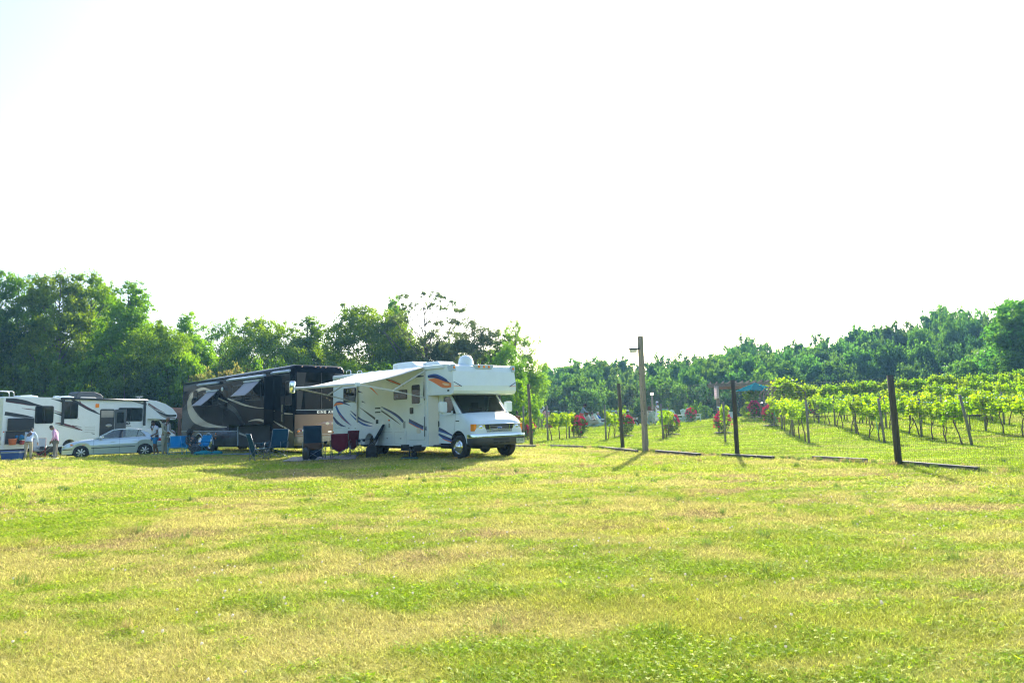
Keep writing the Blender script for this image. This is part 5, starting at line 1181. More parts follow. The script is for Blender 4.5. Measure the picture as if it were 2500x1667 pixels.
def person(label,loc,face,lean=0,hp=.1,hy=0,armL=((.05,.1,-1),(.1,.02,-1)),armR=((.05,-.1,-1),(.1,-.02,-1)),legL=((.0,.03,-1),(0,0,-1)),legR=((0,-.03,-1),(0,0,-1)),
           seat=None,skin=None,hair=None,hairkind='short',top=None,long=True,bottom=None,kind='trousers',shoes=None,extra=None,h=1.75,fat=1.0,group=None,dress=None,jacket=False):
    skin=skin or SKIN; hair=hair or HAIR; s=h/1.75; f=fat
    e=empty('person',loc,face,label,'person',group); e.scale=(s,s,s)
    hipz=.92
    lg=[]
    for sd,(d1,d2) in ((1,legL),(-1,legR)): lg.append((sd,Vector(d1).normalized(),Vector(d2).normalized()))
    if seat is None:
        drop=min(-(a.z*.43+b.z*.41) for _,a,b in lg)+.07; hipz=max(-(a.z*.43+b.z*.41) for _,a,b in lg)+.07
    else: hipz=seat
    P=V3(0,0,hipz); sp=V3(math.sin(lean),0,math.cos(lean)); lat=V3(0,1,0)
    waist=P+sp*.13; chest=P+sp*.34; nb=P+sp*.50; hd=V3(math.sin(lean+hp),0,math.cos(lean+hp)); head=nb+hd*.185
    N=[(P,.14*f,.115*f),(waist,.125*f,.105*f),(chest,.145*f,.115*f),(nb,.065,.06),(nb+hd*.08,.052)]
    E=[(0,1),(1,2),(2,3),(3,4)]
    hands=[];elb=[];shs=[];knees=[];anks=[]
    for sd,(d1,d2) in ((1,armL),(-1,armR)):
        sh=P+sp*.455+lat*sd*.175*f; el=sh+Vector(d1).normalized()*.28; wr=el+Vector(d2).normalized()*.24
        k=len(N); N+=[(sh,.058*f),(sh.lerp(el,.5),.050*f),(el,.042),(wr,.028)]; E+=[(2,k),(k,k+1),(k+1,k+2),(k+2,k+3)]
        hands.append((wr,Vector(d2).normalized(),sd)); elb.append(el); shs.append(sh)
    for sd,a,b in lg:
        hp_=P+lat*sd*.09*f-V3(0,0,.01); kn=hp_+a*.43; an=kn+b*.40; k=len(N)
        toe=an+V3(.13,0,-.035); N+=[(hp_+a*.05,.085*f),(kn,.056),(kn.lerp(an,.35),.055),(an,.038),(toe,.03,.04)]; E+=[(0,k),(k,k+1),(k+1,k+2),(k+2,k+3),(k+3,k+4)]
        knees.append(kn); anks.append(an)
    vs,fs=skinmesh(N,E)
    b=MB(); b.add(vs,fs,0,None,True)
    Mh=Matrix.Translation(head)@Matrix.Rotation(hy,4,'Z')@Matrix.Rotation(lean+hp,4,'Y')
    b.sph((0,0,0),(.092,.074,.112),0,16,Mh); b.sph((.055,0,-.06),(.045,.045,.05),0,10,Mh); b.sph((.095,0,-.015),(.020,.014,.026),0,8,Mh)
    for sd in (1,-1):
        b.sph((-.005,sd*.076,-.01),(.018,.010,.030),0,8,Mh); b.sph((.078,sd*.030,.012),(.012,.014,.008),1,8,Mh)
    b.sph((.088,0,-.052),(.010,.024,.006),2,8,Mh)
    for wr,d,sd in hands: # palm, four unequal fingers, thumb
        o=d.orthogonal().normalized(); side=d.cross(V3(0,sd,0)); side=(V3(1,0,0)-d*d.x); side=side.normalized() if side.length>.1 else V3(0,0,1)
        nrm=d.cross(side).normalized()
        pm=wr+d*.055; b.bar(wr+d*.0,wr+d*.095,.075,.03,0,nrm)
        for i,(L_,off) in enumerate(((.070,.030),(.080,.010),(.074,-.010),(.058,-.030))):
            r0=wr+d*.09+side*off; cu=-nrm*sd*.25
            m1=r0+(d+cu*.4).normalized()*L_*.55; m2=m1+(d+cu*2.2).normalized()*L_*.45; b.tube([r0,m1,m2],[.0095,.0088,.007],0,6)
        t0=wr+d*.03+side*.032; b.tube([t0,t0+(d*.6+side).normalized()*.035,t0+(d*1.2+side).normalized()*.065],[.011,.010,.008],0,6)
    b.build('body',[skin,mat('eye_dark',(.01,.01,.01),.2),mat('lip_dark',(.10,.035,.03),.5)],e,fix=False)
    # hair
    H=MB()
    if hairkind=='short': H.sph((-.012,0,.028),(.095,.080,.098),0,16,Mh)
    elif hairkind=='bald': H.sph((-.03,0,-.01),(.078,.079,.075),0,14,Mh)
    elif hairkind=='bun': H.sph((-.012,0,.028),(.096,.081,.098),0,16,Mh); H.sph((-.08,0,.09),.055,0,10,Mh)
    elif hairkind in ('afro','curly'):
        rr=.14 if hairkind=='afro' else .155; rg=random.Random(len(label))
        H.sph((-.035,0,.02),(rr*.85,rr*.9,rr*.95),0,16,Mh)
        for i in range(70):
            t=rg.uniform(0,6.28); z=rg.uniform(-.9,1); q=math.sqrt(1-z*z); x=math.cos(t)*q
            if x>.35 and z<.45: continue
            H.sph((-.035+x*rr*.9,math.sin(t)*q*rr*.95,.02+z*rr*(1.0 if hairkind=='afro' else 1.25)-(.03 if hairkind=='curly' else 0)),.032,0,6,Mh)
    H.build('hair',[hair],e,fix=False)
    def dress_part(name,nodes,edges,m,sub=1):
        v,fc=skinmesh(nodes,edges,sub); q=MB(); q.add(v,fc,0,None,True); return q.build(name,[m],e,fix=False)
    if top:
        g=.022; hem=P-sp*(.06 if not jacket else .24)
        N2=[(chest,.15*f+g,.12*f+g),(waist,.13*f+g,.11*f+g),(P,.145*f+g,.12*f+g),(hem,.150*f+g,.125*f+g),(nb-sp*.02,.075,.07)]; E2=[(0,1),(1,2),(2,3),(0,4)]
        for i,(wr,d,sd) in enumerate(hands):
            k=len(N2); el=elb[i]; N2+=[(shs[i],.064*f+.008),(shs[i].lerp(el,.6),.055*f+.010)]; E2+=[(0,k),(k,k+1)]
            if long: N2+=[(el,.052),(wr-d*.01,.040)]; E2+=[(k+1,k+2),(k+2,k+3)]
        dress_part('jacket' if jacket else 'shirt',N2,E2,top)
        if not jacket:
            c=MB(); c.tube([nb-sp*.01-V3(0,0,.0),nb+hd*.035],[.068,.062],0,12,cap=False); c.build('collar',[top],e,fix=False,solid=.006)
        else:
            c=MB(); c.tube([nb-sp*.03,nb+hd*.03],[.072,.06],0,12,cap=False); c.bar(chest+V3(.13,0,.12),waist+V3(.145,0,-.02),.10,.02,0,(1,0,0)); c.build('shirt',[cloth('shirt_white_blue',(.60,.66,.75))],e,fix=False)
    if bottom:
        if kind in ('trousers','shorts'):
            N3=[(P+sp*.03,.142*f,.118*f)]; E3=[]
            for i,(sd,a,bb) in enumerate(lg):
                hp_=P+lat*sd*.09*f; k=len(N3); N3+=[(hp_+a*.08,.100*f,.105*f),(knees[i]-a*.05 if kind=='shorts' else knees[i],.086 if kind=='shorts' else .076)]; E3+=[(0,k),(k,k+1)]
                if kind=='trousers': N3+=[(anks[i]-V3(0,0,.0)+bb*.01,.062)]; E3+=[(k+1,k+2)]
            dress_part(kind,N3,E3,bottom)
        else: # skirt or dress hanging to the calf
            k_=(knees[0]+knees[1])/2; an=(anks[0]+anks[1])/2; q=MB(); nn=20; rings=[]
            path=[P+sp*.12,P+sp*.0,P.lerp(k_,.5),k_,k_.lerp(an,.65)]; rs=[.135*f,.17*f,.20*f,.22*f,.25*f]
            q.tube(path,rs,0,20,cap=False)
            for i,v in enumerate(q.v):
                a=i%20; w_=(i//20)/4; q.v[i]=(v[0]+math.sin(a*3.1)*.018*w_,v[1]+math.cos(a*2.7)*.018*w_,v[2])
            q.build(kind,[bottom],e,fix=False,solid=.006)
    for i,an in enumerate(anks):
        q=MB(); q.sph((an.x+.06,an.y,an.z-.035),(.135,.048,.042),0,12); q.box(an.x-.07,an.x+.19,an.y-.045,an.y+.045,an.z-.075,an.z-.055); q.build('shoe',[shoes or BLKV],e,fix=False)
    if extra: extra(e,Mh,P,sp,hands)
    return e
def hat(m,brim=.15,name='hat'):
    def fn(e,Mh,P,sp,hands):
        q=MB(); q.lathe([(brim,.055),(brim*.98,.062),(.098,.07),(.095,.13),(.08,.165),(.04,.175),(.001,.177)],0,20,Mh); q.build(name,[m],e,fix=False)
    return fn
def face(dx,dy): return math.atan2(dy,dx)
WS_=cloth('pale_blue_shirt',(.50,.60,.78)); KH=cloth('khaki_cloth',(.42,.38,.28)); PK=cloth('pink_shirt',(.62,.36,.55)); GY=cloth('grey_trousers',(.17,.165,.16)); TEE=cloth('grey_white_tee',(.50,.56,.68)); BS=cloth('blue_shorts',(.03,.22,.50)); SUIT=cloth('tan_suit',(.36,.35,.27)); NAVYC=cloth('navy_cloth',(.02,.025,.05))
def patt(name,base,spots,scale=14,th=.5):
    if name in MATS: return MATS[name]
    m,nt=NT(name); N=nt.nodes; out=N.new('ShaderNodeOutputMaterial'); b=N.new('ShaderNodeBsdfPrincipled'); b.inputs['Roughness'].default_value=.85
    tc=N.new('ShaderNodeTexCoord'); v=N.new('ShaderNodeTexNoise'); v.inputs['Scale'].default_value=scale; v.inputs['Detail'].default_value=1; cr=N.new('ShaderNodeValToRGB'); cr.color_ramp.interpolation='CONSTANT'
    cr.color_ramp.elements[0].color=(*base,1); cr.color_ramp.elements[1].position=th; cr.color_ramp.elements[1].color=(*spots[0],1)
    for i,s in enumerate(spots[1:]): el=cr.color_ramp.elements.new(th+.06*(i+1)); el.color=(*s,1)
    L(nt,tc.outputs['Object'],v.inputs['Vector']); L(nt,v.outputs['Fac'],cr.inputs[0]); L(nt,cr.outputs[0],b.inputs['Base Color']); L(nt,b.outputs[0],out.inputs[0]); MATS[name]=m; return m
DR=patt('dark_print_dress',(.015,.017,.022),[(.16,.20,.23),(.015,.017,.022)],16,.52); FLW=patt('yellow_floral',(.62,.58,.52),[(.65,.42,.08),(.6,.58,.5)],11,.52); FLP=patt('pink_floral',(.66,.52,.50),[(.60,.25,.25),(.35,.15,.35)],11,.52)
person('man in pale blue shirt and khaki trousers, bending at the left motorhome compartment',gp(68,35),face(-.35,.94),lean=.50,hp=.45,armL=((.5,.25,-.9),(.7,.1,-.7)),armR=((.35,-.4,-1),(.15,-.1,-1)),legL=((-.02,.06,-1),(-.05,.02,-1)),legR=((.1,-.03,-1),(-.06,0,-1)),top=WS_,bottom=KH)
person('man in a pink shirt and grey trousers looking down behind the sedan bonnet',gp(134,34.6),face(-.92,-.3),lean=.14,hp=.62,armL=((-.15,.25,-1),(.45,-.1,-1)),armR=((-.15,-.25,-1),(.45,.1,-1)),top=PK,bottom=GY,h=1.78,fat=1.08)
def shades(e,Mh,P,sp,hands):
    q=MB(); 
    for s in(-1,1): q.sph((.088,s*.034,.012),(.012,.028,.020),0,8,Mh)
    q.bar(Mh@V3(.09,-.07,.018),Mh@V3(.09,.07,.018),.01,.008); q.build('sunglasses',[BLKV],e)
person('man in a white tee and bright blue shorts, stepping forward left of the suited man',gp(378,33.2),face(-.55,-.83),lean=.10,hp=.35,armL=((.1,.25,-1),(.7,.1,-.35)),armR=((-.2,-.25,-1),(.1,-.05,-1)),legL=((.28,.02,-1),(-.10,0,-1)),legR=((-.22,-.02,-1),(-.35,0,-1)),top=TEE,long=False,bottom=BS,kind='shorts',extra=shades,fat=1.12,shoes=mat('white_shoe',(.6,.6,.62),.6))
person('bald man in a tan suit standing behind the cyan lawn chair, looking down',gp(402,32.8),face(.93,-.30),lean=.08,hp=.38,armL=((.12,.12,-1),(.85,-.2,-.35)),armR=((.12,-.12,-1),(.85,.2,-.35)),top=SUIT,bottom=SUIT,jacket=True,hairkind='bald',hair=HAIRG,skin=mat('mid_brown_skin',(.20,.11,.075),.5),h=1.86,shoes=mat('grey_shoe',(.2,.2,.2),.6))
person('woman with curly hair and sunglasses in a black print dress, seated beside the coach',gp(468,31.2,.0),face(.75,-.62),lean=-.22,hp=.15,hy=.7,seat=.36,armL=((.35,.25,-.8),(.9,-.1,-.1)),armR=((.3,-.25,-.8),(.8,.1,-.2)),legL=((.95,.1,-.15),(.55,0,-.85)),legR=((.95,-.12,-.12),(.1,0,-1)),top=DR,bottom=DR,kind='dress',hairkind='curly',skin=SKINL,extra=shades,h=1.7)
G2='wedding guests on the rise beyond the vines'
person('woman with a bun in an orange wrap top, half hidden behind the motorhome mirror',gp(1264,43),face(.6,.8),hairkind='bun',top=cloth('rust_wrap',(.36,.13,.06)),long=False,bottom=FLW,kind='skirt',group=G2,h=1.7,armR=((.3,-.2,-.8),(.8,.3,.5)))
person('photographer in a white striped shirt and khaki trousers, arms raised to his camera',gp(1319,53.6),face(.1,1),hp=.15,armL=((.5,.55,.25),(.25,-.7,.8)),armR=((.45,-.65,.5),(.2,.75,.75)),legL=((0,.07,-1),(0,.02,-1)),legR=((0,-.07,-1),(0,-.02,-1)),top=cloth('striped_white_shirt',(.62,.66,.68)),bottom=KH,group=G2,h=1.8,hairkind='short')
person('woman in a pale pink floral dress behind the first vine post, right of the photographer',gp(1336,53.8),face(-.5,-.8),top=FLP,bottom=FLP,kind='dress',hairkind='afro',group=G2,h=1.66,armR=((.3,-.2,-.6),(.5,.2,.8)),skin=SKINL)
person('person in a dark hat and denim shirt over coral trousers, bending towards a seated guest',gp(1421,51.5),face(.9,-.1),lean=.28,hp=.3,armL=((.5,.1,-.7),(.9,0,-.3)),armR=((.5,-.1,-.7),(.9,0,-.3)),top=cloth('denim_shirt',(.22,.30,.42)),bottom=cloth('coral_cloth',(.62,.12,.10)),kind='skirt',group=G2,extra=hat(NAVYC,.13),h=1.82)
def seated(px,Y,label,top,bottom,fc=(.95,.2),**k):
    return person(label,gp(px,Y),face(*fc),lean=-.38,hp=.35,seat=.36,armL=((.4,.25,-.8),(.9,0,0)),armR=((.4,-.25,-.8),(.9,0,0)),legL=((.97,.08,.12),(.35,0,-.9)),legR=((.97,-.08,.12),(.45,0,-.85)),top=top,bottom=bottom,group=G2,**k)
seated(1441,51.5,'woman in a white blouse reclining beside the person in coral',cloth('white_blouse',(.6,.57,.58)),cloth('cream_skirt',(.55,.5,.42)),kind='skirt',hairkind='afro',hair=HAIRR)
seated(1453,52.2,'man in a light grey shirt and trousers seated behind the woman in the white blouse',cloth('light_grey_shirt',(.5,.48,.48)),cloth('light_grey_cloth',(.42,.44,.46)))
seated(1467,53.0,'white haired guest in a bright blue shirt, seated left of the second vine post',cloth('bright_blue_shirt',(.04,.16,.5)),NAVYC,hair=HAIRG,skin=SKINL)
seated(1497,52.2,'guest with a grey cap and pale shirt, seated between the two near vine posts',cloth('pale_tee',(.55,.62,.70)),KH,fc=(.3,.95),extra=hat(cloth('grey_cap',(.3,.35,.38)),.10),skin=SKINL)
seated(1507,53.4,'guest in a wide pink hat seated behind the guest with the grey cap',FLP,FLP,kind='dress',fc=(.4,.9),extra=hat(cloth('pink_hat',(.65,.4,.5)),.17))
seated(1540,51.0,'man all in black with a pale cap, reclining left of the wooden lamp post',mat('black_cloth',(.012,.013,.016),.8),mat('black_cloth',(.012,.013,.016),.8),extra=hat(cloth('pale_cap',(.55,.58,.62)),.10))
person('woman with auburn curls in a yellow floral dress, right of the wooden lamp post',gp(1586,50.8),face(-.2,.98),seat=.50,lean=-.1,legL=((.9,.1,-.2),(.1,0,-1)),legR=((.9,-.1,-.2),(.1,0,-1)),top=FLW,bottom=FLW,kind='dress',hairkind='afro',hair=HAIRR,group=G2)
def hatmask(e,Mh,P,sp,hands):
    hat(cloth('white_hat',(.7,.72,.76)),.13)(e,Mh,P,sp,hands)
    q=MB(); q.sph((.062,0,-.055),(.055,.062,.05),0,12,Mh); q.build('face_mask',[cloth('blue_mask',(.02,.25,.5))],e,fix=False)
person('standing person in white with a white sun hat and blue face mask',gp(1607,51.8),face(-.9,-.25),hp=.05,armL=((.2,.2,-.9),(.5,-.2,.8)),armR=((.5,-.1,-.8),(.9,0,-.2)),top=cloth('white_tunic',(.68,.69,.74)),bottom=cloth('white_tunic',(.68,.69,.74)),kind='skirt',long=False,extra=hatmask,group=G2,h=1.7)
# ================================================================== chairs and camp gear
STEEL=mat('grey_steel_tube',(.16,.19,.22),.4,metal=.5)
def fabric(mb,fn,nu=6,nv=6): mb.grid(fn,nu,nv,0)
def camp_chair(label,loc,fc,c1,c2=None,w_=.58,back=.50,recl=.20,edge=None,group=None,drape=0,footrest=False):
    e=empty('camping_chair',loc,fc,label,'folding chair',group); c2=c2 or c1; hw=w_/2; sz=.42
    s=MB(); fabric(s,lambda u,v:(.24-.48*u,(-hw+.03)+(w_-.06)*v,sz+.02*(1-u)-.05*math.sin(math.pi*v)*math.sin(math.pi*min(1,u+.2)))); s.build('seat',[c1],e,fix=False,solid=.008)
    top=sz+back; bx=-.24-recl*back
    b=MB(); fabric(b,lambda u,v:(-.24-recl*(back+drape)*(u-drape/(back+drape))-.04*math.sin(math.pi*v)-.03*math.sin(v*9)*(1-u)*(drape>0),(-hw+.01)+(w_-.02)*v,sz-drape+(back+drape)*u+(.06*math.sin(v*7+1)*(1-u) if drape else 0)),8,10); bo=b.build('backrest',[c1],e,fix=False,solid=.010)
    if edge:
        q=MB(); q.tube([(-.235,-hw,sz),(bx,-hw,top),(bx,hw,top),(-.235,hw,sz)],.007,0,6); q.build('piping',[edge],bo)
    if c2 is not c1:
        q=MB(); q.grid(lambda u,v:(-.248-recl*back*(u*.28)-.045*math.sin(math.pi*v),(-hw+.01)+(w_-.02)*v,sz-.05+back*.30*u),3,8); q.build('back_panel',[c2],bo,fix=False,solid=.010)
    for sd in(-1,1):
        a=MB(); a.grid(lambda u,v:(.26-.54*u,sd*(hw+.03)+(-.035+.07*v),sz+.22-.02*math.sin(math.pi*u)),6,2); ao=a.build('armrest',[c1],e,fix=False,solid=.012)
        a=MB(); a.lathe([(.045,-.09),(.05,0),(.052,0),(.047,-.092),(.001,-.092)],0,12,Matrix.Translation((.16,sd*(hw+.03),sz+.215))); a.build('cup_holder',[c1],ao)
    f=MB(); r=.0095
    for sd in(-1,1):
        f.tube([(.27,sd*(hw+.04),sz+.21),(.25,sd*(hw+.02),sz),(.22,sd*(hw+.02),.02)],r,0,6); f.tube([(-.235,sd*(hw+.01),.40),(bx-.0,sd*hw,top)],r,0,6)
        f.tube([(.25,sd*(hw+.02),.03),(-.26,sd*(hw+.02),sz+.02)],r,0,6); f.tube([(-.28,sd*(hw+.02),.03),(.25,sd*(hw+.02),sz+.02)],r,0,6); f.tube([(-.27,sd*(hw+.04),sz+.21),(-.26,sd*(hw+.02),.03)],r,0,6)
        for x in(-.27,.24): f.sph((x,sd*(hw+.02),.015),(.025,.025,.015),1,8)
    for x in (.25,-.27):
        f.tube([(x,-hw-.02,.03),(x,hw+.02,sz)],r,0,6); f.tube([(x,hw+.02,.03),(x,-hw-.02,sz)],r,0,6)
    f.build('frame',[STEEL,BLKV],e)
    if footrest:
        q=MB(); q.grid(lambda u,v:(.26+.42*u,(-hw+.05)+(w_-.1)*v,sz+.02-.10*u-.03*math.sin(math.pi*v)),4,4); q.build('footrest',[c1],e,fix=False,solid=.008)
    return e
TEALC=cloth('dark_teal_canvas',(.008,.055,.095)); NV=cloth('navy_canvas',(.012,.035,.07)); BRN=cloth('brown_canvas',(.10,.06,.045)); REDC=cloth('dark_red_canvas',(.15,.012,.03)); WEDGE=cloth('white_piping',(.28,.36,.42))
GC='folding camp chairs under and beside the awning'
camp_chair('dark teal folding chair seen from its side, leftmost of the chairs by the awning',gp(634,24.8),face(.80,.6),TEALC,back=.56,recl=.32,edge=WEDGE,group=GC,footrest=True,drape=.2)
camp_chair('teal high-backed folding chair with white piping, facing the camera in front of the coach',gp(672,26.4),face(-.2,-.97),TEALC,back=.68,recl=.2,edge=WEDGE,group=GC,w_=.68)
camp_chair('tall navy and brown folding chair seen from behind, biggest of the camp chairs',gp(768,24.1),face(-.05,1),NV,BRN,w_=.62,back=.78,recl=.16,group=GC,drape=.34)
camp_chair('dark red folding chair seen from behind, the nearer of the red pair',gp(832,24.9),face(-.1,1),REDC,w_=.60,back=.46,recl=.12,group=GC,drape=.14)
camp_chair('dark red folding chair turned sideways, behind the other red one',gp(850,26.3),face(-.8,.6),REDC,w_=.54,back=.54,recl=.15,group=GC,drape=.12)
camp_chair('navy reclining chair with a long tilted back, right of the red chairs',gp(893,25.3),face(-.97,.05),NV,cloth('grey_canvas',(.25,.24,.28)),back=.74,recl=.62,group=GC,w_=.56)
q=MB(); q.sph((0,0,.24),(.08,.20,.24),0,18); q.tube([(0,-.08,.46),(0,0,.52),(0,.08,.46)],.012); o=q.build('round_case',[BLKV],None,loc=gp(747,23.8),rz=.9); tag(o,'round black case standing beside the tall navy and brown chair','bag')
q=MB(); q.sph((0,0,.24),(.22,.17,.25),0,14); q.box(-.18,.18,-.14,.14,0,.2,0); q.tube([(-.1,0,.46),(0,0,.58),(.1,0,.46)],.014); o=q.build('black_bag',[mat('black_canvas',(.014,.015,.018),.8,bump=.4)],None,loc=gp(908,24.4)); tag(o,'black canvas bag on the grass under the reclining chair','bag')
def ground_sheet(name,pts,nu,nv,m,label,cat,lift=.03,fr=0):
    """mat laid on the ground, corners given as (px,Y)"""
    c=[gp(*p) for p in pts]; mb=MB()
    def fn(u,v):
        p=c[0].lerp(c[1],u).lerp(c[3].lerp(c[2],u),v); return (p.x,p.y,float(gz(np.array([p.x]),np.array([p.y]))[0])+lift+.008*math.sin(u*21+v*9))
    mb.grid(fn,nu,nv,0); o=mb.build(name,[m],None,fix=False,solid=.012); tag(o,label,cat); return o
ground_sheet('outdoor_rug',[(690,23.5),(868,23.7),(872,26.3),(715,26.4)],24,12,patt('rug_weave',(.34,.30,.32),[(.22,.18,.19),(.36,.32,.33)],4,.5),'faded mauve grey outdoor rug under the camp chairs','rug',.035)
ground_sheet('groundsheet',[(470,30.2),(628,29.6),(640,30.7),(480,31.4)],20,6,patt('mat_blue',(.16,.22,.30),[(.30,.36,.42),(.10,.15,.22)],7,.5),'blue grey mat on the grass along the coach','mat',.035)
ground_sheet('step_mat',[(975,22.4),(1020,22.2),(1022,22.9),(980,23.1)],8,4,mat('teal_mat',(.02,.12,.12),.9),'small dark teal mat on the grass below the motorhome step','mat',.03)
# cyan lawn chairs
CY=cloth('cyan_fabric',(.008,.23,.50)); CYP=mat('cyan_tube',(.10,.42,.65),.35)
def lawn_chair(label,loc,fc):
    e=empty('lawn_chair',loc,fc,label,'lawn chair','cyan lawn chairs beside the coach'); hw=.27
    b=MB(); b.grid(lambda u,v:(-.20-.22*u-.02*math.sin(math.pi*v),-hw+2*hw*v,.33+.52*u),6,6); b.build('backrest',[CY],e,fix=False,solid=.012)
    b=MB(); b.grid(lambda u,v:(.25-.45*u,-hw+2*hw*v,.36-.03*u-.03*math.sin(math.pi*v)),6,6); b.build('seat',[CY],e,fix=False,solid=.012)
    for s in(-1,1):
        b=MB(); b.bar((.27,s*(hw+.03),.56),(-.28,s*(hw+.03),.53),.06,.025); b.build('armrest',[CY],e,bevel=.01)
        b=MB(); b.tube([(.24,s*(hw+.02),.55),(.23,s*(hw+.02),.02)],.014); b.build('leg',[CYP],e)
        b=MB(); b.tube([(.20,s*(hw+.01),.38),(-.22,s*(hw+.01),.02)],.012); b.build('leg',[CYP],e)
    b=MB(); b.tube([(-.19,-hw,.33),(-.43,-hw,.87),(-.43,hw,.87),(-.19,hw,.33),(.24,hw,.36),(.24,-hw,.36),(-.19,-hw,.33)],.013); b.tube([(.23,-hw,.14),(.23,hw,.14)],.010); b.tube([(-.2,-hw,.05),(-.2,hw,.05)],.010); b.build('frame',[CYP],e)
    return e
lawn_chair('empty cyan lawn chair in front of the suited man',gp(428,31.8),face(.35,-.94))
lawn_chair('cyan lawn chair the woman in the black print dress is sitting in',gp(464,31.45),face(.75,-.62))
lawn_chair('cyan lawn chair half hidden between the seated woman and the coach wheels',gp(490,33.0),face(-.3,-.9))
# teal bundle, tote, small camp things on the left
q=MB(); rg=random.Random(4)
for i in range(9): q.sph((rg.uniform(-.45,.45),rg.uniform(-.12,.12),.09),(rg.uniform(.16,.3),rg.uniform(.12,.2),rg.uniform(.08,.14)),0,12)
o=q.build('teal_bundle',[cloth('teal_tarp',(.01,.20,.24))],None,fix=False,loc=gp(506,30.6)); tag(o,'crumpled teal tarp bundle at the feet of the seated woman','tarp')
def tote(label,loc,fc,c):
    e=empty('storage_tote',loc,fc,label,'storage box'); b=MB(); vs=[(-.38,-.22,.0),(.38,-.22,0),(.38,.22,0),(-.38,.22,0),(-.44,-.26,.36),(.44,-.26,.36),(.44,.26,.36),(-.44,.26,.36)]
    b.add(vs,[(3,2,1,0),(0,1,5,4),(1,2,6,5),(2,3,7,6),(3,0,4,7),(4,5,6,7)],0); b.box(-.46,.46,-.28,.28,.33,.36,0); b.build('box',[c],e,bevel=.02)
    b=MB(); b.box(-.43,.43,-.25,.25,.36,.43,0); b.build('tray',[mat('clear_tray',(.45,.52,.58),.3)],e,bevel=.02); b=MB(); b.box(-.47,.47,-.29,.29,.43,.47,0); b.build('lid',[c],e,bevel=.015); return e
tote('blue plastic storage tote with a pale tray, on the grass below the left motorhome compartment',gp(30,34.6),.15,mat('blue_plastic',(.012,.07,.30),.35))
def simple(name,fn,mats,label,cat,loc,rz=0,bevel=.01,group=None):
    b=MB(); fn(b); o=b.build(name,mats,None,bevel=bevel,loc=loc,rz=rz); tag(o,label,cat,group); return o
pt=inv((-27.4,37,math.atan2(8,3.3),-.15),-1.3,19,1083)
def cw(xl,yl,zl_):
    a=math.atan2(8,3.3); return Vector((-27.4+xl*math.cos(a)-yl*math.sin(a),37+xl*math.sin(a)+yl*math.cos(a),-.15+zl_))
simple('bucket',lambda b:(b.lathe([(.001,0),(.15,0),(.19,.32),(.20,.33),(.20,.30)],0,18)),[mat('orange_plastic',(.55,.14,.05),.4)],'orange bucket in the open rear compartment of the left motorhome','bucket',cw(-.50,-1.46,.74),bevel=0)
simple('cooler',lambda b:(b.box(-.13,.13,-.1,.1,0,.22),b.box(-.14,.14,-.11,.11,.22,.26,1)),[mat('red_plastic',(.30,.03,.04),.4),WHITE],'small red cooler in the open rear compartment, right of the orange bucket','cooler',cw(.08,-1.40,.74),rz=1.2)
simple('blue_rag',lambda b:[b.sph((random.uniform(-.2,.2),random.uniform(-.05,.05),random.uniform(0,.15)),.09,0,8) for i in range(7)],[cloth('blue_rag',(.02,.14,.32))],'blue cloth bundle hanging in the open rear compartment, above the red cooler','cloth',cw(-.12,-1.38,1.05),bevel=0)
# red and white folding chair, dark folding cart, folded stool
RW=cloth('pale_grey_canvas',(.42,.48,.52)); RT=mat('red_tube',(.28,.02,.04),.4)
e=camp_chair('pale grey folding chair with a red tube frame, behind the bending man',gp(93,35.6),face(.5,-.85),RW,w_=.55,back=.62,recl=.2,edge=RT)
for ch in e.children:
    if ch.name.startswith('frame'):
        ch.data.materials.clear(); ch.data.materials.append(RT); ch.data.materials.append(BLKV)
def cart(b):
    b.box(-.35,.35,-.2,.2,.32,.62,0); b.tube([(-.6,-.2,.62),(.4,-.2,.08)],.018,1); b.tube([(.3,-.2,.62),(-.4,-.2,.08)],.018,1); b.tube([(-.6,.2,.62),(.4,.2,.08)],.018,1); b.lathe([(.001,-.03),(.09,-.03),(.1,0),(.09,.03),(.001,.03)],0,12,Matrix.Translation((.3,-.24,.1))@Matrix.Rotation(R(90),4,'X'))
simple('camp_stove',cart,[BLKV,STEEL],'black camp stove on folding legs between the folding chair and the man in pink','camp stove',gp(118,36.0))
simple('white_board',lambda b:b.box(-.55,.55,-.15,.15,.03,.06),[WHITE],'white board lying on the grass beside the man in pink','board',gp(113,34.4))
simple('leveling_block',lambda b:(b.box(-.22,.22,-.16,.16,.0,.05),b.box(-.35,-.22,-.16,.16,0,.025)),[mat('yellow_plastic',(.65,.36,.02),.4)],'yellow plastic levelling block against the front wheel of the white motorhome','levelling block',gp(1134,21.9,.02),rz=-.2)
def jack(b): b.box(-.25,.25,-.2,.2,0,.05); b.tube([(0,0,0),(0,0,.35)],.03); b.sph((.15,0,.12),.10,0,12)
simple('jack_stand',jack,[DARK],'dark stabiliser jack under the entry step of the white motorhome','jack',gp(1000,23.2))
# small things behind the coach: wooden pavilion
def pavilion():
    e=empty('pavilion',gp(418,47),.0,'brown timber shelter glimpsed between the left motorhome nose and the coach','shelter'); e.location.z=-.1
    WD=barkmat('brown_timber',(.20,.11,.07),(2,2,14),.3); q=MB(); q.prism([(-1.8,0),(1.9,0),(1.9,.3),(1.2,.42),(-1.8,.55)],-.1,2.5,0); q.build('roof',[WD],e,bevel=.01).location=(0,0,2.25)
    q=MB(); q.box(-1.8,1.8,-.15,-.02,1.95,2.22); q.build('beam',[WD],e)
    for x in (-.62,.55,1.6): q=MB(); q.box(x-.09,x+.09,-.12,.06,0,2.0); q.build('post',[WD],e)
pavilion()
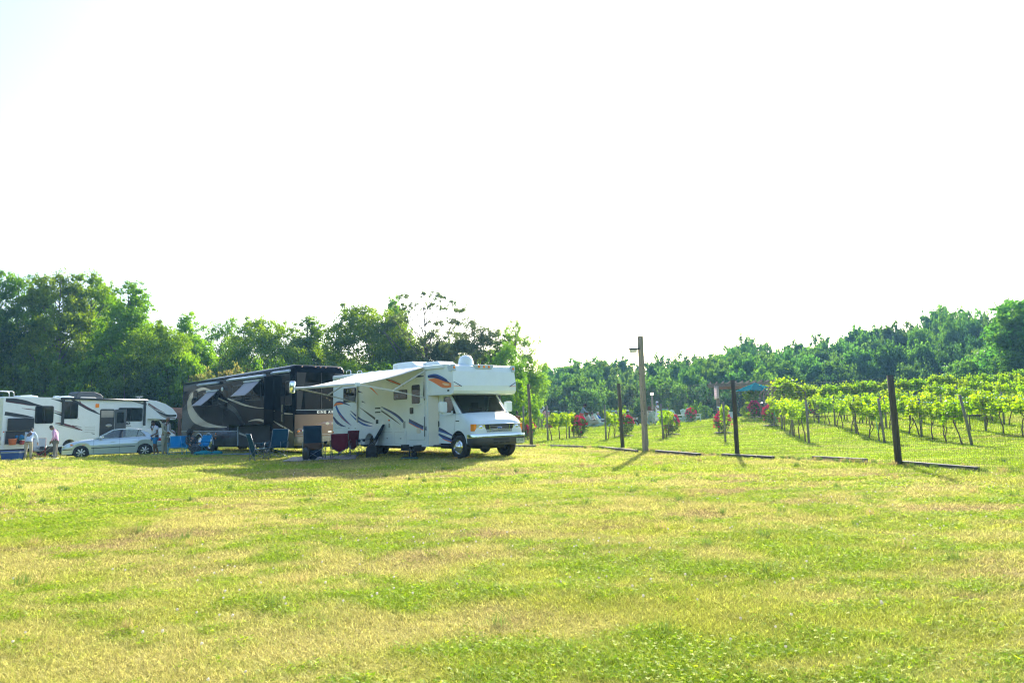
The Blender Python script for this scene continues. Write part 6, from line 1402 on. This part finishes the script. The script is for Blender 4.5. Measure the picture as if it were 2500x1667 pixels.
# ================================================================== fence, timbers, lamp post
WOOD=barkmat('dark_post_wood',(.085,.075,.055),(18,18,1.2),.6,.45); WOODG=barkmat('grey_timber',(.27,.235,.19),(16,16,.9),.5,.30); WIRE=mat('wire_dark',(.035,.038,.04),.7,spec=.2); RAILT=barkmat('weathered_rail',(.10,.09,.08),(1.5,14,14),.6,.4)
def fence():
    posts=[((12.6,9.0),2.15),((9.02,16.3),2.10),((6.75,21.0),2.30),((3.99,25.5),2.42),((.71,29),2.58),((-3.0,31.6),2.4)]
    lean={1:(-.03,0),2:(.0,0),3:(-.06,0),4:(-.07,0)}
    e=empty('wire_fence',(0,0,0),0,'tall wire mesh fence on dark round posts between the meadow and the vineyard','fence')
    P=[]
    for i,((x,y),h) in enumerate(posts):
        z=T(x,y); lx,ly=lean.get(i,(0,0)); r=.068 if i!=1 else .074; P.append((x,y,z,h,lx))
        q=MB(); q.tube([(0,0,-.3),(lx*.3,0,h*.35),(lx*.7+.006,0,h*.7),(lx,0,h)],[r*1.04,r*1.0,r*.97,r*.93],0,14); q.build('post',[WOOD],e,loc=(x,y,z))
    m=MB(); t=.0017
    def wire(a,b):
        a=Vector(a);b=Vector(b); d=(b-a).normalized(); u=d.orthogonal().normalized()*t; v=d.cross(u.normalized())*t
        m.add([a+u,a-u*.5+v*.87,a-u*.5-v*.87,b+u,b-u*.5+v*.87,b-u*.5-v*.87],[(0,1,4,3),(1,2,5,4),(2,0,3,5)],0)
    rg=random.Random(2)
    for i in range(len(P)-1):
        a,b=P[i],P[i+1]; Ld=math.hypot(b[0]-a[0],b[1]-a[1]); n=int(Ld/.05); off=Vector((b[1]-a[1],a[0]-b[0],0)).normalized()*-.075
        def pt(s,hh):
            x=a[0]+(b[0]-a[0])*s; y=a[1]+(b[1]-a[1])*s; z=T(x,y); H_=(a[3]*(1-s)+b[3]*s)-.10; sag=.06*4*s*(1-s)*(hh**2); bul=.05*math.sin(math.pi*s)*math.sin(hh*3)
            return Vector((x+off.x*(1+bul),y+off.y*(1+bul),z+.02+H_*hh-sag))
        seg=6
        for k in range(n+1):
            s=k/n; j=rg.uniform(-.004,.004)
            wire(pt(s,0)+Vector((j,0,0)),pt(s,.5)); wire(pt(s,.5),pt(s,1)+Vector((-j,0,0)))
        rows_=36
        for r_ in range(rows_+1):
            hh=(r_/rows_)**1.05
            for k in range(seg): wire(pt(k/seg,hh),pt((k+1)/seg,hh))
    m.build('wire_mesh',[WIRE],e,fix=False)
    return e
fence()
def beam_between(label,a,b,h=.085,wd=.13,off=0):
    A=gp(*a);B=gp(*b); q=MB(); d=B-A; L_=d.length; ang=math.atan2(d.y,d.x); q.box(0,L_,-wd/2,wd/2,-.06,h)
    bm_=q.build('landscape_timber',[RAILT],None,bevel=.012); bm_.location=A; bm_.rotation_euler=(0,-math.asin(d.z/L_),ang); tag(bm_,label,'timber','landscape timbers along the foot of the fence'); return bm_
for lab,a,b in [('weathered timber on the ground left of the leftmost fence post, nearest the white motorhome',(1240,28.4),(1307,27.6)),('low timber lying between the first and second fence posts, half sunk in grass',(1345,27.7),(1423,26.6)),
  ('weathered timber at the foot of the second fence post from the left',(1465,26.2),(1555,23.6)),('timber just right of the wooden lamp post',(1603,23.4),(1708,21.3)),('timber at the foot of the fence post left of the parasol view',(1765,21.0),(1888,19.2)),
  ('dark timber lying between the two rightmost fence posts',(1986,18.9),(2115,17.3)),('long timber running right from the nearest fence post',(2205,16.3),(2388,14.3))]: beam_between(lab,a,b)
def lamp_post():
    b=gp(1576,24.0); e=empty('lamp_post',b,.62,'tall square grey timber post with a box lamp near its top, standing before the fence','lamp post'); H_=4.03
    q=MB(); q.box(-.075,.075,-.075,.075,-.3,H_); q.box(-.05,.05,-.12,-.07,.2,.45) ; q.build('post',[WOODG],e,bevel=.008)
    k=MB()
    for z in (.9,1.3,1.75,2.15,2.6,2.9): k.sph((.0+random.uniform(-.04,.04),-.0765,z),(.014,.003,.022),0,8); k.sph((-.0765,random.uniform(-.04,.04),z+.1),(.003,.012,.02),0,8)
    k.build('wood_knots',[mat('knot_brown',(.03,.02,.015),.8)],e)
    l=MB(); l.box(-.36,-.10,-.11,.11,-.02,.05,0); l.prism([(-.10,-.02),(-.02,.0),(-.02,.05),(-.10,.05)],-.04,.04,0); lo=l.build('lamp_head',[BLKV],e,bevel=.01); lo.location=(-.06,0,3.56); lo.rotation_euler.z=-.62+.15
    l=MB(); l.box(-.35,-.12,-.10,.10,-.11,-.02,0); l.build('lens',[mat('lamp_glass',(.75,.76,.70),.15,coat=1,trans=.5)],lo,bevel=.015)
    return e
lamp_post()
# ================================================================== vineyard
VP=[]
def vine_proto(seed,tall=False,n=310):
    rng=np.random.default_rng(seed); rd=random.Random(seed); H0=1.0 if not tall else 1.35
    t=MB(); x=0;y=0; pts=[(0,0,-.1)]
    for i in range(1,7): x+=rd.uniform(-.05,.05); y+=rd.uniform(-.04,.04); pts.append((x,y,H0*i/6))
    t.tube(pts,[.032,.028,.024,.022,.022,.020,.018],0,7)
    if rd.random()<.5:
        p2=[(pts[1][0],pts[1][1],.15)]+[(pts[i][0]+rd.uniform(.05,.14),pts[i][1]+rd.uniform(-.05,.05),H0*i/6) for i in (3,4,6)]; t.tube(p2,[.018,.016,.014,.012],0,6)
    for s in (-1,1): t.tube([(x,y,H0),(x+.02,y+s*.3,H0+.05),(x,y+s*.75,H0+.03)],[.017,.013,.008],0,6)
    # shoots along the cordon and their leaves
    C=[];O=[];tone=[]
    ns=17
    for i in range(ns):
        yy=rd.uniform(-.85,.85); L_=rd.uniform(.25,.62)*(1.15 if tall else 1); dx=rd.uniform(-.35,.35); dz=rd.choice([1,1,1,.6,-.45]); k=int(n/ns*L_/.42)
        for j in range(k):
            u=rng.random()**.8; C.append((x+dx*u*L_*1.3+rng.normal(0,.055),yy+rng.normal(0,.075)+.1*u*math.sin(i),H0+.05+dz*u*L_+rng.normal(0,.05))); O.append((dx,.0,.4)); tone.append(.25+.5*u+.25*rng.random())
        if dz>0: t.tube([(x,yy,H0+.03),(x+dx*L_*.6,yy,H0+.05+dz*L_*.5),(x+dx*L_*1.3,yy+.05,H0+.05+dz*L_)],[.006,.005,.003],0,4)
    if tall:
        for j in range(n//2): C.append((x+rng.normal(0,.28),rng.uniform(-.9,.9),H0+rng.normal(.25,.22))); O.append((0,0,.5)); tone.append(rng.random())
    V,F=leaves(np.array(C),.125,rng,.15,np.array(O),jit=.8,aspect=.9)
    return npmesh('vine_leaves',V,F,[LF['vine']],face_attr=np.clip(np.array(tone),0,1)),t.mesh('vine_trunk',[VBARK])
VP=[vine_proto(i+50) for i in range(6)]; VT=[vine_proto(i+80,True,900) for i in range(4)]
vr=random.Random(11)
def vine(x,y,label,group,tall=False,s=1.0,dirz=0,zs=1.0):
    me=vr.choice(VT if tall else VP); e=empty('grapevine',(x,y,T(x,y)),dirz+vr.choice((0,math.pi))+vr.uniform(-.1,.1),label,'grapevine',group); e.scale=(s,s*vr.uniform(.9,1.1),s*zs*vr.uniform(.92,1.10))
    meshobj('trunk',me[1],e); meshobj('foliage',me[0],e); return e
def vpost(x,y,label,group,h=1.72,lx=0,ly=0):
    q=MB(); q.tube([(0,0,-.2),(lx*.5,ly*.5,h*.5),(lx,ly,h)],[.045,.045,.043],0,10); o=q.build('trellis_post',[barkmat('grey_post_wood',(.17,.165,.14),(20,20,2),.5,.3)],None,loc=(x,y,T(x,y))); tag(o,label,'post',group); return o
DX,DY=.26,.965; TURQ=mat('turquoise_tape',(.02,.45,.42),.4)
def row(idx,x0,y0,length,nv,posts,rose=None,taped=True,first=.9,name=''):
    ang=math.atan2(DY,DX)-R(90)
    for k in range(nv):
        s=first+(length-first-.3)*k/max(nv-1,1); x=x0+DX*s; y=y0+DY*s
        end='at the near end' if k==0 else 'at the far end' if k==nv-1 else 'in the middle'
        vine(x,y,f'grapevine {end} of the {name}',f'grapevines {end} of the {name}',dirz=ang,zs=.86 if idx<5 else .95)
    for k,s in enumerate(posts): 
        lx,ly=(vr.uniform(-.03,.03),0) if not(idx in (6,7) and k==0) else (-.28 if idx==7 else -.12,.0)
        vpost(x0+DX*s,y0+DY*s,f'grey post {"at the near end" if k==0 else "further along"} of the {name}',f'trellis posts {"at the near end" if k==0 else "further along"} of the {name}',1.72 if k==0 else 1.6,lx,ly)
    e=empty('trellis_wire',(0,0,0),0,f'trellis wires with turquoise ties along the {name}','trellis wire')
    q=MB(); tp=MB(); n=max(3,int(length/1.2))
    for hh in (1.0,1.45):
        pts=[(x0+DX*length*i/n,y0+DY*length*i/n,T(x0+DX*length*i/n,y0+DY*length*i/n)+hh) for i in range(n+1)]; q.tube(pts,.004,0,4,cap=False)
        if hh>1.2 and taped:
            for i in range(int(length*3.2)):
                if vr.random()<.35: continue
                s=length*(i+vr.random()*.6)/(length*3.2); z=T(x0+DX*s,y0+DY*s)+hh; tp.sph((x0+DX*s,y0+DY*s,z),(.035,.05,.025),0,6)
    q.build('wire',[WIRE],e,fix=False)
    if tp.v: tp.build('tape_tie',[TURQ],e,fix=False)['kind']='stuff'
N_=['short row behind the leftmost fence post','short row left of the second fence post','short row behind the second fence post','short row right of the lamp post','short row left of the parasol','vine row below the arbour','row left of the nearest fence post','vine row behind the leaning post','second vine row from the right edge','rightmost vine row','back vine row on the right','far back vine row on the right']
rowdef=[(0,.45,33.5,1.8,1,[0]),(1,1.6,33,7,4,[0,5.6]),(2,4.45,33.5,7,3,[0,6.4]),(3,7.22,33.5,7,4,[0,6.6]),(4,9.16,30,11,0,[0,9.5]),(5,11.93,28,13.5,8,[0,5,9,13]),(6,14.47,27,17,10,[0,5,10,15]),(7,15.5,23.4,22,14,[0,5.5,11,16,21]),(8,17.2,18.6,27,16,[0,6,11.2,16.5,22]),(9,19.9,17.8,29,17,[0,6,11.5,17,23]),(10,23.0,18.5,29,16,[0,6,12,18,24]),(11,27.0,22,26,13,[0,6,12,18])]
for d in rowdef: row(*d,name=N_[d[0]],taped=d[0]<10)
nv_=vine(9.3,30.5,'narrow upright grapevine climbing its post, left of the parasol fence post','',s=1.0); nv_.scale=(.75,.36,.98)
# tall hedge-like back vines on the crest
for k in range(26):
    x=21.5+k*1.15; y=50.5+.05*k-(.10*max(0,k-8)); vine(x,y,f'tall leafy vine in the trellised hedge along the crest {"right of the nearest fence post" if k>9 else "left of the nearest fence post"}',f'tall vines of the crest hedge {"right" if k>9 else "left"} of the nearest post',True,1.0 if k<10 else .82,dirz=math.pi/2)
# turquoise marker ribbons hanging from vines
for px,Y,lab in ((1896,37.5,'turquoise ribbon hanging left of the row below the arbour'),(2146,27.6,'turquoise ribbon slanting down beside the near trellis post left of the nearest fence post'),(1386,35.5,'turquoise ribbon hanging in the short vine row left of the second fence post')):
    b=gp(px,Y); q=MB(); q.bar((0,0,.35),(-.06,0,.95),.035,.006); o=q.build('marker_ribbon',[TURQ],None,loc=b); tag(o,lab,'ribbon','turquoise marker ribbons')
# rose bushes
def rose_proto(seed,dens=150):
    rng=np.random.default_rng(seed); n=1900
    d=rng.normal(0,1,(n,3)); d/=np.linalg.norm(d,axis=1)[:,None]; r=(.45+.55*rng.random(n)**.5)*(1+.18*np.sin(d[:,0]*5+seed)+.14*np.sin(d[:,1]*6)); C=d*r[:,None]*np.array((.50,.50,.58)); C[:,2]+=.66; C=C[C[:,2]>.10]; 
    V,F=leaves(C,.075,rng,.2,None); lm=npmesh('rose_leaves',V,F,[LF['rose']],face_attr=rng.random(len(F)))
    m=MB(); 
    for i in range(dens):
        a=rng.random()*6.28; a=a+.5*math.sin(a*3+seed); z=rng.uniform(-.55,1)**(1) if i%4==0 else rng.uniform(.1,1); q=math.sqrt(1-z*z); rr=1.0+rng.normal(0,.07); cl=(math.cos(a)*q*.53*rr,math.sin(a)*q*.53*rr,.66+z*.62*rr)
        for k in range(3): m.sph((cl[0]+rng.normal(0,.025),cl[1]+rng.normal(0,.025),cl[2]+rng.normal(0,.02)),(.04,.04,.03),0,6)
    st=MB()
    for i in range(6): a=i*1.05; st.tube([(0,0,-.05),(.12*math.cos(a),.12*math.sin(a),.25),(.25*math.cos(a),.25*math.sin(a),.6)],[.012,.01,.006],0,5)
    return lm,m.mesh('rose_flowers',[mat('rose_pink',(.90,.05,.24),.8,trans=.5,spec=.1,var=.25,scale=9)]),st.mesh('rose_stems',[VBARK])
RP=[rose_proto(3),rose_proto(4,110)]
def rose(px,Y,s,label,soil=False):
    b=gp(px,Y); e=empty('rose_bush',b,random.uniform(0,6),label,'rose bush','rose bushes at the ends of the vine rows'); s*=.80; e.scale=(s,s,s*1.05); me=RP[vr.randint(0,1)]
    meshobj('stems',me[2],e); meshobj('foliage',me[0],e); meshobj('flowers',me[1],e)['kind']='stuff'
    q=MB(); q.lathe([(.62,.015),(.4,.06),(.001,.08)],0,16); q.build('mulch_ring',[mat('mulch',(.05,.035,.025),.95,bump=1,bscale=60)],e)
for a in [(1291,39,1.05,'pink rose bush behind the leftmost fence post'),(1415,39.3,1.15,'pink rose bush in front of the person in coral, its blooms highest on the right'),(1527,40,1.15,'pink rose bush behind the second fence post, left of the lamp post'),(1640,40.3,1.12,'pink rose bush in front of the empty garden chairs, right of the lamp post'),
  (1765,38.5,1.1,'pink rose bush tangled with the narrow vine, left of the parasol fence post'),(1885,41.5,1.15,'pink rose bush on a dark mulch ring right of the parasol pole'),(1843,49.3,1.1,'pink rose bush under the teal parasol'),(1688,50.2,.95,'pink rose bush among the white garden chairs on the crest'),
  (1995,47.5,1.0,'deep red rose bush low behind the vine row left of the nearest fence post'),(2150,46.5,.9,'dark red rose bush glimpsed between the vines left of the nearest fence post'),(2385,38,.9,'dark red rose bush glimpsed between the vines right of the leaning post'),(1275,38.0,.9,'pink rose bush partly behind the headlight of the white motorhome')]: rose(*a)
# ================================================================== terrace things on the crest
PAINT=mat('pale_aqua_paint',(.40,.56,.54),.5)
def adirondack(label,loc,fc):
    e=empty('garden_chair',loc,fc,label,'garden chair','pale wooden garden chairs on the crest')
    b=MB()
    for i in range(6): y0=-.26+i*.09; b.bar((-.22,y0+.04,.28),(-.62,y0+.04,1.02-.10*abs(i-2.5)/2.5),.078,.02,0,(0,1,0))
    b.bar((-.40,-.27,.62),(-.40,.27,.62),.05,.02); b.build('backrest',[PAINT],e)
    b=MB()
    for i in range(6): x=.28-.10*i; b.bar((x,-.27,.38-.02*i),(x,.27,.38-.02*i),.085,.02); 
    b.build('seat',[PAINT],e)
    for s in(-1,1):
        b=MB(); b.bar((.34,s*.34,.56),(-.46,s*.34,.56),.13,.025); b.build('armrest',[PAINT],e,bevel=.01)
        b=MB(); b.bar((.28,s*.30,0),(.28,s*.30,.55),.03,.10,0,(1,0,0)); b.build('leg',[PAINT],e)
        b=MB(); b.bar((.30,s*.27,.36),(-.66,s*.27,.02),.03,.12,0,(0,0,1)); b.build('leg',[PAINT],e)
    return e
for px,Y,f_,lab in ((1443,51.7,(.95,.2),'pale aqua garden chair the woman in the white blouse reclines in'),(1455,52.4,(.95,.2),'pale aqua garden chair holding the man in light grey'),(1467,53.2,(.95,.2),'pale aqua garden chair with the white haired guest'),(1498,52.4,(.3,.95),'pale aqua garden chair under the guest with the grey cap'),(1508,53.6,(.4,.9),'pale aqua garden chair under the guest in the pink hat'),
    (1543,51.2,(.95,.2),'pale aqua garden chair the man in black reclines in'),(1587,51.0,(-.2,.98),'pale aqua garden chair under the woman in the yellow floral dress'),(1655,51.5,(.8,.5),'empty pale aqua garden chair behind the vines right of the lamp post'),(1678,51.6,(.2,-.95),'empty pale aqua garden chair facing the camera, middle one of the empty three'),(1697,51.0,(.9,.3),'empty pale aqua garden chair, rightmost of the empty three'),(1473,51.2,(.8,-.3),'pale aqua garden chair beside the second vine post')):
    adirondack(lab,gp(px,Y),face(*f_))
simple('red_crate',lambda b:b.box(-.22,.22,-.15,.15,0,.34),[mat('faded_red',(.45,.10,.07),.7)],'small faded red crate on the lawn beside the first vine post','crate',gp(1343,53.2))
def deck_rail():
    e=empty('deck_railing',gp(1296,56.5),0,'dark wooden deck railing behind the photographer','railing'); q=MB(); q.box(0,2.4,-.03,.03,.86,.92); q.build('handrail',[WOOD],e)
    for i in range(9): q=MB(); q.box(i*.29,i*.29+.05,-.02,.02,0,.86); q.build('baluster',[WOOD],e)
deck_rail()
b=gp(1595,53); e=empty('garden_lamp',b,0,'slim pale post with a small lit lamp on top, beside the person in white','lamp'); q=MB(); q.box(-.06,.06,-.06,.06,0,2.25); q.build('post',[WOODG],e); q=MB(); q.box(-.11,.11,-.11,.11,2.25,2.42); q.build('lamp_head',[mat('lit_lamp',(.9,.85,.7),.4,emit=((1,.85,.6),1.2))],e,bevel=.02)
def parasol():
    e=empty('parasol',gp(1848,50),.2,'teal octagonal parasol open beside the pergola on the crest','parasol'); TE=mat('teal_canvas',(.006,.30,.38),1,trans=.5,var=.05,spec=0); n=8; R_=1.42; zt=2.52; zr=1.98
    q=MB(); vs=[(0,0,zt)]; fs=[]
    for i in range(n): a=2*math.pi*i/n; vs.append((R_*math.cos(a),R_*math.sin(a),zr)); a2=a+math.pi/n; vs.append((R_*.93*math.cos(a2)*.99,R_*.93*math.sin(a2)*.99,zr-.03)); vs.append((R_*.5*math.cos(a),R_*.5*math.sin(a),zr+.30)); vs.append((R_*.47*math.cos(a2),R_*.47*math.sin(a2),zr+.27))
    for i in range(n):
        j=(i+1)%n; A,B,Cc,D=1+4*i,2+4*i,3+4*i,4+4*i; A2,C2=1+4*j,3+4*j; fs+=[(0,Cc,D),(0,D,C2),(Cc,A,B,D),(D,B,A2,C2)]
    q.add(vs,fs,0); q.build('canopy',[TE],e,solid=.006)
    q=MB(); q.lathe([(.16,zt-.05),(.12,zt+.0),(.001,zt+.06)],0,8); q.build('vent_cap',[TE],e)
    for i in range(n): a=2*math.pi*i/n; q=MB(); q.tube([(.03*math.cos(a),.03*math.sin(a),zt-.04),(R_*.98*math.cos(a),R_*.98*math.sin(a),zr-.02)],.009,0,5); q.build('rib',[STEEL],e)
    q=MB(); q.tube([(0,0,0),(0,0,zt)],.022,0,10); q.lathe([(.001,0),(.24,0),(.24,.06),(.06,.10),(.001,.1)],0,16); q.build('pole',[BLKV],e)
parasol()
def pergola():
    g0=gp(1757,53.5); g1=gp(1893,52.5); e=empty('pergola',g0,math.atan2(g1.y-g0.y,g1.x-g0.x),'grey brown timber pergola with notched rafters behind the teal parasol','pergola'); L_=(g1-g0).length; WG=barkmat('pergola_wood',(.20,.155,.125),(3,3,12),.4); H_=2.62
    for x in (0,L_):
        for y in (0,2.4): q=MB(); q.box(x-.09,x+.09,y-.09,y+.09,-.1,H_); q.build('post',[WG],e,bevel=.006)
    for y in (-.12,.12,2.28,2.52): q=MB(); q.prism([(-.75,H_+.16),(-.6,H_-.08),(L_+.6,H_-.08),(L_+.95,H_+.16)],y-.025,y+.025); q.build('beam',[WG],e)
    n=12
    for i in range(n): x=-.5+(L_+1.1)*i/(n-1); q=MB(); q.prism([(-.6,H_+.18),(3.0,H_+.18),(3.0,H_+.32),(-.6,H_+.32)],x-.03,x+.03,0,'x'); q.build('rafter',[WG],e)
    q=MB(); q.grid(lambda u,v:(.05+(L_-.1)*u,.25+.04*math.sin(u*60),H_-.10-.20*v),40,2); q.build('drapery',[mat('tan_fabric',(.26,.16,.09),.8,trans=.3)],e,fix=False,solid=.006)
    q=MB(); q.grid(lambda u,v:(-.30+.34*u,-.16+.05*math.sin(u*19),H_-.02-1.05*v*(1-.1*u)),14,6); q.build('curtain',[mat('pale_pink_curtain',(.76,.68,.72),.9,trans=.45,spec=.1)],e,fix=False,solid=.006)
pergola()
def grill(b): b.box(-.55,.55,-.3,.3,.5,.85,0); b.sph((0,0,.85),(.45,.3,.28),0,16); b.box(-.45,.45,-.25,.25,0,.5,1); b.box(-.9,.9,-.28,.28,.82,.86,0)
simple('barbecue_grill',grill,[mat('grill_grey',(.12,.13,.14),.35,metal=.4),DARK],'grey barbecue grill under the pergola, right of the parasol pole','grill',gp(1866,51.8))
simple('cooler',lambda b:(b.box(-.25,.25,-.2,.2,0,.45),b.box(-.27,.27,-.22,.22,.45,.52)),[WHITE],'white cooler box on the crest left of the near parasol fence post','cooler',gp(1789,49.5))
def arbour():
    e=empty('arbour',gp(1930,45.5),math.atan2(DY,DX)-R(90)+.35,'curved timber arbour with vines growing over it, right of the pergola','arbour'); WG=MATS['pergola_wood']
    for y in (0,.6,1.2,1.8):
        q=MB(); pts=[(-1.15,y,0),(-1.15,y,1.75),(-.75,y,2.15),(0,y,2.25),(.75,y,2.15),(1.15,y,1.75),(1.15,y,0)]
        for a,b_ in zip(pts[:-1],pts[1:]): q.bar(a,b_,.07,.07)
        q.build('arch',[WG],e)
    for x,z in ((-1.0,1.95),(0,2.3),(1.0,1.95)): q=MB(); q.bar((x,-.1,z),(x,1.9,z),.05,.05); q.build('rail',[WG],e)
arbour()
for px,Y,s,lab in ((1905,48.2,1.12,'vine climbing over the left side of the arbour'),(1948,46.5,1.15,'vine climbing over the right side of the arbour'),(1838,50.6,.95,'yellow green vine growing beside the parasol pole'),(1975,46.8,1.05,'bushy vine right of the arbour'),(1922,46.2,1.30,'vine crowning the top of the arbour')):
    b=gp(px,Y); vine(b.x,b.y,lab,'',True,s)
tree('bush',1828,1000,52,38,'small yellow green shrub left of the parasol pole on the crest',cat='shrub',name='shrub')
# trees on the far side of the meadow, behind where the photographer stands
for i in range(30):
    a=R(146+8.3*i); r=55+6*math.sin(i*2.3)+(22 if i>22 else 0); x,y=r*math.cos(a),r*math.sin(a)
    k=['tulip_a','broad','tulip_c','olive','tulip_b'][i%5]; e=empty('tree',(x,y,T(x,max(y,-80))),i,'tall tree at the edge of the meadow behind the camera','tree','trees behind the camera'); e.scale=(1.6,1.6,1.0)
    meshobj('trunk',PROTO[k][1],e); meshobj('crown',PROTO[k][0],e)
